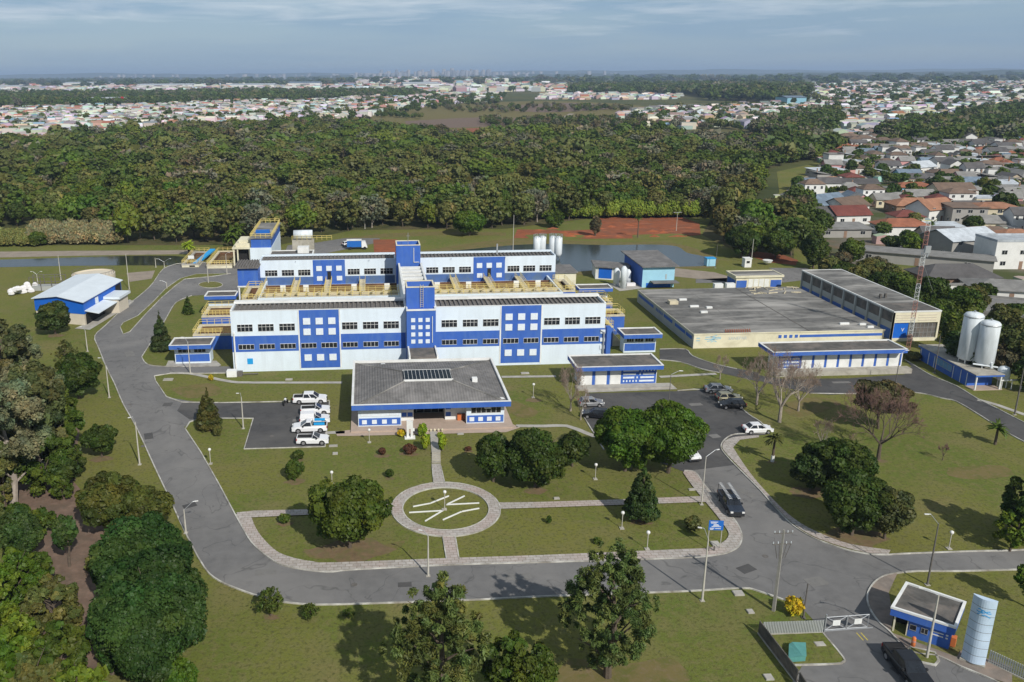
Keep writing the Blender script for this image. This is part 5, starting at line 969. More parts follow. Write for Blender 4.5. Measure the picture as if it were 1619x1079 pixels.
def trunk_mb(rs, h, r, crown_z, spread, nl=6, lean=0.0):
    mb = MB(); p = Vector((0, 0, 0)); seg = 4; pts = [p.copy()]
    for k in range(seg): p = p+Vector((rs.normal()*0.03*h+lean*h/seg, rs.normal()*0.03*h, h*0.85/seg)); pts.append(p.copy())
    for k in range(seg): mb.tube(pts[k], pts[k+1], r*(1-k/seg*0.75), r*(1-(k+1)/seg*0.75), 7, caps=False)
    for i in range(nl):
        a = rs.uniform(0, 6.28); z = rs.uniform(crown_z*0.7, h*0.7); t = z/(h*0.85)*seg; k = min(seg-1, int(t)); s = pts[k].lerp(pts[k+1], t-k)
        e = Vector((s.x+math.cos(a)*spread*0.7, s.y+math.sin(a)*spread*0.7, s.z+spread*rs.uniform(0.4, 0.9))); m_ = s.lerp(e, 0.5)+Vector((0, 0, spread*0.06))
        mb.tube(s, m_, r*0.34, r*0.2, 5, caps=False); mb.tube(m_, e, r*0.2, r*0.07, 5, caps=False)
    return mb
def lobes_for(rs, kind, h, rx, ry, zb):
    L_ = []; cz = (zb+h)/2; rz = (h-zb)/2
    if kind in ('broad', 'dome'):
        n = 9 if kind == 'broad' else 12; L_.append((0, 0, cz, rx*0.68, ry*0.68, rz*0.74))
        for i in range(n):
            d = rs.normal(size=3); d /= np.linalg.norm(d); d[2] = d[2]*0.8+0.12; s = rs.uniform(0.30, 0.44)
            L_.append((d[0]*rx*0.56, d[1]*ry*0.56, cz+d[2]*rz*0.56, rx*s, ry*s, rz*s*rs.uniform(0.9, 1.2)))
        for i in range(n*3):
            d = rs.normal(size=3); d /= np.linalg.norm(d); d[2] = abs(d[2]) if rs.uniform() < 0.4 else d[2]; s = rs.uniform(0.12, 0.24); q = rs.uniform(0.70, 0.84)
            L_.append((d[0]*rx*q, d[1]*ry*q, cz+d[2]*rz*q, rx*s, ry*s, rz*s*rs.uniform(0.7, 1.1)))
    elif kind == 'conifer':
        n = 9
        for i in range(n):
            f = i/(n-1); R = rx*(1-f)**0.8+0.12
            for j in range(6 if i < 6 else 2):
                a = rs.uniform(0, 6.28); o = R*0.55 if i < 7 else 0; L_.append((math.cos(a)*o, math.sin(a)*o, zb+(h-zb)*(0.06+0.90*f)+rs.uniform(-.1, .1), R*0.48, R*0.48, (h-zb)*0.085))
    elif kind == 'pine':
        for i in range(230):
            d = rs.normal(size=3); d /= np.linalg.norm(d); q = rs.uniform(0.25, 1.0)**0.55; s = rs.uniform(0.055, 0.125)
            w = 1-0.45*max(0, d[2])-0.1*max(0, -d[2]); a = math.atan2(d[1], d[0]); w *= 1+0.18*math.sin(3*a+rx*7)+0.12*math.sin(5*a+2)
            L_.append((d[0]*rx*q*w*0.95, d[1]*ry*q*w*0.95, cz+d[2]*rz*q*0.94, rx*s*rs.uniform(.7, 1.5), ry*s*rs.uniform(.7, 1.5), rx*s*rs.uniform(.6, 1.3)))
    elif kind == 'open':
        for i in range(70):
            d = rs.normal(size=3); d /= np.linalg.norm(d); q = rs.uniform(0.3, 1.0)**0.5; s = rs.uniform(0.11, 0.23); L_.append((d[0]*rx*q*0.86, d[1]*ry*q*0.86, cz+d[2]*rz*q*0.86, rx*s, ry*s, rz*s*0.8))
    return L_
def tree(name, lab, cat, bx, by, top, wpx, kind='broad', hue='dark', leaf=0.34, dens=1.0, zb=0.15, tr=0.0, grp=None, seed=None, world_xy=None, trunk='trunk', core_=True, h=None, r=None, lean=0, var=0.32, **kk):
    rs = np.random.RandomState(seed if seed is not None else int(bx*7+by*13) % 99991)
    x, y = world_xy or G(bx, by); h = h or Hgt(bx, by, top) if not h else h; c = proj((x, y, h*0.5))[2]; r = r or wpx/2*c/FPX
    zb_ = h*zb; L_ = lobes_for(rs, kind, h-leaf*0.2, r*0.97, r*0.97, zb_)
    area = 4*math.pi*((r*r*2+r*(h-zb_)/2*2)/4)*(1.5 if kind in ('pine', 'open') else 1.15); n = int(min(34000, max(60, area/(leaf*leaf*0.33)*1.25*dens)))
    if kind == 'pine': kk.setdefault('fuzz', 0.6); kk.setdefault('thin', 0.5); kk.setdefault('inner', 0.0); kk.setdefault('flat', 0.45)
    if kind == 'open': kk.setdefault('fuzz', 0.3); kk.setdefault('inner', 0.3)
    V, F, C = crown_mesh(name, rs, L_, n, leaf, hue, use_core=core_ and kind in ('broad', 'dome', 'conifer'), cs=0.73, var=var, **kk)
    o = empty(name, (x, y, 0), lab, cat, grp); me = fast_mesh('crown', V, F, C); cr_ = link_mesh('crown', me, M['leaf0'], o); ALLCH.setdefault(o, []).append(cr_)
    mb = trunk_mb(rs, h*0.9, tr or max(0.05, 0.028*h), max(zb_, h*0.15), r*0.8, 7 if kind != 'conifer' else 0, lean); tk = mb.build('trunk', M[trunk], None); tk.parent = o; ALLCH[o].append(tk)
    return o
T = tree
# --- the garden trees
T('broadleaf_tree', 'large dome shaped tree left of the paved circle, yellowish leaves on its crown', 'tree', 553, 866, 752, 142, 'broad', (0.071, 0.103, 0.013), 0.30, 1.1, 0.06)
T('broadleaf_tree', 'dark green tree at the left end of the clump above the paved circle', 'tree', 780, 762, 684, 72, 'broad', 'dark', 0.3, 1.0, 0.06)
T('broadleaf_tree', 'widest dark tree in the middle of the clump above the paved circle', 'tree', 846, 770, 676, 108, 'broad', 'dark', 0.3, 1.0, 0.05)
T('broadleaf_tree', 'smaller tree at the right end of the clump above the paved circle', 'tree', 905, 738, 681, 56, 'broad', (0.048, 0.077, 0.014), 0.3, 1.0, 0.08)
T('broadleaf_tree', 'left half of the big bright crowned pair of trees beside the parking lot', 'tree', 988, 745, 638, 114, 'broad', 'green', 0.27, 1.15, 0.05)
T('broadleaf_tree', 'right half of the big bright crowned pair of trees beside the parking lot', 'tree', 1056, 748, 635, 126, 'broad', 'green', 0.27, 1.15, 0.05)
T('conifer_tree', 'dark conical conifer beside the paved walk, in front of the bright crowned pair', 'tree', 1013, 824, 734, 56, 'conifer', (0.037, 0.065, 0.014), 0.26, 1.3, 0.12)
T('conifer_tree', 'olive brown conifer at the corner of the left parking lot', 'tree', 331, 677, 614, 42, 'conifer', (0.073, 0.077, 0.018), 0.24, 1.3, 0.06)
T('conifer_tree', 'dark slim conifer beside the left control room', 'tree', 256, 554, 494, 36, 'conifer', (0.045, 0.070, 0.020), 0.3, 1.2, 0.05)
T('conifer_tree', 'small dark conifer on the lawn right of the traffic island', 'tree', 298, 497, 468, 18, 'conifer', 'dark', 0.3, 1.2, 0.05)
# --- right lawn
T('broadleaf_tree', 'upper tree in the dark cluster on the right lawn', 'tree', 1322, 778, 694, 118, 'broad', 'dark', 0.3, 1.05, 0.05)
T('broadleaf_tree', 'left tree in the dark cluster on the right lawn', 'tree', 1280, 775, 714, 72, 'broad', (0.046, 0.075, 0.016), 0.3, 1.0, 0.08)
T('broadleaf_tree', 'large tree at the front of the dark cluster on the right lawn', 'tree', 1346, 846, 746, 120, 'broad', 'dark', 0.28, 1.05, 0.04)
T('broadleaf_tree', 'grey green tree at the right front of the dark cluster on the right lawn', 'tree', 1398, 852, 768, 84, 'broad', (0.077, 0.088, 0.027), 0.28, 1.0, 0.04)
T('broadleaf_tree', 'olive round crowned tree standing behind the big bare tree on the right lawn', 'tree', 1388, 678, 600, 104, 'broad', (0.100, 0.088, 0.034), 0.3, 0.9, 0.3)
T('broadleaf_tree', 'dark tree cut by the right edge above the right road', 'tree', 1622, 862, 745, 96, 'open', 'dark', 0.3, 1.2, 0.15)
T('broadleaf_tree', 'light green shrubby tree at the right edge below the dark one', 'tree', 1596, 872, 806, 62, 'open', 'bright', 0.3, 0.7, 0.1)
T('broadleaf_tree', 'small light tree at the right edge beside the sign totem', 'tree', 1622, 960, 885, 50, 'open', 'green', 0.3, 0.7, 0.2)
T('shrub', 'large leafy shrub clump at the far right edge on the upper lawn', 'shrub', 1604, 838, 800, 44, 'open', 'mid', 0.3, 0.8, 0.05)
# --- left grove
g = 'trees of the left grove'
T('eucalyptus_tree', 'tall silver leaved tree with pale trunk at the left edge, above the bare soil', 'tree', 22, 800, 596, 168, 'open', 'silver', 0.26, 1.1, 0.22, grp=g, trunk='pale_trunk')
T('eucalyptus_tree', 'silver green tree behind the tall pale trunked one at the left edge', 'tree', 68, 742, 566, 112, 'open', (0.087, 0.105, 0.036), 0.36, 1.3, 0.12, grp=g, trunk='pale_trunk')
T('eucalyptus_tree', 'silver crowned tree cut by the left edge, farthest up in the grove', 'tree', 6, 660, 500, 128, 'open', (0.098, 0.110, 0.041), 0.4, 1.3, 0.12, grp=g)
T('broadleaf_tree', 'dark filler tree beneath the silver crowns of the left grove', 'tree', 40, 720, 610, 130, 'dome', (0.045, 0.062, 0.018), 0.4, 0.9, 0.02, grp=g)
T('broadleaf_tree', 'small dark tree at the right foot of the left grove', 'tree', 102, 782, 722, 50, 'broad', 'dark', 0.3, 1.1, 0.2, grp=g)
T('broadleaf_tree', 'round dark tree right of the left grove, beside the road bend', 'tree', 126, 630, 556, 82, 'broad', 'dark', 0.34, 1.1, 0.04)
T('broadleaf_tree', 'thin leaved tree just above the round dark one beside the road bend', 'tree', 108, 590, 536, 40, 'pine', 'olive', 0.3, 0.6, 0.2)
T('broadleaf_tree', 'bushy tree in front of the blue metal shed', 'tree', 88, 529, 474, 62, 'broad', (0.053, 0.077, 0.018), 0.36, 1.1, 0.03)
T('broadleaf_tree', 'small round tree alone on the grass left of the main road', 'tree', 161, 723, 669, 60, 'broad', 'dark', 0.26, 1.1, 0.10)
T('broadleaf_tree', 'olive tree left of the road, above the biggest dark crown', 'tree', 178, 842, 744, 108, 'broad', (0.069, 0.085, 0.016), 0.28, 1.1, 0.05)
T('broadleaf_tree', 'olive tree beside the lamp post, above the biggest dark crown', 'tree', 240, 842, 770, 82, 'broad', (0.066, 0.083, 0.016), 0.28, 1.1, 0.05)
T('broadleaf_tree', 'upper crown of the biggest dark green tree mass left of the road', 'tree', 232, 975, 812, 170, 'dome', 'deep', 0.25, 1.2, 0.03)
T('broadleaf_tree', 'lower crown of the biggest dark green tree mass left of the road', 'tree', 246, 1078, 905, 186, 'dome', 'deep', 0.24, 1.2, 0.02)
T('broadleaf_tree', 'middle crown joining the upper and lower halves of the biggest dark green tree mass', 'tree', 250, 1030, 862, 172, 'dome', 'deep', 0.25, 1.1, 0.02)
T('broadleaf_tree', 'left lower crown attached to the biggest dark green tree mass', 'tree', 178, 1066, 940, 66, 'dome', (0.040, 0.083, 0.016), 0.24, 1.2, 0.02)
T('broadleaf_tree', 'small tree with visible stem on the bare soil strip', 'tree', 110, 896, 814, 44, 'broad', (0.045, 0.088, 0.018), 0.25, 1.2, 0.32)
T('broadleaf_tree', 'dark green tree left of the small stemmed tree on the bare soil', 'tree', 40, 895, 800, 66, 'broad', (0.045, 0.083, 0.018), 0.25, 1.2, 0.06)
T('broadleaf_tree', 'low bright green tree beneath the bottom left edge', 'tree', 288, 1100, 1045, 60, 'dome', 'green', 0.22, 1.1, 0.02)
for i, (bx, by, tp, w, hu) in enumerate(((28, 960, 868, 96, 'green'), (-14, 1010, 900, 90, 'bright'), (90, 1000, 912, 110, 'olive'), (14, 1075, 958, 130, 'bright'), (98, 1082, 990, 110, 'mid'), (-20, 1130, 1010, 120, 'green'), (60, 1140, 1040, 130, 'olive'), (128, 1150, 1046, 110, 'bright'))):
    T('understorey_tree', ['bright green low tree at the upper end of the bottom left thicket', 'lime tinted tree cut by the left edge in the bottom left thicket', 'olive tree beside the reddish soil in the bottom left thicket', 'feathery light tree in the middle of the bottom left thicket', 'mid green tree on the right rim of the bottom left thicket', 'green tree at the left border of the lowest thicket row', 'olive tree in the lowest row of the bottom left thicket', 'bright tree at the bottom right end of the left thicket'][i], 'tree', bx, by, tp, w, 'open', hu, 0.30, 1.0, 0.03, grp='bottom left thicket', core_=False)
for i, (bx, by, tp, w, kd, hu, lb) in enumerate(((30, 850, 792, 60, 'open', 'mid', 'leafy undergrowth tree at the foot of the tall pale trunk'), (-12, 870, 780, 80, 'open', 'olive', 'olive undergrowth tree cut by the left edge beside the pale trunk'), (70, 845, 800, 46, 'open', 'mid', 'small leafy tree between the pale trunk and the bare soil'), (140, 800, 770, 30, 'open', 'olive', 'low olive bush at the top of the bare soil strip'),
        (60, 690, 560, 110, 'open', 'silver', 'silver leaved tree in the middle of the left grove'), (100, 720, 610, 84, 'open', 'mid', 'mid green tree on the right rim of the left grove'), (-30, 790, 600, 120, 'open', 'silver', 'silver leaved tree mostly outside the left edge'), (60, 940, 870, 70, 'open', 'mid', 'mid green tree left of the reddish soil strip'), (30, 600, 520, 80, 'open', 'silver', 'upper silver crown below the open lawn at the left edge'),
        (72, 778, 676, 112, 'open', 'mid', 'dark leafy tree filling the foot of the left grove'), (6, 800, 690, 80, 'open', 'olive', 'olive tree right behind the tall pale trunk'), (118, 760, 700, 44, 'open', 'dark', 'narrow dark tree on the right rim of the left grove'), (112, 1000, 948, 50, 'open', 'olive', 'olive bush beside the reddish soil strip'), (150, 905, 878, 34, 'open', 'olive', 'thin bush at the left foot of the biggest dark tree mass'), (100, 790, 760, 40, 'open', 'mid', 'low bush on the soil under the left grove'))):
    T('understorey_tree' if tp > 740 else 'eucalyptus_tree', lb, 'tree', bx, by, tp, w, kd, hu, 0.28, 1.1, 0.02, grp='undergrowth of the left grove')
# --- foreground pines
T('pine_tree', 'tall loose pine at the bottom centre, largest of the foreground pines', 'tree', 694, 1150, 908, 186, 'pine', 'pine', 0.26, 1.9, 0.05, seed=5)
T('pine_tree', 'tall loose pine right of the bottom centre, between lamp posts and road', 'tree', 960, 1070, 848, 172, 'pine', (0.090, 0.130, 0.034) if True else (0.063, 0.092, 0.020), 0.26, 1.9, 0.04, seed=8)
T('broadleaf_tree', 'low leafy tree at the bottom edge right of the largest pine', 'tree', 820, 1125, 1000, 128, 'open', 'mid', 0.26, 1.1, 0.04)
T('young_pine', 'young pine on the grass below the left road bend', 'tree', 428, 974, 928, 48, 'pine', (0.079, 0.115, 0.020), 0.16, 1.0, 0.15)
T('young_pine', 'second young pine right of the left road bend sapling', 'tree', 490, 980, 954, 32, 'pine', (0.079, 0.115, 0.020), 0.14, 1.0, 0.15)
T('young_pine', 'smallest young pine on the grass below the lower road', 'tree', 552, 977, 962, 22, 'pine', (0.079, 0.115, 0.020), 0.12, 1.0, 0.15)
# --- shrubs in the garden
for i, (bx, by, tp, w, hu, lb) in enumerate(((467, 758, 726, 34, 'mid', 'round green shrub on the lawn below the left parking lot'), (471, 726, 712, 21, 'dark', 'small dark clipped shrub just below the left parking lot'), (616, 755, 742, 15, 'dark', 'small dark bush on the lawn left of the garden steps'),
        (648, 717, 703, 24, 'redbr', 'reddish brown bush left of the garden steps'), (604, 719, 708, 14, 'redbr', 'thin reddish bush on bare ground below the entrance hall'), (450, 827, 812, 21, 'mid', 'dark shrub beside the paved walk left of the dome shaped tree'),
        (345, 690, 671, 17, 'olive', 'small yellowish shrub under the conifer at the left parking lot'), (635, 690, 679, 15, 'yellow', 'yellow flowering shrub in front of the entrance hall'), (334, 602, 592, 9, 'yellow', 'tiny yellow bush beside the footpath left of the front building'),
        (740, 713, 706, 12, 'redbr', 'small reddish plant at the shadow of the dark clump'), (1094, 838, 816, 30, 'olive', 'thin olive sapling beside the blue sign'), (868, 828, 815, 10, 'mid', 'tiny shrub on the lawn right of the paved circle'), (1254, 972, 943, 31, 'yellow', 'round bright yellow bush beside the utility pole'),
        (945, 860, 850, 14, 'mid', 'low green plant on the lawn above the lower paved walk'), (1442, 568, 556, 30, 'olive', 'low hedge behind the right end of the chemical store'), (618, 797, 785, 9, 'mid', 'tiny shrub on the left rim of the paved circle'), (60, 389, 366, 34, 'mid', 'round bush on the river bank at the left'))):
    T('shrub', lb, 'shrub', bx, by, tp, w, 'dome', hu, 0.16 if by > 600 else 0.3, 1.0, 0.0)
for i, (bx, by, tp, w) in enumerate(((668, 690, 669, 17), (673, 712, 684, 17), (696, 692, 683, 11), (699, 713, 685, 15))):
    T('hedge', ['light green clipped hedge nearest the porch, left of the garden path', 'light green clipped hedge left of the garden path near the steps', 'small light green hedge nearest the porch, right of the garden path', 'light green clipped hedge right of the garden path near the steps'][i], 'hedge', bx, by, tp, w, 'dome', 'lime', 0.16, 1.2, 0.0, grp='clipped hedges along the garden path')
# --- bare trees
def bare(lab, bx, by, top, wpx, m='twig', levels=5, seed=1, grp=None, name='bare_tree', dens=1.0, tw=0.011, tr=None, rise=0.62):
    rnd = random.Random(seed); x, y = G(bx, by); h = Hgt(bx, by, top); c = proj((x, y, h/2))[2]; r = wpx/2*c/FPX
    o = empty(name, (x, y, 0), lab, 'tree', grp); tr = tr or 0.024*h; mb = MB(); tws = []
    def grow(p, d, ln, rad, lv):
        q = p+d*ln; (mb if lv > 1 else tw_mb).tube(p, q, rad, rad*0.66, 6 if lv > 3 else 3, caps=False)
        if lv == 0: return
        nb = rnd.choice((2, 3, 3)) if lv > 2 else max(2, int(3*dens))
        for k in range(nb):
            a = rnd.uniform(0.25, 0.75); ax = Vector((rnd.gauss(0, 1), rnd.gauss(0, 1), rnd.gauss(0, 0.6))).cross(d)
            if ax.length < 1e-3: continue
            nd = (Matrix.Rotation(a, 3, ax.normalized())@d); nd = nd+Vector((0, 0, 0.12 if lv > 2 else 0.0)); nd.normalize()
            grow(p.lerp(q, rnd.uniform(0.75, 1.0)), nd, ln*rnd.uniform(0.62, 0.86), max(tw, rad*0.58), lv-1)
    tw_mb = MB(); n0 = 5
    mb.tube((0, 0, 0), (0, 0, h*0.2), tr*1.1, tr*0.85, 8, caps=False)
    for k in range(n0):
        a = k/n0*6.28+rnd.uniform(-.4, .4); e = rise*rnd.uniform(0.8, 1.3); d = Vector((math.cos(a)*(1-e*0.5), math.sin(a)*(1-e*0.5), e)).normalized(); grow(Vector((0, 0, h*0.19)), d, h*0.26, tr*0.6, levels)
    V = np.array(mb.v+tw_mb.v); mxz = np.percentile(V[:, 2], 99.5); mr = np.percentile(np.hypot(V[:, 0], V[:, 1]), 98); sx, sz = r/mr, h/mxz
    for b_ in (mb, tw_mb): b_.v = [(v[0]*(sx if v[2] > h*0.2 else 1), v[1]*(sx if v[2] > h*0.2 else 1), v[2]*sz) for v in b_.v]
    a = mb.build('trunk', M['pale_trunk'] if m == 'twig' else M['trunk'], None); a.parent = o; b_ = tw_mb.build('twigs', M[m], None); b_.parent = o; ALLCH.setdefault(o, []).extend([a, b_]); return o
g = 'leafless trees by the parking lot'
bare('tall pale leafless tree behind the palm at the right parking lot', 1232, 668, 556, 92, 'twig', 6, 3, g, dens=1.0, tw=0.017)
bare('leafless tree left of the tall pale one at the right parking lot', 1196, 640, 560, 66, 'twig', 6, 5, g, tw=0.017)
bare('leafless tree right of the tall pale one, near the yard', 1262, 650, 575, 62, 'twig', 6, 7, g, tw=0.016)
bare('thin leafless tree on the grass strip beside the exit road', 1138, 600, 560, 26, 'twig', 5, 9, g, tw=0.02)
bare('greyish leafless tree left of the flat roofed electrical room', 902, 650, 578, 48, 'twig', 6, 11, tw=0.015)
bare('low leafless tree left of the electrical room, closer to the car', 918, 664, 612, 30, 'twig', 5, 13, tw=0.015)
bare('big spreading leafless tree with reddish twigs on the right lawn', 1388, 727, 612, 136, 'redtwig', 6, 15, tw=0.016, rise=0.45)
bare('small leafless tree left of the dark cluster on the right lawn', 1298, 712, 662, 36, 'twig', 5, 17, tw=0.016)
bare('tiny leafless sapling alone in the middle of the right lawn', 1490, 728, 700, 18, 'redtwig', 4, 19, tw=0.02)
# --- palms
def palm(lab, bx, by, top, wpx, hue='mid', n=26, multi=1, pale=False):
    rs = np.random.RandomState(int(bx)); x, y = G(bx, by); h = Hgt(bx, by, top); c = proj((x, y, h/2))[2]; r = wpx/2*c/FPX; o = empty('palm_tree', (x, y, 0), lab, 'palm'); V = []; Fq = []; C = []
    base = np.array(HUES[hue]); tk = MB()
    for m_ in range(multi):
        ox, oy = (rs.uniform(-1, 1)*r*0.35, rs.uniform(-1, 1)*r*0.35) if multi > 1 else (0, 0); hh = h*0.72*(rs.uniform(0.6, 1) if multi > 1 else 1); tk.tube((ox*0.4, oy*0.4, 0), (ox, oy, hh), 0.2 if multi == 1 else 0.13, 0.13, 8)
        for k in range(n//multi if multi > 1 else n):
            a = rs.uniform(0, 6.28); el = rs.uniform(-0.35, 1.25); ln = r*rs.uniform(0.85, 1.1)*(0.8 if multi > 1 else 1); p = np.array([ox, oy, hh]); d = np.array([math.cos(a)*math.cos(el), math.sin(a)*math.cos(el), math.sin(el)]); sd = np.array([-math.sin(a), math.cos(a), 0]); sg = 5
            for s_ in range(sg):
                q = p+d*ln/sg; w = 0.16*ln*(1-abs(s_-1.5)/4.5); col_ = base*rs.uniform(0.7, 1.4)
                for sgn in (-1, 1):
                    i0 = len(V); V += [p, q, q+sd*sgn*w*0.8-np.array([0, 0, w*0.55]), p+sd*sgn*w-np.array([0, 0, w*0.55])]; C += [col_]*4; Fq.append((i0, i0+1, i0+2, i0+3))
                p = q; d = d+np.array([0, 0, -0.30]); d /= np.linalg.norm(d)
    me = fast_mesh('fronds', np.array(V), np.array(Fq), np.array(C)); f = link_mesh('fronds', me, M['leaf0'], o); t = tk.build('trunk', M['trunk'], None); t.parent = o
    if pale: mb = MB(); mb.tube((0, 0, 0.01), (0, 0, 0.9), 0.24, 0.22, 8); w_ = mb.build('whitewash', M['white'], None); w_.parent = o
palm('small palm with whitewashed foot at the kerb of the right parking lot', 1221, 730, 679, 38, 'olive', 34, pale=True)
palm('small palm on the upper right lawn beside the road', 1573, 703, 668, 38, 'mid', 34)
palm('yellow green palm clump at the end of the river', 300, 404, 374, 30, 'lime', 60, 4)
palm('dark palm clump left of the intake block', 372, 396, 348, 44, 'mid', 80, 4)
palm('tall thin palm beside the red earth behind the pond', 1008, 376, 332, 16, 'mid', 26)
palm('palm between houses behind the red and white mast', 1470, 372, 348, 22, 'mid', 26)
# --- lone trees behind the works
for (bx, by, tp, w, hu, lb) in ((742, 373, 330, 58, 'green', 'round tree standing free on the grass behind the rear building'), (876, 360, 332, 34, 'mid', 'small tree in front of the forest beside the red earth'), (941, 374, 340, 20, 'brown', 'thin brownish tree beside the red earth'),
        (1286, 425, 366, 48, 'dark', 'dark pointed crown tree left of the long hall end'), (1345, 420, 374, 42, 'mid', 'green tree behind the long hall beneath the dark red roof'), (1225, 410, 362, 60, 'mid', 'wide tree at the end of the pond'), (1172, 408, 355, 60, 'dark', 'dark tree overhanging the right end of the pond'),
        (1310, 436, 405, 40, 'olive', 'brownish tree hugging the back of the long hall'), (1372, 452, 408, 56, 'olive', 'round olive tree behind the middle of the long hall'), (1425, 474, 428, 60, 'mid', 'dark tree behind the long hall below the grey shed'), (1468, 500, 436, 66, 'dark', 'tall dark tree behind the mast'),
        (1515, 520, 452, 66, 'mid', 'leafy tree right of the mast top'), (1500, 560, 490, 40, 'mid', 'tree between the long hall gable and the white tanks'), (1580, 545, 480, 60, 'olive', 'brownish tree right of the tall white tanks'), (1608, 590, 520, 60, 'olive', 'dark undergrowth tree at the right edge behind the pipes'), (1556, 556, 500, 50, 'dark', 'dark tree directly behind the tall white tanks'),
        (1408, 395, 372, 34, 'dark', 'dark bush in front of the red hip roofed house'), (1438, 400, 366, 38, 'bright', 'bright green tree in front of the red hip roofed house'), (1536, 372, 340, 32, 'dark', 'round dark tree in front of the unplastered houses'), (1585, 345, 302, 42, 'dark', 'dark conical tree at the right side of the town'), (1270, 365, 330, 40, 'mid', 'green tree at the near corner of the town')):
    T('broadleaf_tree', lb, 'tree', bx, by, tp, w, 'broad', hu, 0.5 if by < 400 else 0.42, 1.0, 0.06)
for i, (bx, by, tp, w, hu) in enumerate(((1330, 452, 412, 44, 'dark'), (1355, 462, 420, 46, 'olive'), (1392, 470, 426, 50, 'dark'), (1405, 455, 415, 40, 'olive'), (1440, 500, 452, 54, 'dark'), (1482, 528, 470, 60, 'mid'), (1530, 500, 448, 56, 'olive'), (1510, 585, 520, 50, 'dark'), (1545, 600, 545, 40, 'dark'), (1600, 560, 500, 60, 'olive'), (1622, 620, 560, 50, 'dark'), (1580, 590, 545, 50, 'brown'), (1606, 520, 478, 50, 'mid'), (1550, 480, 446, 44, 'dark'), (1385, 435, 404, 36, 'brown'), (1330, 425, 396, 34, 'brown'))):
    T('broadleaf_tree', ['dark tree nearest the upper end of the long hall', 'olive tree behind the upper third of the long hall', 'dark tree behind the middle of the long hall roof', 'olive tree beside the long grey shed', 'dark tree behind the lower half of the long hall', 'leafy tree beside the mast behind the gable', 'olive tree above the tall white tanks', 'dark tree squeezed between gable and short white tank', 'dark bush behind the tall tanks, low down', 'olive tree above the small white vessel', 'dark undergrowth at the right edge beside the pipes', 'brown tree behind the small white vessel', 'green tree at the right edge below the grey concrete hall', 'dark tree in front of the stained street wall', 'thin brown tree beside the long grey shed', 'thin brown tree at the upper end of the long hall'][i], 'tree', bx, by, tp, w, 'broad', hu, 0.42, 0.9, 0.04, grp='trees behind the long hall')
# --- the forest: individual trees along its near edge, the rest as one canopy
PROT = []
rsF = np.random.RandomState(77)
def proto_tree(i, hue, kind, h, r, leaf, n, bare_=False):
    rs = np.random.RandomState(400+i); L_ = lobes_for(rs, kind, h, r, r, h*0.12)
    if bare_: V, F, C = crown_mesh('c', rs, L_, n, leaf, hue, use_core=False, var=0.18, flat=0.2, lv=0.12)
    else: V, F, C = crown_mesh('c', rs, L_, n, leaf, hue, seg=6, rng=4, var=0.2, lv=0.16, flat=0.9)
    C = C*1.1+np.array([0.088, 0.086, 0.040])*0.15*(C.mean(1, keepdims=True)/C.mean())
    return V, F, C, h, r
specs = [('dark', 'broad'), ('mid', 'broad'), ('spring', 'broad'), ('olive', 'broad'), ('grey', 'open'), ('brown', 'open'), ('dark', 'dome'), ('mid', 'open'), ('olive', 'open'), ('green', 'dome')]
tone = {'dark': 'dark green', 'mid': 'mid green', 'green': 'fresh green', 'olive': 'olive', 'grey': 'greyish leafless', 'brown': 'brownish winter', 'bright': 'bright green', 'spring': 'yellow green'}
hi_p = []
for i, (hu, kd) in enumerate(specs):
    V, F, C, h, r = proto_tree(i, hu, kd, 9.5, 4.4, 0.72, 850, hu in ('grey', 'brown'))
    me = fast_mesh('crown', V, F, C); me.materials.append(M['leaf']); tk = trunk_mb(np.random.RandomState(i), 8, 0.2, 1.5, 3.4, 5); tm = bpy.data.meshes.new('trunk'); tm.from_pydata(tk.v, [], tk.f); tm.materials.append(M['pale_trunk' if hu in ('grey', 'brown') else 'trunk']); hi_p.append((me, tm, hu))
clr_at = lambda p: noise3(np.array([[p[0], p[1]*.7, 0.0]]), np.random.RandomState(12), 0.03)[0]
pts = []
xs = [p[0] for p in FOREST]; ys = [p[1] for p in FOREST]
while len(pts) < 9200:
    x = rsF.uniform(-560, 330); y = rsF.uniform(205, 900)
    if not inpoly(x, y, FOREST): continue
    px, py, c = proj((x, y, 6))
    if px < -60 or px > 1680: continue
    if y > 560 and rsF.uniform() < 0.25: continue
    gx, gy, _c = proj((x, y, 0))
    if gx < 200 and gy > 364: continue
    if y > 330 and clr_at((x, y)) > 0.78: continue
    pts.append((x, y))
cell = {}; keep = []
for p in pts:                                        # thin to a natural spacing
    sp = 6.6 if p[1] < 420 else 8.0
    k = (int(p[0]//sp), int(p[1]//sp)); ok = True
    for a in (-1, 0, 1):
        for b_ in (-1, 0, 1):
            for q in cell.get((k[0]+a, k[1]+b_), ()):
                if (q[0]-p[0])**2+(q[1]-p[1])**2 < (sp*0.82)**2: ok = False
    if ok: cell.setdefault(k, []).append(p); keep.append(p)
hz_at = lambda p: noise3(np.array([[p[0], p[1], 0.0]]), np.random.RandomState(3), 0.021)[0]
keep.sort(key=lambda p: p[1]); nI = 300
zn = lambda px: 'behind the brown brush' if px < 250 else 'behind the river palms' if px < 400 else 'behind the intake block' if px < 560 else 'behind the rear building' if px < 800 else 'behind the red earth' if px < 1120 else 'behind the pond end'
near = keep[:nI]
def pick(p):
    v = hz_at(p)+rsF.normal(0, 0.36); w = [2, 9, 0, 6, 2, 1, 3, 7, 8, 4, 3, 8, 1, 4, 5, 8, 0, 3]
    return w[int(np.clip((v+1.25)/2.5*len(w), 0, len(w)-1))]
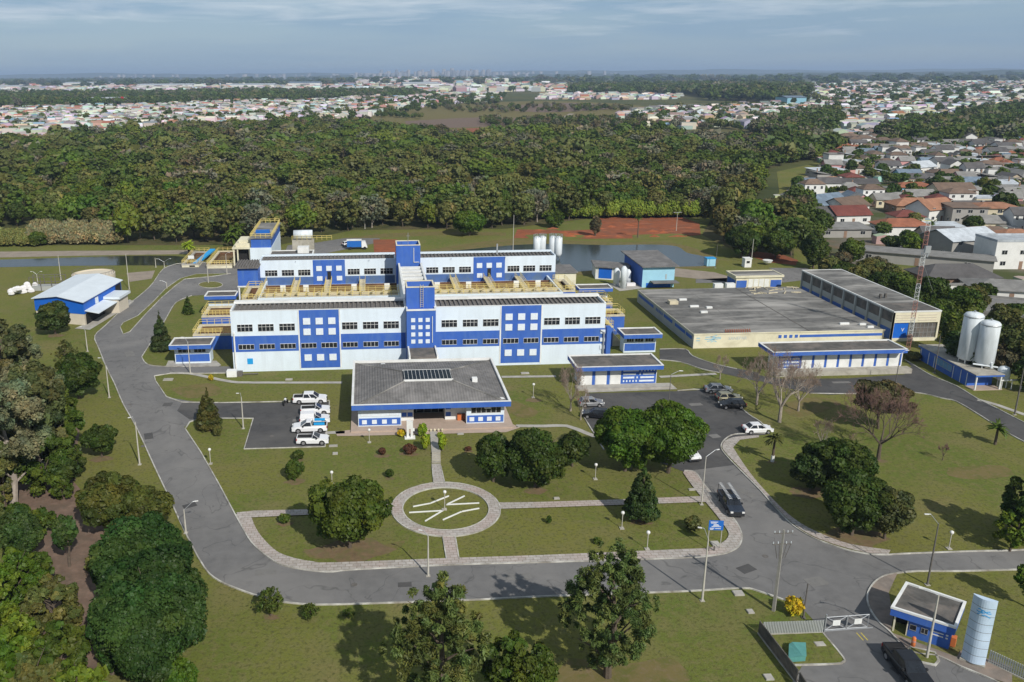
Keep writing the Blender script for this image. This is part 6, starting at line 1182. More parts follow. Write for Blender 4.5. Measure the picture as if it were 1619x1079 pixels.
for j, p in enumerate(near):
    k = pick(p) if j % 3 else pick(p); me, tm, hu = hi_p[k]; s = rsF.uniform(0.78, 1.3); px = proj((p[0], p[1], 5))[0]
    o = bpy.data.objects.new('forest_tree', None); col.objects.link(o); o.location = (p[0], p[1], 0); o.rotation_euler = (0, 0, rsF.uniform(0, 6.28)); o.scale = (s*rsF.uniform(.9, 1.15), s, s*rsF.uniform(0.85, 1.15))
    dist = 'front row of the forest' if p[1] < 268 else 'second row of the forest' if p[1] < 290 else 'deeper in the forest'
    tag(o, '%s %s tree, %s %s' % ('small' if s < 0.92 else 'large' if s > 1.15 else 'medium', tone[hu], dist, zn(px)), 'tree', 'trees along the near edge of the forest')
    for nm, m_ in (('crown', me), ('trunk', tm)): c_ = bpy.data.objects.new(nm, m_); col.objects.link(c_); c_.parent = o
lo_p = [proto_tree(50+i, hu, kd, 9.0, 4.6, 1.15, 230, hu in ('grey', 'brown'))[:3] for i, (hu, kd) in enumerate(specs)]
far_p = [proto_tree(80+i, hu, kd, 9.0, 5.0, 2.1, 60, False)[:3] for i, (hu, kd) in enumerate(specs)]
def scatter_mesh(name, items, label, cat, m='leaf0'):
    Vs, Fs, Cs = [], [], []; off = 0
    for (x, y, k, s, sz, lod, tint) in items:
        V, F, C = (lo_p, far_p)[lod][k]; a = rsF.uniform(0, 6.28); ca, sa = math.cos(a)*s, math.sin(a)*s
        v = np.empty((len(V), 3), np.float32); v[:, 0] = V[:, 0]*ca-V[:, 1]*sa+x; v[:, 1] = V[:, 0]*sa+V[:, 1]*ca+y; v[:, 2] = V[:, 2]*sz
        Vs.append(v); Fs.append(F+off); Cs.append(C*np.array([tint*rsF.uniform(.93, 1.07), tint, tint*rsF.uniform(.9, 1.1)])); off += len(V)
    me = fast_mesh(name, np.concatenate(Vs), np.concatenate(Fs), np.concatenate(Cs)); o = link_mesh(name, me, M[m]); tag(o, label, cat, kind='stuff'); return o
items = []
for p in keep[nI:]:
    s = 0.8+0.95*rsF.beta(1.6, 2.6); items.append((p[0], p[1], pick(p), s, s*rsF.uniform(0.6, 0.98), 0 if p[1] < 480 else 1, rsF.uniform(0.75, 1.25)))
scatter_mesh('forest', items, 'dense mixed green and greyish forest spreading behind the works', 'forest')
# reed belt and brown brush
items = []
for k in range(420):
    px = rsF.uniform(860, 1135); py = 348-rsF.uniform(0, 7)-(px-860)*0.012; x, y = G(px, py); s = rsF.uniform(0.28, 0.42); items.append((x, y, 2, s, rsF.uniform(0.45, 0.72), 0, rsF.uniform(1.5, 2.1)))
scatter_mesh('bamboo_belt', items, 'bright green bamboo belt along the forest edge behind the red earth', 'bamboo')
items = []
for k in range(420):
    px = rsF.uniform(48, 192); py = rsF.uniform(366, 388); x, y = G(px, py); s = rsF.uniform(0.25, 0.45); items.append((x, y, 5, s, rsF.uniform(0.3, 0.55), 0, rsF.uniform(1.6, 2.6)))
scatter_mesh('dry_brush', items, 'straw brown dry brush in front of the forest at the left', 'brush')
items = []
for k in range(160):
    px = rsF.uniform(-20, 60); py = rsF.uniform(374, 391); x, y = G(px, py); s = rsF.uniform(0.25, 0.4); items.append((x, y, 3, s, rsF.uniform(0.25, 0.4), 0, rsF.uniform(1.2, 1.7)))
scatter_mesh('tall_grass', items, 'yellowish green tall grass beside the dry brush at the left', 'grass')
# ------------------------------------------------------------------ vehicles (front towards +X, built at the origin)
def wheel(par, x, y, r=0.36, w=0.24):
    s = 1 if y > 0 else -1; mb = MB(); mb.tube((x, y-w/2, r), (x, y+w/2, r), r, n=18); t = mb.build('wheel', M['tyre'], par)
    mb = MB(); mb.tube((x, y+s*w*0.42, r), (x, y+s*(w/2+0.015), r), r*0.62, n=12); mb.build('rim', M['rim'], t)
def body_mesh(par, prof, wd, arches, m, name='body', tuck=0.09, r=0.42):
    # prof: side outline upper line (x,z) from rear to front; underside with wheel arches
    low = 0.30; pts = []; x0, x1 = prof[0][0], prof[-1][0]
    bot = [(x1, low)]
    for ax in sorted(arches, reverse=True):
        bot += [(ax+r, low)]+[(ax+r*math.cos(t), 0.36+r*math.sin(t)) for t in np.linspace(0.1, math.pi-0.1, 7)]+[(ax-r, low)]
    bot += [(x0, low)]
    out = list(prof)+bot; n = len(out); mid_ = 0.75
    vs = []
    for s in (-1, 1):
        for (x, z) in out:
            yy = wd/2-(tuck*max(0, (z-mid_)/0.5)**1.0 if z > mid_ else 0.03*(mid_-z)); e = min(x-x0, x1-x); yy -= 0.10*max(0, 1-e/0.35)**2; vs.append((x, s*yy, z))
    fs = [tuple(range(n)), tuple(range(2*n-1, n-1, -1))]+[(i, n+i, n+(i+1) % n, (i+1) % n) for i in range(n)]
    me_tris = tessellate_polygon([[Vector((x, z, 0)) for x, z in out]]); fs = [(i, n+i, n+(i+1) % n, (i+1) % n) for i in range(n)]
    for a, b_, c in me_tris: fs += [(a, b_, c), (n+c, n+b_, n+a)]
    mb = MB(); mb.add(vs, fs); ob = mb.build(name, m, par)
    import bmesh
    bm = bmesh.new(); bm.from_mesh(ob.data); bmesh.ops.recalc_face_normals(bm, faces=bm.faces); bm.to_mesh(ob.data); bm.free(); return ob
def cabin(par, xb, xr, xf, xw, z0, z1, wd, m, ndoor=2, cap=None):
    # greenhouse frustum: base xb..xw at z0, roof xr..xf at z1
    w0, w1 = wd/2-0.06, wd/2-0.22; P = lambda x, y, z: (x, y, z)
    mb = MB(); b0 = [(xb, -w0, z0), (xw, -w0, z0), (xw, w0, z0), (xb, w0, z0)]; t0 = [(xr, -w1, z1-0.04), (xf, -w1, z1-0.04), (xf, w1, z1-0.04), (xr, w1, z1-0.04)]
    t1 = [(xr+.08, -w1+.1, z1), (xf-.08, -w1+.1, z1), (xf-.08, w1-.1, z1), (xr+.08, w1-.1, z1)]
    mb.add(b0+t0+t1, [(0, 1, 5, 4), (1, 2, 6, 5), (2, 3, 7, 6), (3, 0, 4, 7), (4, 5, 9, 8), (5, 6, 10, 9), (6, 7, 11, 10), (7, 4, 8, 11), (8, 9, 10, 11), (3, 2, 1, 0)]); mb.build('cabin', m, par)
    lerp = lambda a, b_, t: a+(b_-a)*t; e = 0.012
    def pane(name, a, b_, c, d, n_):                 # quad inset on a face, pushed out by e
        mb = MB(); q = [Vector(v)+Vector(n_)*e for v in (a, b_, c, d)]; cen = sum(q, Vector())/4; q = [cen+(v-cen)*0.90 for v in q]; q2 = [v-Vector(n_)*0.02 for v in q]
        mb.add(q+q2, [(0, 1, 2, 3), (0, 4, 5, 1), (1, 5, 6, 2), (2, 6, 7, 3), (3, 7, 4, 0)]); mb.build(name, M['glass'], par)
    pane('windscreen', b0[1], b0[2], t0[2], t0[1], (0.5, 0, 0.86)); pane('rear_window', b0[3], b0[0], t0[0], t0[3], (-0.9, 0, 0.4))
    for s in (-1, 1):
        for k in range(ndoor):
            f0, f1 = k/ndoor+0.015, (k+1)/ndoor-0.015; yb, yt = s*w0, s*w1; q = [(lerp(xb, xw, f0), yb, z0), (lerp(xb, xw, f1), yb, z0), (lerp(xr, xf, f1), yt, z1-.05), (lerp(xr, xf, f0), yt, z1-.05)]
            pane('side_window', *q, (0, s*0.97, 0.25))
def lights(par, x0, x1, wd, z, zr=0.85):
    for s in (-1, 1):
        mb = MB(); mb.box(x1-0.10, s*(wd/2-0.42), z-0.09, x1+0.012, s*(wd/2-0.12), z+0.09); mb.build('headlight', M['lampglass'], par)
        mb = MB(); mb.box(x0-0.012, s*(wd/2-0.3), zr-0.16, x0+0.10, s*(wd/2-0.10), zr+0.16); mb.build('tail_light', M['redlens'], par)
        mb = MB(); mb.box(x1-1.75, s*(wd/2-0.02), 1.02, x1-1.55, s*(wd/2+0.14), 1.2); mb.build('mirror', M['plastic'], par)
    mb = MB(); mb.box(x1-0.15, -wd/2+0.12, 0.32, x1+0.05, wd/2-0.12, 0.58); mb.build('front_bumper', M['plastic'], par); mb = MB(); mb.box(x0-0.06, -wd/2+0.12, 0.34, x0+0.12, wd/2-0.12, 0.58); mb.build('rear_bumper', M['plastic'], par)
def pickup(name, lab, ln=5.2, wd=1.82, paint='carwhite', double=False, cap=False, decal=False, loads=False, grp=None, cat='pickup truck'):
    o = empty(name, (0, 0, 0), lab, cat, grp); h = ln/2; P = M[paint]
    bed = -h+1.55 if double else -h+2.15; hood = h-1.35
    body_mesh(o, [(-h, 0.55), (-h, 1.0), (-h+.04, 1.06), (bed, 1.06), (bed+0.02, 1.04), (hood, 1.06), (h-0.25, 0.94), (h-0.04, 0.78), (h, 0.5)], wd, (-h+0.98, h-0.92), P)
    cabin(o, bed+0.05, bed+0.16, hood-0.75, hood+0.12, 1.03, 1.68 if ln > 5 else 1.58, wd, P, 2 if double else 1)
    mb = MB(); mb.box(-h+0.12, -wd/2+0.2, 1.055, bed-0.05, wd/2-0.2, 1.072); mb.build('cargo_bed', M['dark'], o)
    mb = MB(); mb.box(-h+.02, -wd/2+.11, 1.06, bed, -wd/2+.2, 1.11); mb.box(-h+.02, wd/2-.2, 1.06, bed, wd/2-.11, 1.11); mb.box(-h+.02, -wd/2+.2, 1.06, -h+.11, wd/2-.2, 1.11); mb.build('bed_rail', P, o)
    if cap: mb = MB(); x0, x1 = -h+.05, bed-.02; w = wd/2-.12; mb.add([(x0, -w, 1.11), (x1, -w, 1.11), (x1, w, 1.11), (x0, w, 1.11), (x0+.1, -w+.12, 1.75), (x1, -w+.12, 1.75), (x1, w-.12, 1.75), (x0+.1, w-.12, 1.75)], [(0, 1, 5, 4), (1, 2, 6, 5), (2, 3, 7, 6), (3, 0, 4, 7), (4, 5, 6, 7)]); mb.build('bed_cover', P, o)
    if decal:
        for s in (-1, 1): mb = MB(); mb.box(-h+.35, s*(wd/2-0.135), 1.2, bed-.25, s*(wd/2-0.10), 1.6); mb.build('blue_decal', M['cyan'], o)
    mb = MB(); mb.tube((bed-.05, -wd/2+.22, 1.08), (bed-.05, -wd/2+.3, 1.62), .03, n=5); mb.tube((bed-.05, wd/2-.22, 1.08), (bed-.05, wd/2-.3, 1.62), .03, n=5); mb.tube((bed-.05, -wd/2+.3, 1.62), (bed-.05, wd/2-.3, 1.62), .03, n=5); mb.build('roll_bar', M['plastic'], o)
    for x in (-h+0.98, h-0.92):
        for s in (-1, 1): wheel(o, x, s*(wd/2-0.13))
    lights(o, -h, h, wd, 0.78); mb = MB(); mb.box(h-0.06, -0.42, 0.62, h+.012, .42, 0.82); mb.build('grille', M['plastic'], o); return o
def sedan(name, lab, paint, ln=4.2, wd=1.68, hatch=False, grp=None, rack=False):
    o = empty(name, (0, 0, 0), lab, 'car', grp); h = ln/2; P = M[paint]
    body_mesh(o, [(-h, 0.5), (-h+.02, 0.82), (-h+.12, 0.92), (-h+0.75, 0.94), (h-1.15, 0.93), (h-0.35, 0.80), (h-.05, 0.66), (h, 0.45)], wd, (-h+0.78, h-0.78), P, r=0.36)
    cabin(o, -h+(0.12 if hatch else 0.5), -h+(0.45 if hatch else 1.05), h-1.75, h-1.0, 0.90, 1.42, wd, P, 2)
    for x in (-h+0.78, h-0.78):
        for s in (-1, 1): wheel(o, x, s*(wd/2-0.11), 0.30, 0.2)
    lights(o, -h, h, wd, 0.66, 0.78)
    return o
def put(o, px0, py0, px1, py1, extra=0):             # rear wheel line px0 -> front px1 on the ground
    a, b_ = G(px0, py0), G(px1, py1); place(o, ((a[0]+b_[0])/2, (a[1]+b_[1])/2, 0.035), math.atan2(b_[1]-a[1], b_[0]-a[0])+extra); return o
g = 'white pickups in the left parking lot'
put(pickup('pickup_truck', 'white double cab pickup with blue tailgate marking, farthest up in the left parking lot', 5.3, 1.85, double=True, grp=g), 466, 637, 515, 636)
put(pickup('pickup_truck', 'white single cab pickup with open dark bed, second from top in the left lot', 4.45, 1.7, grp=g), 480, 655, 518, 653.5)
put(pickup('pickup_truck', 'white pickup with white covered bed, between two others in the left parking lot', 4.45, 1.7, cap=True, grp=g), 478, 670, 518, 668)
put(pickup('pickup_truck', 'white pickup with cyan decal on its rear side, facing the road in the left lot', 5.1, 1.82, cap=False, decal=True, grp=g), 514, 681, 466, 682.5)
put(pickup('pickup_truck', 'white single cab pickup with dark bed nearest the paved garden in the left parking lot', 4.5, 1.7, grp=g), 474, 701.5, 516, 701)
for o_ in [o for o in col.objects if o.get('label', '').startswith('white double cab')]:
    mb = MB(); mb.box(-2.67, -0.7, 0.62, -2.655, 0.7, 1.04); q = mb.build('tailgate_decal', M['signblue'], None); q.parent = o_
put(sedan('car', 'silver sedan at the top kerb of the right parking lot', 'carsilver', 4.3), 1118, 620.5, 1152, 621)
put(sedan('car', 'pale gold hatchback between the silver sedan and the black hatchback', 'cargold', 3.9, hatch=True), 1135, 634.5, 1168, 633.5)
put(sedan('car', 'black hatchback beside the pale gold one in the right parking lot', 'carblack', 3.9, hatch=True), 1174, 645, 1140, 645)
put(sedan('car', 'white sedan with dark lower trim at the kerb in front of the small palm', 'carwhite', 4.1), 1178, 684.5, 1216, 683.5)
put(sedan('car', 'silver hatchback partly behind the leafless tree left of the lot', 'carsilver', 3.8, hatch=True), 922, 642.5, 947, 642)
put(sedan('car', 'dark car half hidden behind the big bright crowned trees', 'carblack', 4.0, hatch=True), 959, 662, 925, 659)
put(sedan('car', 'white car mostly hidden right of the big bright crowned trees', 'carwhite', 4.0, hatch=True), 1082, 716, 1097, 730)
o = put(pickup('pickup_truck', 'dark pickup with ladders on its roof rack driving along the paved walk', 5.2, 1.85, 'carblue', double=False), 1143, 786, 1166, 822)
mb = MB()
for s in (-0.55, 0.45):
    for d in (-0.16, 0.16): mb.tube((-2.6, s+d, 1.95), (1.5, s+d, 1.95), 0.035, n=5)
    for k in range(13): mb.tube((-2.5+k*0.32, s-0.16, 1.95), (-2.5+k*0.32, s+0.16, 1.95), 0.03, n=4)
l_ = mb.build('ladders', M['steel'], None); tag(l_, 'pair of aluminium ladders tied on the roof rack of the dark pickup', 'ladders'); l_.location = o.location; l_.rotation_euler = o.rotation_euler
mb = MB(); [mb.tube((x, -0.8, z), (x, -0.8, 1.9), .03, n=4) or mb.tube((x, 0.8, z), (x, 0.8, 1.9), .03, n=4) or mb.tube((x, -0.8, 1.9), (x, 0.8, 1.9), .03, n=4) for x, z in ((-2.4, 1.05), (-0.5, 1.1), (0.9, 1.1))]; q = mb.build('roof_rack', M['plastic'], None); q.parent = o
put(pickup('pickup_truck', 'black double cab pickup leaving past the guardhouse at the bottom edge', 5.3, 1.9, 'carblack', double=True), 1410, 1036, 1457, 1094)
for (px, py, qx, qy, m_, lb) in ((548, 389, 556, 388, 'carwhite', 'white van parked on the asphalt behind the rear building'), (1552, 462, 1580, 466, 'carsilver', 'grey car on the street at the right edge of the town')): put(sedan('car', lb, m_, 4.4, hatch=True), px, py, qx, qy)
x, y = G(565, 394); o = empty('service_truck', (x, y, 0), 'blue and white service truck behind the rear filter building', 'truck'); mb = MB(); mb.box(x-3, y-1.1, 0.8, x+1.2, y+1.1, 2.7); mb.build('cargo_box', M['signblue'], o); mb = MB(); mb.add([(x+1.3, y-1.1, .6), (x+3, y-1.1, .6), (x+3, y+1.1, .6), (x+1.3, y+1.1, .6), (x+1.3, y-1, 2.4), (x+2.4, y-1, 2.4), (x+2.4, y+1, 2.4), (x+1.3, y+1, 2.4)], [(0, 1, 5, 4), (1, 2, 6, 5), (2, 3, 7, 6), (3, 0, 4, 7), (4, 5, 6, 7)]); mb.build('cab', M['carwhite'], o)
mb = MB(); mb.box(x-3.1, y-1.2, 2.7, x+1.3, y+1.2, 2.8); mb.build('roof', M['white'], o)
mb = MB(); [mb.tube((x+a, y-1.15, .45), (x+a, y+1.15, .45), .45, n=12) for a in (-2, 2.2)]; mb.build('wheels', M['tyre'], o)
# motorcycle beside the pickups
x, y = G(451, 640); o = empty('motorcycle', (x, y, 0.03), 'dark motorcycle with white tank at the top left corner of the left parking lot', 'motorcycle')
for s, nm in ((-0.62, 'wheel'), (0.62, 'wheel')): mb = MB(); mb.tube((x+s*0.4, y-0.05+s, 0.33), (x+s*0.4+0.09, y+0.0+s, 0.33), 0.31, n=14); mb.build(nm, M['tyre'], o)
mb = MB(); mb.tube((x, y-.55, .5), (x, y+.55, .55), .14, n=8); mb.tube((x+.2, y+.5, .5), (x+.1, y+.35, 1.05), .05, n=6); mb.tube((x-.25, y+.38, 1.05), (x+.45, y+.38, 1.05), .03, n=5); mb.build('frame', M['plastic'], o)
mb = MB(); mb.tube((x, y-.1, .78), (x+.02, y+.3, .82), .2, n=10); mb.build('fuel_tank', M['carwhite'], o); mb = MB(); mb.box(x-.12, y-.65, .72, x+.12, y-.1, .84); mb.build('seat', M['dark'], o)
# ------------------------------------------------------------------ poles and lamps
def lamp(bx, by, tp, lab, arm=None, m='pole', r=0.11, grp='street lamps of the works', head=True):
    x, y = G(bx, by); h = Hgt(bx, by, tp); o = empty('street_lamp', (x, y, 0), lab, 'street lamp', grp); mb = MB(); mb.tube((x, y, 0), (x, y, h), r*1.05, r*0.55, 8); mb.build('pole', M[m], o)
    mb = MB(); mb.box(x-.22, y-.22, 0, x+.22, y+.22, 0.06); mb.build('footing', M['concrete'], o)
    if arm:
        for a in arm:
            d = Vector((a[0], 0.0, a[1])) if len(a) == 2 else Vector(a); e = Vector((x, y, h))+d; mb = MB(); mb.tube((x, y, h-.05), e, 0.03, n=6); mb.tube(e, e+Vector((d.x*0.3, d.y*0.3, 0.02)), 0.035, n=6); k = mb.build('arm', M['steel'], o)
            u = Vector((d.x, d.y, 0)).normalized(); p = e+u*0.3; hm = MB(); hm.obox((p.x+u.x*.1, p.y+u.y*.1), math.atan2(u.y, u.x), 0.2, 0.07, p.z-.04, p.z+.03); hm.build('lamp_head', M['lampglass'], k)
    return o
lamp(221, 735, 668, 'pale concrete lamp post beside the left road above the small round tree', [(-0.25, -0.1, 0.8)])
lamp(173, 629, 579, 'pale concrete lamp post beside the round dark tree at the road bend', [(-0.5, 0.0, 1.4)])
lamp(138.5, 556, 523, 'pale lamp post in front of the blue shed corner', [(-0.3, 0, 0.8)])
lamp(96.5, 443, 404, 'slender pole rising behind the left end of the blue shed roof')
lamp(61, 457, 434, 'pale lamp post behind the heap of white sacks', [(-0.8, 0, 0.7), (0.8, 0, 0.7)])
lamp(204.5, 458, 402, 'pale tall pole behind the right end of the blue shed')
lamp(246.5, 423, 408, 'short pale pole on the river bank')
lamp(260, 423, 414, 'twin armed lamp at the end of the river', [(-1.4, 0, 0.8), (1.4, 0, 0.8)])
lamp(264, 457, 447, 'low lamp post on the traffic island by the left road', [(-1.0, 0, 0.5)])
lamp(329.5, 448, 418, 'lamp post standing on the oval traffic island')
lamp(359, 434, 402, 'pale pole left of the raised blue room', [(0.5, 0, .4)])
lamp(301, 591, 541, 'pale lamp post in front of the left control room', [(-0.5, 0, 0.9)])
lamp(384.8, 678, 628, 'slim lamp post at the corner of the left parking lot lawn', [(-0.1, 0, 0.6)])
lamp(294, 843, 806, 'curved arm lamp post beside the left road above the large dark trees', [(1.0, 0.3, 0.8)])
lamp(677, 911, 848, 'slim lamp post on the kerb below the paved circle', [(-0.4, 0.2, 0.5)])
lamp(1056, 652, 592, 'dark slim lamp post in the right lot beside the electrical room', [(1.2, 0, 0.5)], 'dkpole', 0.08)
lamp(1109, 798, 722, 'slim lamp post at the junction of the paved walks near the lot', [(1.2, 0.4, 0.6)], 'pole', 0.09)
lamp(1110, 950, 852, 'tall lamp post on the grass below the lower road, beside the foreground pine', [(-0.4, 0.2, 1.0)], 'pole', 0.12)
lamp(1466, 925, 828, 'tall dark lamp post above the guardhouse, across the road', [(-0.9, 0.1, 1.0)], 'dkpole', 0.10)
lamp(1465, 1041, 941, 'pair of thin pale lamp masts in front of the guardhouse wall', [(-1.0, 0.3, 0.5)], 'pole', 0.12)
lamp(1416, 606, 560, 'dark lamp post at the right end of the loading dock', [(0.8, 0, 0.6)], 'dkpole', 0.08)
lamp(1477, 590, 531, 'dark pole in front of the blue gas store', None, 'dkpole', 0.09)
lamp(1604, 656, 580, 'dark pole beside the upper right footpath', [(1.1, 0, 0.7)], 'dkpole', 0.12)
lamp(577, 362, 345, 'pale pole at the forest edge behind the rear building')
lamp(811, 400, 340, 'tall pale pole behind the blue panel of the rear building')
lamp(1187.5, 417, 378, 'leaning pale pole beside the white booth by the pond')
lamp(1131, 424, 387, 'dark pole beside the pale blue water box by the pond', None, 'dkpole', 0.08)
lamp(941, 372, 345, 'pale post at the corner of the red earth plots')
lamp(1069, 366, 336, 'pole with short crossbars at the right end of the red earth', [(0.7, 0, 0), (-0.7, 0, 0)])
def globe(bx, by, tp, lab):
    x, y = G(bx, by); h = Hgt(bx, by, tp); o = empty('garden_lamp', (x, y, 0), lab, 'garden lamp', 'globe lamps in the garden'); mb = MB(); mb.tube((x, y, 0), (x, y, h-.25), .045, n=8); mb.tube((x, y, h-.27), (x, y, h-.2), .1, n=8); mb.build('post', M['pole'], o)
    mb = MB(); mb.lathe((x, y, h-.2), [(.05, -.02), (.17, .06), (.22, .2), (.17, .34), (.05, .4)], 14); mb.build('globe', M['lampglass'], o, True); mb = MB(); mb.box(x-.25, y-.25, 0, x+.25, y+.25, .1); mb.build('footing', M['concrete'], o)
for a in ((333, 734, 711, 'globe lamp on the lawn between the left road and the parking lot'), (525, 766, 747, 'globe lamp behind the dome shaped tree'), (703, 806, 778, 'globe lamp in the centre of the paved circle'), (941, 758, 735, 'globe lamp on the lawn between the dark clump and the conifer'), (983, 836, 811, 'globe lamp left of the dark conical conifer, below the walk'),
          (1023, 869, 842, 'globe lamp just above the lower paved walk right of the pine'), (843, 629, 608, 'globe lamp on the lawn right of the entrance hall'), (1500, 868, 842, 'small post lamp at the lower edge of the right lawn'), (584, 700, 680, 'thin garden lamp left of the white monument')): globe(*a)
x, y = G(1223, 966); h = Hgt(1223, 966, 838); o = empty('utility_pole', (x, y, 0), 'thick concrete utility pole with crossarms beside the yellow bush', 'utility pole'); mb = MB(); mb.tube((x, y, 0), (x, y, h), .2, .12, 4); mb.build('pole', M['polegrey'], o)
for z in (h-.35, h-1.5): mb = MB(); mb.box(x-.9, y-.05, z-.04, x+.9, y+.05, z+.04); c_ = mb.build('crossarm', M['dkpole'], o); mb = MB(); [mb.tube((x+a, y, z+.06), (x+a, y, z+.25), .045, n=6) for a in (-.85, -.4, .4, .85)]; mb.build('insulators', M['tankw'], c_)
mb = MB(); [mb.tube((x+s, y-.05, h-1.5), (x+s*.5, y-.05, h-3), .035, n=4) for s in (-.7, -.3, .4, .8)]; mb.build('cables', M['dkpole'], o)
for (bx, by, tp, lb) in ((1270, 977, 923, 'short dark pole beside the yellow bush'),):
    x, y = G(bx, by); h = Hgt(bx, by, tp); mb = MB(); mb.tube((x, y, 0), (x, y, h), .09, .06, 8); mb.box(x-.2, y-.2, 0, x+.2, y+.2, .06); tag(mb.build('wooden_pole', M['dkpole']), lb, 'pole')
# lattice mast
x, y = G(1436, 556); h = Hgt(1436, 556, 352); o = empty('radio_mast', (x, y, 0), 'tall red and white lattice radio mast in front of the long hall gable', 'mast'); hw = 0.42; n = 30; a_, b_ = MB(), MB()
tri = [(x+hw*math.cos(t), y+hw*math.sin(t)) for t in (0.5, 2.6, 4.7)]
for k in range(n):
    z0, z1 = h*k/n, h*(k+1)/n; mb = a_ if (k//4) % 2 == 0 else b_
    for i in range(3):
        p, q = tri[i], tri[(i+1) % 3]; mb.tube((p[0], p[1], z0), (p[0], p[1], z1), .05, n=4, caps=False); mb.tube((p[0], p[1], z0), (q[0], q[1], z1), .035, n=3, caps=False); mb.tube((p[0], p[1], z1), (q[0], q[1], z1), .035, n=3, caps=False)
a_.build('red_sections', M['orange'], o); b_.build('white_sections', M['white'], o)
mb = MB(); mb.box(x-.5, y-.9, h*.78, x+.5, y-.5, h*.78+1.2); mb.tube((x+.6, y, h*.74), (x+.9, y, h*.74+1.5), .15, n=8); mb.build('antennas', M['steel'], o)
mb = MB(); mb.tube((x, y, h*.70), (x+22, y+26, 3), .04, n=3); mb.build('guy_wire', M['steel'], o)
# ------------------------------------------------------------------ gate area
C0, C1, C2, C3 = [Vector(G(*p, 2.5)) for p in ((1408, 961), (1512, 994), (1528, 953), (1432, 921))]
b = empty('guardhouse', (C0.x, C0.y, 0), 'small blue guardhouse with flat brown roof and white rim beside the gate', 'guardhouse'); cc = (C0+C1+C2+C3)/4; ins = lambda v, f: (cc.x+(v.x-cc.x)*f, cc.y+(v.y-cc.y)*f); R_ = (C0, C1, C2, C3)
wq = [ins(v, .88) for v in R_]; uu = (Vector(wq[1])-Vector(wq[0])); WL = uu.length; F = Face(wq[0], uu)
mb = MB(); sh = lambda a: F.pt(a, 0, 0)[:2]; k0 = F.pt(WL*.27, 0, 0); k3 = F.pt(WL*.27, -(Vector(wq[3])-Vector(wq[0])).length*1.0, 0)
mb.prism([k0[:2], wq[1], wq[2], k3[:2]], 0, 1.72); mb.build('wall', M['blue'], b); mb = MB(); mb.prism([ins(v, .985) for v in R_], 1.72, 2.42); mb.build('fascia', M['blue'], b)
inner = [ins(v, .91) for v in R_]; out_ = [ins(v, 1.0) for v in R_]; mb = MB(); mb.add([(x_, y_, 2.62) for x_, y_ in out_+inner]+[(x_, y_, 2.42) for x_, y_ in out_+inner], [(0, 1, 5, 4), (1, 2, 6, 5), (2, 3, 7, 6), (3, 0, 4, 7), (8, 9, 1, 0), (9, 10, 2, 1), (10, 11, 3, 2), (11, 8, 0, 3), (4, 5, 13, 12), (5, 6, 14, 13), (6, 7, 15, 14), (7, 4, 12, 15)]); mb.build('roof_edge', M['white'], b)
mb = MB(); mb.prism([ins(v, .905) for v in R_], 2.421, 2.46); mb.build('roof', M['roofdark'], b)
for u in (0.05, 0.9): mb = MB(); F.box(mb, u*WL*.28, u*WL*.28+.14, 0, 1.72, -.14, 0); mb.build('porch_post', M['cream'], b)
mb = MB(); F.box(mb, 0.1, WL*.26, 0, 1.7, -1.9, -1.75); mb.build('porch_wall', M['dark'], b)
window(b, F, WL*.30, WL*.42, .75, 1.35, 1, 1, 'steel', 'glass'); window(b, F, WL*.5, WL*.62, .75, 1.35, 2, 1, 'steel', 'glass')
for z in (1.28, 0.98): panel(b, F, 'white_bar', 'white', WL*.68, WL*.88, z, z+.1, .03); panel(b, F, 'white_square', 'white', WL*.92, WL*.96, z-.02, z+.12, .03)
Fr = Face(wq[1], Vector(wq[2])-Vector(wq[1]))
mb = MB(); Fr.box(mb, .5, 1.1, .1, 1.0, .02, .4); mb.build('meter_cabinet', M['orangep'], b)
TL, TR = Vector(G(1518.5, 1042)), Vector(G(1556, 1056)); tu = TR-TL; F = Face(TL, tu); TWD = tu.length; th = 6.6
b = empty('sign_totem', (TL.x, TL.y, 0), 'tall pale blue metal totem with wave emblem beside the guardhouse', 'sign'); mb = MB(); nst = 10
vs = []; fs = []
for j in range(2):
    z = 0.25 if j == 0 else th
    for i in range(nst+1): t = i/nst; vs.append(F.pt(t*TWD, 0.42*math.sin(math.pi*t), z))
    for i in range(nst+1): t = i/nst; vs.append(F.pt((1-t)*TWD, -0.12, z))
m_ = 2*(nst+1); fs = [(i, (i+1) % m_, m_+(i+1) % m_, m_+i) for i in range(m_)]+[tuple(range(m_, 2*m_)), tuple(range(m_-1, -1, -1))]; mb.add(vs, fs); mb.build('cladding', mat('totem_pale_blue', (0.50, 0.62, 0.76), 0.5, 0.08, 0.6, c2=(0.42, 0.55, 0.66), scale2=0.5), b)
mb = MB()
for k in range(1, 8):
    z = .25+k*(th-.25)/8
    for i in range(nst): t0, t1 = i/nst, (i+1)/nst; F0 = F.pt(t0*TWD, .42*math.sin(math.pi*t0)+.006, z); F1_ = F.pt(t1*TWD, .42*math.sin(math.pi*t1)+.006, z); mb.add([F0, F1_, (F1_[0], F1_[1], z+.035), (F0[0], F0[1], z+.035)], [(0, 1, 2, 3)])
mb.build('seams', M['dkpole'], b)
mb = MB(); sd = lambda t: .42*math.sin(math.pi*t)+.012
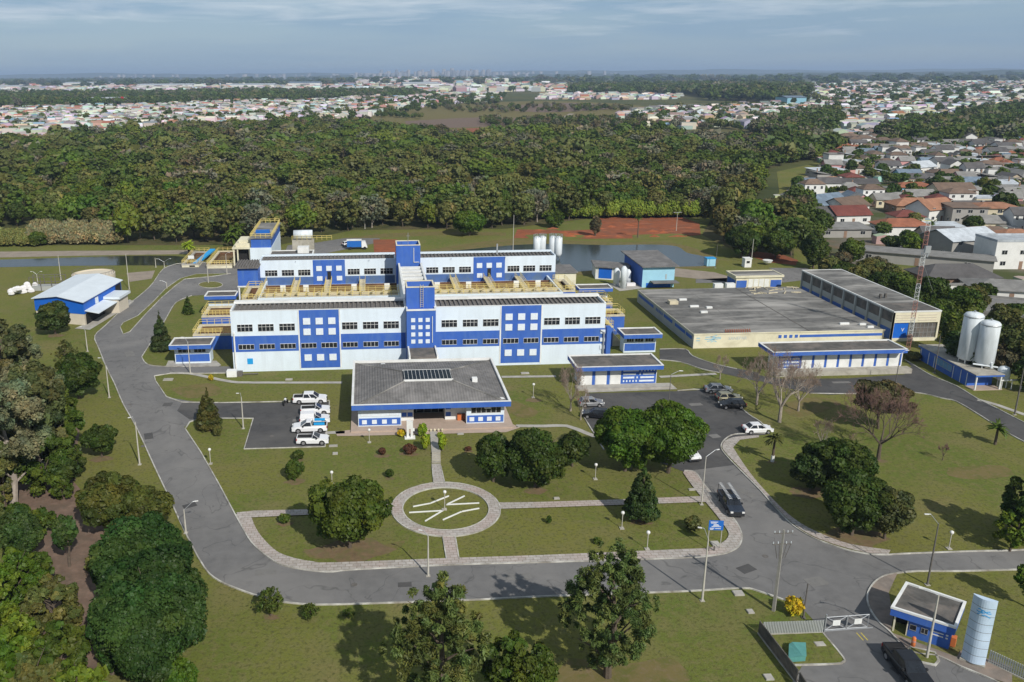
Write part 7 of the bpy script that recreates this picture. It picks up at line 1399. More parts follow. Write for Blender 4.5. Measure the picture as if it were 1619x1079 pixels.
for r_, (t0, t1, z, dz) in enumerate(((.3, .56, 5.55, .0), (.5, .85, 5.5, -.04), (.25, .5, 5.3, .02), (.46, .8, 5.33, .03), (.3, .54, 5.1, .04), (.5, .84, 5.12, -.03))):
    for i in range(5):
        a = t0+(t1-t0)*i/5; c = t0+(t1-t0)*(i+1)/5; wv = .05*math.sin(i*1.2+r_); w2 = .05*math.sin((i+1)*1.2+r_); A = F.pt(a*TWD, sd(a), z+wv+dz*i); B_ = F.pt(c*TWD, sd(c), z+w2+dz*(i+1)); mb.add([A, B_, (B_[0], B_[1], B_[2]+.085), (A[0], A[1], A[2]+.085)], [(0, 1, 2, 3)])
mb.build('wave_emblem', M['cyan'], b); mb = MB(); F.box(mb, -.05, TWD+.05, 0, .24, -.2, .3); mb.build('plinth', M['concrete'], b)
# picket fences
def fence(lab, pts, h=1.75, sp=0.16, grp=None, m='grey_wall', base=True):
    P = [Vector(G(*p)) for p in pts]; o = empty('picket_fence', (P[0].x, P[0].y, 0), lab, 'fence', grp); mb = MB(); rl = MB(); bs = MB()
    for a, c in zip(P[:-1], P[1:]):
        d = c-a; ln = d.length; F = Face(a, d)
        for k in range(int(ln/sp)): F.box(mb, k*sp, k*sp+sp*.58, .12, h, -.04, .04)
        F.box(rl, 0, ln, .35, .43, -.08, -.045); F.box(rl, 0, ln, h-.35, h-.27, -.08, -.045); F.box(bs, 0, ln, 0, .12, -.1, .1)
    mb.build('pickets', M[m], o); rl.build('rails', M[m], o); bs.build('base_kerb', M['concrete'], o); return o
fence('grey concrete picket fence between the left lawn and the gate', [(1205, 1004), (1301, 1001)], 1.35, 0.15)
fence('dark side of the picket fence running down to the bottom edge', [(1199, 1002), (1262, 1085), (1290, 1130)], 1.4, 0.2, m='roofdark')
fence('grey picket fence right of the sign totem', [(1562, 1048), (1619, 1075), (1680, 1103)], 1.3, 0.17)
A, B = Vector(G(1303, 1000)), Vector(G(1371, 995)); F = Face(A, B-A); ln = (B-A).length; b = empty('gate', (A.x, A.y, 0), 'white tubular double gate with two white notice plates, closed beside the picket fence', 'gate')
for i in range(2):
    u0, u1 = i*ln/2+.03, (i+1)*ln/2-.03; mb = MB(); t = .035; um, zm = (u0+u1)/2, .95
    for (a, c) in (((u0, .25), (u1, .25)), ((u1, .25), (u1, 1.6)), ((u1, 1.6), (u0, 1.6)), ((u0, 1.6), (u0, .25)), ((u0, .25), (um-.35, .7)), ((u1, .25), (um+.35, .7)), ((u0, 1.6), (um-.35, 1.2)), ((u1, 1.6), (um+.35, 1.2))): mb.tube(F.pt(a[0], 0, a[1]), F.pt(c[0], 0, c[1]), t, n=6)
    l_ = mb.build('gate_leaf', M['steel'], b); pl = panel(l_, F, 'notice_plate', 'white', um-.36, um+.36, .68, 1.22, .06)
    mb = MB(); [F.box(mb, um-.28, um+.2+.05*(k % 2), .78+.13*k, .80+.13*k, .061, .065) for k in range(3)]; mb.build('lettering', M['fadeblue'], pl)
mb = MB(); mb.tube(F.pt(0, 0, 0), F.pt(0, 0, 1.9), .07, n=8); mb.tube(F.pt(-0.2, -.1, .04), F.pt(ln+.6, -.1, .04), .05, n=5); mb.build('post', M['steel'], b)
x, y = G(1443, 1023); o = empty('bollard', (x, y, 0), 'orange plastic bollard at the kerb in front of the guardhouse', 'bollard'); mb = MB(); mb.lathe((x, y, 0), [(.2, 0), (.17, .5), (.17, .95), (.1, 1.05)], 14); mb.build('barrel', M['orangep'], o, True)
mb = MB(); mb.lathe((x, y, 0), [(.19, .55), (.19, .7)], 14); mb.build('band', M['orange'], o)
Bx = [G(1246, 1049), G(1273, 1047), G(1272, 1026), G(1247, 1028)]; o = empty('cabinet', (Bx[0][0], Bx[0][1], 0), 'teal green metal cabinet on the small lawn behind the picket fence', 'cabinet')
mb = MB(); mb.prism(Bx, 0, .62); mb.build('body', M['teal'], o); cx_ = (Bx[0][0]+Bx[2][0])/2; cy_ = (Bx[0][1]+Bx[2][1])/2
mb = MB(); q = [(cx_+(a-cx_)*1.06, cy_+(c-cy_)*1.06) for a, c in Bx]; mb.add([(a, c, .62) for a, c in q]+[(cx_, Bx[0][1]-.03, .75), (cx_, Bx[2][1]+.03, .75)], [(0, 1, 4), (1, 2, 5, 4), (2, 3, 5), (3, 0, 4, 5)]); mb.build('lid', M['teal'], o)
for (px, py, w, d, lb) in ((1296, 1020, .45, .3, 'concrete inspection cover on the small lawn behind the fence'), (1186, 968, .3, .3, 'small pale concrete cover on the grass left of the utility pole'), (1167, 939, .5, .4, 'pale concrete slab on the kerb of the lower road'), (1215, 1072, .35, .35, 'concrete cover at the bottom edge left of the dark fence'),
    (1131, 861, .45, .5, 'pale slab by the paved walk under the blue sign'), (1095, 775, .5, .2, 'stone bench slab at the kerb beside the lamp near the lot'), (266, 601, .8, .5, 'pale concrete cover on the left island lawn'), (457, 601, .6, .3, 'pale concrete cover beside the footpath in front of the building'), (830, 591, .7, .35, 'pale cover beside the footpath right of the entrance hall'),
    (527, 706, .6, .25, 'pale concrete lid beside the parking lot corner'), (530, 718, .35, .3, 'round pale lid on the lawn below the parking lot'), (728, 687, .45, .2, 'low stone bench with yellow slats on the lawn before the porch'), (880, 789, .35, .2, 'white curved bench fragment on the lawn above the right walk')):
    x, y = G(px, py); mb = MB(); mb.box(x-w, y-d, 0, x+w, y+d, .14); mb.box(x-w*.9, y-d*.9, .14, x+w*.9, y+d*.9, .17); tag(mb.build('concrete_cover', M['path']), lb, 'cover')
# blue information board
x, y = G(1119, 868); o = empty('information_sign', (x, y, 0), 'blue information board on two posts at the corner of the garden', 'sign'); F = Face((x-.15, y), (1, -.12)); zt = Hgt(1119, 868, 823)
mb = MB(); F.box(mb, 0, 1.55, zt-1.15, zt, -.03, .03); bd = mb.build('board', M['signblue'], o); mb = MB(); [mb.tube(F.pt(u, -.06, 0), F.pt(u, -.06, zt), .045, n=6) for u in (.1, 1.45)]; mb.build('posts', M['pole'], o)
mb = MB(); [F.box(mb, u0, u1, zt-z, zt-z+.07, .031, .04) for u0, u1, z in ((.15, .95, .2), (.2, .8, .33), (.12, .6, .95), (.7, 1.3, .98), (.15, .5, 1.08), (.3, 1.3, .75), (.5, 1.0, .5), (.45, 1.1, .62))]; mb.build('lettering', M['white'], bd)
for (px, py) in ((1120, 872), (1129, 872)): x, y = G(px, py); mb = MB(); mb.lathe((x, y, 0), [(.09, 0), (.09, .55), (.05, .65)], 10); tag(mb.build('bollard', M['dkpole']), 'short dark bollard on the pale walk under the blue sign' if px == 1120 else 'right hand short dark bollard on the pale walk under the blue sign', 'bollard')
# white monument and porch things
x, y = G(648, 693); o = empty('monument', (x, y, 0), 'white concrete monument shaped like a doorway, on the lawn before the porch', 'monument'); h = Hgt(648, 693, 665); mb = MB(); mb.box(x-.75, y-.45, 0, x+.75, y+.45, .22); mb.build('plinth', M['white'], o)
mb = MB(); mb.box(x-.45, y-.2, .22, x-.12, y+.2, h); mb.box(x+.12, y-.2, .22, x+.45, y+.2, h*.95); mb.box(x-.12, y-.2, h*.55, x+.12, y+.2, h*.97); mb.build('slab', M['white'], o); mb = MB(); mb.box(x+.46, y-.1, h*.4, x+.68, y+.1, h*.55); mb.build('bracket', M['white'], o)
x, y = 12.9, 116.4
for i, (dx, m_, lb) in enumerate(((0.0, 'orangep', 'orange recycling bin in the porch'), (0.7, 'redsoil', 'red recycling bin in the porch'), (2.1, 'teal', 'large teal recycling bin in the porch corner'))):
    s_ = 1.0 if i < 2 else 1.35; o = empty('recycling_bin', (x+dx, y, .25), lb, 'bin', 'bins in the porch'); mb = MB(); mb.box(x+dx-.28*s_, y-.28, .26, x+dx+.28*s_, y+.28, .26+.85*s_); mb.build('body', M[m_], o); mb = MB(); mb.box(x+dx-.31*s_, y-.31, .26+.85*s_, x+dx+.31*s_, y+.31, .34+.85*s_); mb.build('lid', M[m_], o)
for (px, py, m_, hue_, lb) in ((686, 683, 'dark', 0, 'row of yellow flower pots at the head of the garden path'),):
    x, y = G(px, py); o = empty('flower_bed', (x, y, 0), lb, 'flower bed'); mb = MB(); [mb.lathe((x-1+.55*k, y, .05), [(.12, 0), (.2, .3), (.05, .45)], 8) for k in range(5)]; mb.build('pots', M['ochre'], o)
# compressor unit at the left wall foot
x, y = G(371, 596); o = empty('cabinet', (x, y, 0), 'white boxed unit at the foot of the front building left corner', 'cabinet'); mb = MB(); mb.box(x-1.3, y-.2, 0, x+.4, y+1.0, 1.1); mb.build('housing', M['white'], o); mb = MB(); mb.box(x+.45, y, 0, x+1.3, y+.9, .8); mb.build('pump', M['dkpole'], o); mb = MB(); mb.tube((x+1.3, y+.4, .3), (x+4, y+.6, .25), .09, n=6); mb.build('hose', M['dkpole'], o)
# emblem of white strips lying in the circle
segs = [[(653.5, 802), (680, 797), (709, 785.5)], [(734, 785.5), (706, 799), (757, 796.5)], [(647.5, 811.5), (700, 808.5), (672.5, 825)], [(700.5, 823), (730, 810), (757, 805)]]
for i, s_ in enumerate(segs):
    P = [Vector(G(*p)) for p in s_]; mb = MB()
    for a, c in zip(P[:-1], P[1:]): F = Face(a, c-a); F.box(mb, -.05, (c-a).length+.05, .02, .14, -.065, .065)
    tag(mb.build('emblem_strip', M['white']), ['upper left white concrete strip of the wave emblem in the circle', 'upper right forked white strip of the wave emblem in the circle', 'lower left forked white strip of the wave emblem in the circle', 'lower right white strip of the wave emblem in the circle'][i], 'lawn emblem', 'white strips of the emblem in the paved circle')
x, y = G(703, 806); mb = MB(); mb.box(x-.35, y-.15, 0, x+.2, y+.1, .12); tag(mb.build('lamp_base', M['concrete']), 'small concrete block at the foot of the circle lamp', 'concrete block')
# things by the pond
x, y = G(1122, 420); o = empty('water_box', (x, y, 0), 'sky blue square water box beside the pond', 'box'); mb = MB(); mb.box(x-1.2, y-1, 0, x+1.2, y+1, 2.0); mb.build('body', M['skyblue'], o); mb = MB(); mb.box(x-1.3, y-1.1, 2.0, x+1.3, y+1.1, 2.15); mb.build('lid', M['cyan'], o)
x, y = G(1180, 422); o = empty('booth', (x, y, 0), 'small white booth beside the pond', 'booth'); mb = MB(); mb.box(x-.9, y-.9, 0, x+.9, y+.9, 2.3); mb.build('wall', M['white'], o); window(o, Face((x-.9, y-.9), (1, 0)), .4, 1.3, 1.1, 1.8, 1, 1); mb = MB(); mb.box(x-1, y-1, 2.3, x+1, y+1, 2.45); mb.build('roof', M['white'], o)
x, y = G(1213, 419); o = empty('satellite_dish', (x, y, 0), 'white dish lying tilted on the grass beside the booth', 'dish'); mb = MB(); mb.lathe((x, y, .2), [(.3, 0), (1.0, .5), (1.3, 1.1)], 16); mb.build('bowl', M['white'], o); mb = MB(); mb.tube((x, y, 0), (x, y, .3), .1, n=6); mb.build('stand', M['steel'], o)
x, y = G(303, 418); o = empty('notice_board', (x, y, 0), 'small white board on a post at the river end', 'sign'); mb = MB(); mb.box(x-.8, y-.05, 1.5, x+.8, y+.05, 2.4); mb.build('board', M['white'], o); mb = MB(); mb.tube((x, y+.07, 0), (x, y+.07, 2.4), .06, n=5); mb.build('post', M['pole'], o)
# ------------------------------------------------------------------ the town
ROOFC = {'red tiled': (0.30, 0.115, 0.065), 'orange tiled': (0.33, 0.165, 0.10), 'dark red': (0.16, 0.05, 0.04), 'grey': (0.24, 0.235, 0.225), 'dark grey': (0.105, 0.10, 0.10), 'pale metal': (0.46, 0.50, 0.54), 'brown': (0.17, 0.12, 0.09), 'blue grey': (0.15, 0.20, 0.26)}
WALLC = {'white': (0.66, 0.66, 0.64), 'cream': (0.58, 0.52, 0.38), 'grey': (0.32, 0.31, 0.29), 'pink': (0.58, 0.30, 0.30), 'sky blue': (0.25, 0.48, 0.60), 'brown': (0.26, 0.17, 0.12), 'beige': (0.46, 0.38, 0.28)}
for k, c in ROOFC.items(): M['R'+k] = mat(k.replace(' ', '_')+'_roof', c, 0.9, 0.18, 0.8, c2=tuple(v*0.72 for v in c), scale2=0.3, rnd=0.12)
for k, c in WALLC.items(): M['W'+k] = mat(k.replace(' ', '_')+'_house_wall', c, 0.85, 0.08, 0.8, rnd=0.08)
def house(name, lab, w, d, h, form, rc, wc, rh=1.7, ov=0.55, grp=None, detail=True, chim=False, name_cat='house', z=0):
    o = empty(name, (0, 0, 0), lab, name_cat, grp); X, Y = w/2, d/2; mb = MB()
    if form == 'gable': mb.add([(-X, -Y, 0), (X, -Y, 0), (X, Y, 0), (-X, Y, 0), (-X, -Y, h), (X, -Y, h), (X, Y, h), (-X, Y, h), (-X, 0, h+rh*.93), (X, 0, h+rh*.93)], [(0, 1, 5, 4), (2, 3, 7, 6), (1, 2, 6, 9, 5), (3, 0, 4, 8, 7)])
    else: mb.box(-X, -Y, 0, X, Y, h)
    wl = mb.build('wall', M['W'+wc], o); a, c = X+ov, Y+ov; t = 0.14; mb = MB()
    if form == 'gable':
        s = rh/Y; e = h-ov*s; V = [(-a, -c, e), (a, -c, e), (a, 0, h+rh), (-a, 0, h+rh), (a, c, e), (-a, c, e)]; U = [(x, y, z+t) for x, y, z in V]
        mb.add(V+U, [(6, 7, 8, 9), (9, 8, 10, 11), (0, 3, 2, 1), (3, 5, 4, 2), (0, 1, 7, 6), (5, 11, 10, 4), (0, 6, 9, 3), (3, 9, 11, 5), (1, 2, 8, 7), (2, 4, 10, 8)])
    elif form == 'hip':
        r = max(0.3, X-Y*0.9); mb.add([(-a, -c, h), (a, -c, h), (a, c, h), (-a, c, h), (-a, -c, h+t), (a, -c, h+t), (a, c, h+t), (-a, c, h+t), (-r, 0, h+rh), (r, 0, h+rh)], [(3, 2, 1, 0), (0, 1, 5, 4), (1, 2, 6, 5), (2, 3, 7, 6), (3, 0, 4, 7), (4, 5, 9, 8), (5, 6, 9), (6, 7, 8, 9), (7, 4, 8)])
    elif form == 'shed': mb.add([(-a, -c, h+.02), (a, -c, h+.02), (a, c, h+rh*.6), (-a, c, h+rh*.6), (-a, -c, h+.2), (a, -c, h+.2), (a, c, h+rh*.6+.18), (-a, c, h+rh*.6+.18)], [(3, 2, 1, 0), (4, 5, 6, 7), (0, 1, 5, 4), (1, 2, 6, 5), (2, 3, 7, 6), (3, 0, 4, 7)])
    else:
        mb.box(-X-.1, -Y-.1, h, X+.1, Y+.1, h+.12)
        for q in ((-X-.1, -Y-.1, X+.1, -Y+.12), (-X-.1, Y-.12, X+.1, Y+.1), (-X-.1, -Y+.12, -X+.12, Y-.12), (X-.12, -Y+.12, X+.1, Y-.12)): mb.box(q[0], q[1], h+.12, q[2], q[3], h+.55)
    rf = mb.build('roof', M['R'+rc], o)
    if chim: mb = MB(); mb.box(X*.3, Y*.2, h, X*.3+.6, Y*.2+.6, h+rh+.7); mb.build('chimney', M['Wbrown'], rf)
    if detail:
        F = Face((-X, -Y), (1, 0)); nf = 2 if h > 4.5 else 1; n = 3 if w > 8 else 2
        for f in range(nf):
            z0 = 1.0+f*2.9
            for k in range(n):
                u = w*(k+.5)/n
                if f == 0 and k == n//2: mb = MB(); F.box(mb, u-.45, u+.45, 0.02, 2.1, .002, .05); mb.build('door', M['Wbrown'], o); continue
                window(o, F, u-.7, u+.7, z0, z0+1.15, 2, 1)
        for (fo, fu) in (((-X, Y), (0, -1)), ((X, -Y), (0, 1))):
            F = Face(fo, fu)
            for k in range(2): u = d*(k+.5)/2; window(o, F, u-.6, u+.6, 1.0, 2.1, 2, 1)
    return o
def sp(px, py, rot, w, d, h, form, rc, wc, lab, rh=1.7, name='house', cat='house', **k):
    o = house(name, lab, w, d, h, form, rc, wc, rh, name_cat=cat, **k); x, y = G(px, py); place(o, (x, y, 0), math.radians(rot)); SPEC.append((x, y, max(w, d)/2)); return o
SPEC = []
sp(1594, 420, -4, 14, 9, 7.2, 'flat', 'pale metal', 'white', 'white two storey block with blank white front at the right edge of the photo', name='apartment_building', cat='building')
sp(1512, 402, 12, 16, 11, 5.2, 'gable', 'pale metal', 'grey', 'large grey house with broad pale metal roof left of the white two storey block', 2.2)
sp(1503, 450, -3, 17, 9, 2.6, 'hip', 'dark grey', 'brown', 'low house with dark roof and two small white dormer outlines beside the mast', 2.6)
mb = MB()
sp(1585, 470, -20, 15, 10, 2.6, 'hip', 'grey', 'white', 'low grey roofed house below the white two storey block', 1.6)
sp(1448, 418, -32, 34, 5, 2.9, 'shed', 'grey', 'grey', 'very long narrow grey shed running down behind the long hall', 0.8, name='shed', cat='shed')
sp(1585, 508, -28, 26, 15, 3.0, 'flat', 'grey', 'grey', 'wide flat concrete roofed hall at the right edge above the dark trees', name='hall', cat='hall')
sp(1560, 466, -3, 22, 0.3, 2.2, 'flat', 'grey', 'white', 'stained white street wall left of the grey hall', detail=False, name='street_wall', cat='wall')
sp(1421, 370, -6, 15, 8, 3.0, 'hip', 'red tiled', 'white', 'white house with bright red hip roof in front of the town', 2.0)
sp(1336, 352, 3, 12, 9, 3.4, 'gable', 'dark red', 'white', 'white house with dark red roof beside a grey twin, near edge of town', 2.4)
sp(1305, 352, 3, 9, 9, 3.2, 'gable', 'dark grey', 'white', 'white house with slate grey roof attached left of the dark red one', 2.2)
sp(1300, 333, 24, 15, 10, 3.2, 'gable', 'blue grey', 'white', 'large white gabled house with blue grey roof at the near left corner of the town', 3.0)
sp(1335, 336, 24, 13, 10, 3.0, 'gable', 'brown', 'white', 'white gabled house with brown roof behind the dark red roofed house', 2.6)
sp(1325, 372, -4, 16, 9, 2.6, 'shed', 'grey', 'grey', 'low grey shed in front of the dark red roofed house', 1.0)
sp(1468, 348, 20, 13, 9, 4.6, 'gable', 'orange tiled', 'white', 'tall white gabled house in front of the orange roof', 2.8)
sp(1440, 336, -8, 15, 10, 3.0, 'hip', 'orange tiled', 'brown', 'brown house with large orange hip roof', 2.4)
sp(1482, 372, -5, 12, 6, 3.0, 'shed', 'pale metal', 'white', 'white house with pale lean-to roof above the palm', 1.0)
sp(1520, 352, -10, 11, 9, 5.6, 'shed', 'brown', 'grey', 'unplastered grey two storey house with small dark windows', 0.8)
sp(1565, 352, -8, 14, 9, 5.4, 'hip', 'orange tiled', 'cream', 'cream two storey house with orange roof and columned balcony', 1.6)
sp(1500, 318, -5, 14, 9, 4.8, 'gable', 'brown', 'cream', 'khaki gabled house in the middle of the town', 2.4)
sp(1527, 318, -3, 10, 8, 4.8, 'hip', 'grey', 'white', 'white two storey house with paired windows, right of the khaki gabled house', 1.6)
sp(1440, 306, -3, 15, 8, 3.0, 'hip', 'red tiled', 'sky blue', 'sky blue house with long red roof', 1.8)
sp(1452, 274, 22, 13, 9, 3.6, 'gable', 'pale metal', 'white', 'house with bright white gable roof half way up the town', 2.4)
sp(1305, 278, 5, 16, 9, 3.0, 'shed', 'pale metal', 'grey', 'pale roofed shed at the left rim of the town beside the green field', 0.8)
sp(1340, 300, -12, 22, 9, 3.2, 'gable', 'dark grey', 'cream', 'long grey gabled shed behind the orange roofed hut', 1.6)
sp(1315, 294, 2, 9, 7, 2.8, 'hip', 'orange tiled', 'brown', 'small hut with faded orange roof among bushes at the left of the town', 1.4)
sp(1600, 385, -5, 10, 7, 2.8, 'hip', 'orange tiled', 'white', 'small house with red orange roof at the right edge above the white block', 1.6)
sp(1555, 380, -5, 14, 7, 2.8, 'hip', 'brown', 'cream', 'low house with weathered brown roof behind the white two storey block', 1.5)
pr = []
rsT = random.Random(31)
combos = [('hip', 'red tiled', 'white', 11, 8, 3.0), ('gable', 'grey', 'white', 12, 8, 3.0), ('gable', 'grey', 'cream', 11, 8, 3.0), ('flat', 'grey', 'white', 9, 9, 5.8), ('gable', 'dark grey', 'beige', 12, 8, 3.0), ('shed', 'pale metal', 'white', 12, 8, 3.2), ('hip', 'dark red', 'cream', 10, 9, 3.0), ('hip', 'brown', 'white', 11, 9, 3.0),
    ('gable', 'grey', 'pink', 10, 8, 3.2), ('gable', 'blue grey', 'sky blue', 11, 8, 3.0), ('shed', 'grey', 'grey', 14, 9, 3.4), ('hip', 'brown', 'white', 13, 9, 5.6), ('gable', 'dark grey', 'white', 11, 9, 5.4), ('gable', 'brown', 'cream', 12, 8, 3.0), ('flat', 'pale metal', 'cream', 12, 8, 3.4), ('hip', 'grey', 'beige', 12, 9, 3.0)]
used = set(); cnt = 0; townpts = []
ang = math.radians(-7)
for i in range(-12, 70):
    for j in range(-5, 70):
        u = 60+i*9.6+rsT.uniform(-1.8, 1.8); v = 190+j*10.2+rsT.uniform(-1.8, 1.8)
        if j % 7 == 6: continue
        x = u*math.cos(ang)-v*math.sin(ang)-10; y = u*math.sin(ang)+v*math.cos(ang)
        if not inpoly(x, y, TOWN): continue
        px, py, c = proj((x, y, 3))
        if px > 1650 or (py > 400 and px < 1560): continue
        if any((x-a)**2+(y-b_)**2 < (r_+7.0)**2 for a, b_, r_ in SPEC): continue
        if rsT.random() < (0.30 if y > 330 else 0.2): townpts.append((x, y, 1)); continue
        townpts.append((x, y, 0))
hall_ = sorted([p for p in townpts if p[2] == 0], key=lambda p: p[1]); hs = hall_[:272]; townrest = hall_[272:]; PH = {}
for (x, y, _) in hs:
    k = rsT.randrange(len(combos)); f, rc, wc, w, d, h = combos[k]; big = y < 420
    px, py, c = proj((x, y, 0)); depth = 'near' if y < 300 else 'middle' if y < 420 else 'far'; side = 'left' if px < 1380 else 'central' if px < 1500 else 'right'
    lab = '%s house, %s %s roof, %s town, %s side' % (wc, rc, {'shed': 'sloping', 'flat': 'flat'}.get(f, f), depth, side)
    if k not in PH: PH[k] = house('house', lab, w, d, h, f, rc, wc, 1.8, 0.5, 'houses of the town beyond the forest edge', True, k % 5 == 0); o = PH[k]
    else: o = copy_tree(PH[k], label=lab)
    s = rsT.uniform(0.62, 0.95); place(o, (x, y, 0), ang+rsT.choice((0, 0, math.pi/2, math.pi))+rsT.uniform(-.06, .06), (s*rsT.uniform(.9, 1.1), s, rsT.uniform(.9, 1.15)))
# yards: trees between the houses
n_ = 0; items = []
rr_ = random.Random(9)
for (x, y, t) in townpts:
    for _ in range(3 if t else 1):
        if t == 0 and rr_.random() < 0.2: continue
        a = x+rr_.uniform(-7, 7); b2 = y+rr_.uniform(5.0, 7.0)*rr_.choice((-1, 1)); k = rr_.choice((0, 1, 2, 3, 6, 0, 1)); s = rr_.uniform(0.35, 0.72)
        if any((a-p)**2+(b2-q)**2 < (r_+2.2)**2 for p, q, r_ in SPEC): continue
        if n_ < 150 and y < 420:
            me, tm, hu = hi_p[k]; o = bpy.data.objects.new('town_tree', None); col.objects.link(o); o.location = (a, b2, 0); o.scale = (s, s, s*rr_.uniform(.8, 1.15)); o.rotation_euler = (0, 0, rr_.uniform(0, 6)); px = proj((a, b2, 2))[0]
            tag(o, '%s %s tree between houses in the %s town, %s side' % ('small' if s < .5 else 'larger', tone[hu], 'near' if y < 300 else 'middle', 'left' if px < 1380 else 'central' if px < 1500 else 'right'), 'tree', 'trees between the houses of the town'); n_ += 1
            for nm, m_ in (('crown', me), ('trunk', tm)): c_ = bpy.data.objects.new(nm, m_); col.objects.link(c_); c_.parent = o
        else: items.append((a, b2, k, s, s, 1, rr_.uniform(.8, 1.2)))
for a, z, m_ in (([(560, 184), (700, 166), (860, 160), (1000, 166), (1040, 180), (960, 200), (700, 210), (580, 198)], .03, 'drygrass'), ([(640, 192), (760, 186), (860, 190), (780, 200), (660, 202)], .06, 'soil'), ([(760, 170), (900, 163), (980, 170), (860, 178)], .06, 'soil'), ([(690, 207), (760, 203), (770, 212), (700, 217)], .09, 'redsoil')):
    sheet('dry_field', smooth([G(*p) for p in a+[a[0]]], 4)[:-1], z, M[m_], True)
sheet('dirt_track', [(830, 200), (880, 190), (900, 180), (908, 180), (890, 192), (845, 201)], .1, M['dirt'])
# belts of trees around and behind the town, and along the horizon plain
def patch(poly, n, kinds, smin, smax, lod=1, hmul=(0.8, 1.2), tint=(.75, 1.2)):
    P = [G(*p) for p in poly]; xs = [p[0] for p in P]; ys = [p[1] for p in P]; c = 0; tries = 0
    while c < n and tries < n*30:
        tries += 1; x = rsF.uniform(min(xs), max(xs)); y = rsF.uniform(min(ys), max(ys))
        if inpoly(x, y, P): s = rsF.uniform(smin, smax); items.append((x, y, kinds[rsF.randint(len(kinds))], s, s*rsF.uniform(*hmul), lod, rsF.uniform(*tint))); c += 1
DK = [0, 6, 1, 4, 0, 6, 3]
sheet('meadow', [G(*p) for p in [(1176, 352), (1232, 305), (1228, 272), (1300, 256), (1316, 262), (1266, 288), (1258, 318), (1236, 338), (1200, 356)]], 0.028, M['lawn'], True)
patch([(1216, 240), (1290, 225), (1330, 238), (1296, 251), (1236, 262)], 260, DK, 0.8, 1.3)
patch([(1385, 212), (1490, 200), (1619, 192), (1700, 190), (1700, 226), (1560, 228), (1430, 234), (1390, 230)], 900, DK, 0.9, 1.4)
patch([(1180, 210), (1260, 185), (1320, 180), (1330, 205), (1290, 235), (1240, 232)], 420, DK, 0.9, 1.4)
patch([(1500, 190), (1619, 172), (1700, 172), (1700, 192), (1560, 200)], 500, DK, 0.9, 1.4)
patch([(1236, 335), (1262, 318), (1290, 345), (1310, 372), (1262, 392), (1240, 372)], 70, [0, 1, 6, 5], 0.5, 0.9, 0)
patch([(-80, 150), (200, 149), (560, 146), (700, 152), (560, 157), (200, 168), (-80, 172)], 2300, DK, 1.0, 1.7)
patch([(300, 150), (440, 146), (440, 160), (300, 163)], 350, DK, 1.2, 1.9)
patch([(605, 146), (660, 145), (660, 156), (605, 157)], 160, DK, 1.0, 1.6)
patch([(-80, 212), (200, 200), (540, 184), (700, 190), (560, 178), (380, 185), (200, 196), (-80, 206)], 260, DK, 0.5, 0.9)
patch([(700, 174), (900, 168), (1000, 172), (1000, 176), (900, 178), (720, 179)], 160, [0, 4, 5, 3], 0.5, 0.9)
patch([(760, 190), (960, 192), (1180, 204), (960, 204), (760, 200)], 220, [0, 4, 3, 5, 6], 0.5, 0.9)
patch([(900, 140), (1200, 137), (1280, 141), (1280, 155), (1100, 152), (900, 150)], 1400, DK, 1.5, 2.4)
patch([(1080, 143), (1200, 141), (1260, 150), (1280, 162), (1120, 160)], 700, DK, 1.6, 2.6)
patch([(1240, 160), (1619, 160), (1619, 196), (1260, 196)], 420, DK, 0.5, 1.0)
patch([(-60, 165), (560, 160), (560, 196), (0, 222), (-60, 226)], 900, DK, 0.5, 1.0)
patch([(560, 160), (800, 152), (790, 165), (640, 180), (560, 186)], 300, DK, 0.6, 1.2)
patch([(1240, 135), (1700, 135), (1700, 165), (1250, 165)], 700, DK, 0.8, 1.5)
patch([(1040, 172), (1240, 168), (1300, 196), (1180, 208), (980, 190)], 320, DK, 0.5, 1.0)
patch([(-80, 134), (900, 132), (900, 146), (-80, 150)], 520, DK, 1.0, 1.8)
patch([(-80, 128), (700, 126), (1700, 122), (1700, 134), (700, 138), (-80, 141)], 1300, DK, 3.0, 5.5, 1, (.5, .8), (.7, 1.0))
scatter_mesh('distant_woods', items, 'tree belts and woods around the far towns on the plain', 'woods')
# far houses as one object
PAL = [(.62, .62, .60), (.46, .44, .40), (.58, .52, .40), (.40, .20, .13), (.30, .26, .22), (.20, .20, .20), (.30, .30, .30), (.40, .40, .42), (.34, .12, .07), (.20, .30, .38), (.22, .19, .16), (.70, .70, .70), (.26, .25, .24), (.15, .15, .15), (.55, .54, .50)]
HV, HF, HC = [], [], []
def far_house(x, y, w, d, h, rh, a, wc, rc):
    ca, sa = math.cos(a), math.sin(a); X, Y = w/2, d/2; P = [(-X, -Y, 0), (X, -Y, 0), (X, Y, 0), (-X, Y, 0), (-X, -Y, h), (X, -Y, h), (X, Y, h), (-X, Y, h), (-X, 0, h+rh), (X, 0, h+rh)]
    T_ = lambda p: (x+p[0]*ca-p[1]*sa, y+p[0]*sa+p[1]*ca, p[2])
    for f, c in (((0, 1, 5, 4), wc), ((2, 3, 7, 6), wc), ((1, 2, 6, 5), wc), ((3, 0, 4, 7), wc), ((4, 5, 9, 8), rc), ((8, 9, 6, 7), rc), ((5, 6, 9, 9), wc), ((7, 4, 8, 8), wc)):
        i = len(HV); f = f if len(set(f)) == 4 else f
        HV.extend(T_(P[k]) for k in f); HF.append((i, i+1, i+2, i+3)); HC.extend([c]*4)
rh_ = random.Random(5)
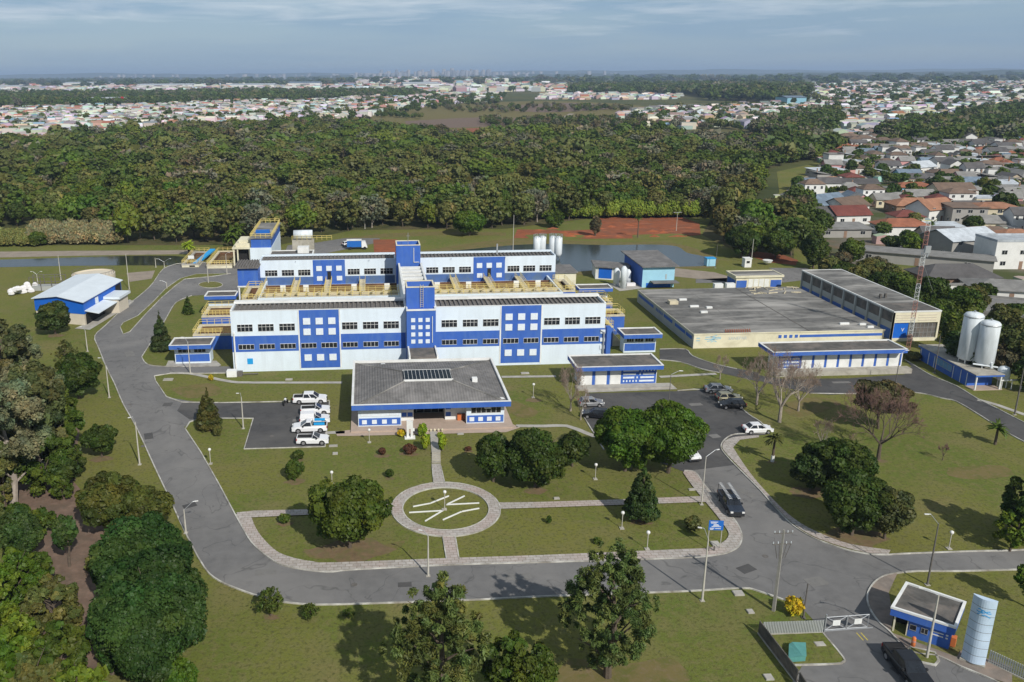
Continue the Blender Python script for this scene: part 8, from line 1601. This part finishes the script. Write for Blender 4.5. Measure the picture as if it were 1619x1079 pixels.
def houses(poly, n, smul=1.0, tall=0.12, reds=1.0):
    P = [G(*p) for p in poly]; xs = [p[0] for p in P]; ys = [p[1] for p in P]; c = 0; t = 0
    while c < n and t < 40*n:
        t += 1; x = rh_.uniform(min(xs), max(xs)); y = rh_.uniform(min(ys), max(ys))
        if not inpoly(x, y, P): continue
        px, py, _ = proj((x, y, 0))
        if px < -30 or px > 1650: continue
        wc = rh_.choice(PAL[:3]+PAL[7:8]+PAL[11:12]+PAL[14:]+[(.45, .30, .24)]); rc = rh_.choice(PAL); s = rh_.uniform(.8, 1.4)*smul
        far_house(x, y, 11*s, 8*s, rh_.choice((3, 3, 3.2, 6))*max(1, smul*.8), rh_.choice((1.2, 1.8, .1))*s, ang+rh_.choice((0, 1.57, .4))+rh_.uniform(-.1, .1), tuple(v*rh_.uniform(.8, 1.15) for v in wc), tuple(v*rh_.uniform(.8, 1.2) for v in rc)); c += 1
houses([(-80, 228), (100, 218), (300, 200), (540, 190), (600, 182), (600, 168), (540, 160), (380, 163), (200, 170), (60, 173), (-80, 176)], 3700, 0.85)
houses([(540, 176), (640, 173), (700, 166), (790, 160), (790, 148), (640, 150), (540, 158)], 900, 1.0)
houses([(850, 158), (1070, 158), (1080, 148), (860, 148)], 420, 1.2)
houses([(960, 186), (1180, 205), (1230, 200), (1330, 178), (1240, 166), (1100, 172), (1040, 172)], 560)
houses([(1000, 200), (1090, 205), (1100, 192), (1010, 186)], 45)
houses([(1240, 235), (1400, 208), (1619, 198), (1700, 195), (1700, 180), (1400, 186), (1250, 205)], 330)
houses([(1240, 196), (1700, 196), (1700, 150), (1400, 150), (1280, 160)], 1500, 0.9)
houses([(1250, 160), (1700, 165), (1700, 130), (1350, 130), (1160, 140)], 3600, 1.4)
houses([(-80, 152), (700, 146), (900, 145), (900, 134), (-80, 138)], 1700, 2.2)
houses([(560, 134), (800, 133), (800, 126), (560, 127)], 700, 3.5)
for (x, y, _) in townrest: far_house(x, y, rh_.uniform(7, 10), rh_.uniform(5.5, 7.5), rh_.choice((2.8, 3, 5)), rh_.choice((1.2, 1.6, .2)), ang+rh_.choice((0, 1.57)), tuple(v*rh_.uniform(.8, 1.1) for v in rh_.choice(PAL[:3]+PAL[11:12])), tuple(v*rh_.uniform(.7, 1.0) for v in rh_.choice(PAL[1:2]+PAL[3:7]+PAL[8:9]+PAL[10:14])))
for (x, y, _) in townpts:
    for _k in range(2):
        a, b2 = x+rh_.choice((-1, 1))*rh_.uniform(4.4, 6), y+rh_.uniform(-4, 5)
        if any((a-p)**2+(b2-q)**2 < (r_+1.5)**2 for p, q, r_ in SPEC): continue
        far_house(a, b2, rh_.uniform(2.5, 5), rh_.uniform(2.5, 4.5), rh_.uniform(1.9, 2.6), rh_.choice((.15, .5)), ang+rh_.choice((0, 1.57))+rh_.uniform(-.1, .1), tuple(v*rh_.uniform(.6, 1.1) for v in rh_.choice(PAL[:3])), tuple(v*rh_.uniform(.7, 1.05) for v in rh_.choice(PAL[1:2]+PAL[4:7]+PAL[10:14])))
me = fast_mesh('far_houses', np.array(HV), np.array(HF), np.array(HC)); me.validate(); o = link_mesh('far_houses', me, M['vcol']); tag(o, 'countless small pale and reddish houses of the far towns', 'houses', kind='stuff')
# large industrial halls and landmarks on the plain
def hall(px0, px1, py, hpx, rc, lab, depth=40, wc='white', stripe=None):
    a, b_ = G(px0, py), G(px1, py); w = b_[0]-a[0]; h = hpx*proj((a[0], a[1], 0))[2]/FPX
    o = empty('industrial_hall', (a[0], a[1], 0), lab, 'hall', 'industrial halls on the far plain'); mb = MB(); mb.box(a[0], a[1], 0, b_[0], a[1]+depth, h); mb.build('wall', M['W'+wc], o); mb = MB(); y0, y1 = a[1]-1, a[1]+depth+1; ym = (y0+y1)/2
    mb.add([(a[0]-1, y0, h+.05), (b_[0]+1, y0, h+.05), (b_[0]+1, ym, h*1.25), (a[0]-1, ym, h*1.25), (b_[0]+1, y1, h+.05), (a[0]-1, y1, h+.05)], [(0, 1, 2, 3), (3, 2, 4, 5)]); mb.build('roof', M['R'+rc], o)
    if stripe: mb = MB(); mb.box(a[0]-.2, a[1]-.4, h*.55, b_[0]+.2, a[1]-.05, h*.98); mb.build('stripe', M[stripe], o)
    return o
hall(142, 193, 166, 9, 'pale metal', 'white hall with red stripe in front of the dark woods on the left', 30, 'white', 'redlens')
hall(-4, 46, 179, 6, 'blue grey', 'long hall with blue roof edge at the left border', 40, 'cream', 'signblue')
hall(638, 696, 141, 8, 'pale metal', 'largest white hall near the middle of the horizon plain', 200)
hall(360, 430, 142, 7, 'pale metal', 'long pale hall left of the blue one on the horizon plain', 160); hall(456, 505, 140, 8, 'blue grey', 'blue roofed hall on the horizon plain', 160)
hall(216, 296, 141, 6, 'pale metal', 'long white hall above the dark woods on the left', 150); hall(100, 140, 138, 6, 'pale metal', 'small white hall on the left horizon plain', 150); hall(-10, 25, 143, 6, 'pale metal', 'pale hall at the left border of the horizon plain', 120)
hall(1244, 1278, 165, 10, 'blue grey', 'blue white block in the town right of the centre', 40, 'sky blue'); hall(1296, 1330, 184, 5, 'pale metal', 'pale long hall in the far right town', 30, 'cream')
hall(1375, 1398, 152, 6, 'pale metal', 'white hall in the middle of the far right town', 60); hall(1470, 1600, 145, 4, 'dark grey', 'long dark roofed hall in the far right town', 120, 'cream')
x, y = G(194, 166); c = proj((x, y, 0))[2]/FPX; o = empty('water_tower', (x, y, 0), 'red and white water tower beside the striped hall', 'tower'); mb = MB(); mb.lathe((x, y, 0), [(1.5*c, 0), (1.2*c, 8*c)], 12); mb.build('shaft', M['Wwhite'], o); mb = MB(); mb.lathe((x, y, 0), [(1.2*c, 8*c), (2.6*c, 9*c), (2.6*c, 11.5*c), (1*c, 12.5*c)], 12); mb.build('tank', M['redlens'], o)
# skyline of the distant city
HV, HF, HC = [], [], []
for k in range(230):
    px = random.Random(k).gauss(680, 75) if k < 170 else random.Random(k).uniform(150, 1000); d = random.Random(k+900).uniform(8500, 11500); r_ = ray(px, 118); x, y = r_[0]/r_[1]*d, d; h = random.Random(k+50).uniform(30, 60)+(random.Random(k+70).uniform(0, 38) if abs(px-690) < 90 else 0); w = random.Random(k+20).uniform(22, 40)
    cc_ = random.Random(k+3).choice([(.26, .26, .28), (.2, .21, .24), (.3, .28, .27), (.16, .17, .2)]); P = [(x-w/2, y, 0), (x+w/2, y, 0), (x+w/2, y+w, 0), (x-w/2, y+w, 0)]; i = len(HV); HV += P+[(a, b_, h) for a, b_, _ in P]; HC += [cc_]*8
    HF += [(i, i+1, i+5, i+4), (i+1, i+2, i+6, i+5), (i+2, i+3, i+7, i+6), (i+3, i, i+4, i+7), (i+4, i+5, i+6, i+7)]
me = fast_mesh('distant_city', np.array(HV), np.array(HF), np.array(HC)); o = link_mesh('distant_city', me, M['vcol']); tag(o, 'hazy high rise skyline of a distant city on the horizon', 'skyline', kind='stuff')
# low wooded hills closing the plain
def ridge(name, dist, h0, h1, seed, x0=-1.0, x1=1.0, thick=2500):
    rs = np.random.RandomState(seed); n = 260; V = []; Fq = []
    for i in range(n):
        t = x0+(x1-x0)*i/(n-1); hh = h0+(h1-h0)*(0.5+0.25*math.sin(t*9+seed)+0.18*math.sin(t*23+seed*2)+0.1*math.sin(t*71)); hh += rs.uniform(-1, 1)*h1*0.035
        V += [(t*dist, dist, -1), (t*dist, dist+thick*.5, hh), (t*dist, dist+thick, -1)]
    for i in range(n-1):
        for k in range(2): a = i*3+k; Fq.append((a, a+3, a+4, a+1))
    mb = MB(); mb.add(V, Fq); o = mb.build(name, M['hill'], None); tag(o, kind='structure')
M['hill'] = mat('wooded_hills', (0.035, 0.05, 0.02), 0.95, 0.4, 0.004)
ridge('hills', 9000, 10, 42, 7, -1.0, 1.0, 1500); ridge('hills', 13500, 40, 88, 11, -1.0, 1.0, 3000); ridge('hills', 6400, 10, 48, 19, 0.36, 1.0, 1200)
# ------------------------------------------------------------------ haze
if HAZE > 0:
    mb = MB(); mb.box(-26000, -3200, -2.0, 26000, 30000, 130); hz = bpy.data.materials.new('haze_air'); hz.use_nodes = True; t = hz.node_tree; t.nodes.clear(); pv = N(t, 'ShaderNodeVolumePrincipled', inp={'Color': (0.52, 0.69, 0.95, 1), 'Density': HAZE, 'Anisotropy': 0.0}); L(t, pv.outputs[0], N(t, 'ShaderNodeOutputMaterial').inputs['Volume'])
    o = mb.build('haze', hz); tag(o, 'thin bluish haze over the whole plain', 'haze', kind='stuff')
# ------------------------------------------------------------------ label length guard
ORD = 'first second third fourth fifth sixth seventh eighth ninth tenth eleventh twelfth thirteenth fourteenth fifteenth sixteenth seventeenth eighteenth nineteenth twentieth'.split()
bylab = {}
for o in list(col.objects):
    l = o.get('label')
    if l and not o.parent: bylab.setdefault(l, []).append(o)
for l, obs in bylab.items():
    if len(obs) < 2: continue
    obs.sort(key=lambda o: proj((o.location.x, o.location.y, 0))[0])
    for i, o in enumerate(obs):
        if i < 20: o['label'] = l+(', leftmost one' if i == 0 else ', %s from left' % ORD[i])
for o in list(col.objects):
    l = o.get('label')
    if l and len(l.split()) > 16: print('LONG', len(l.split()), l)
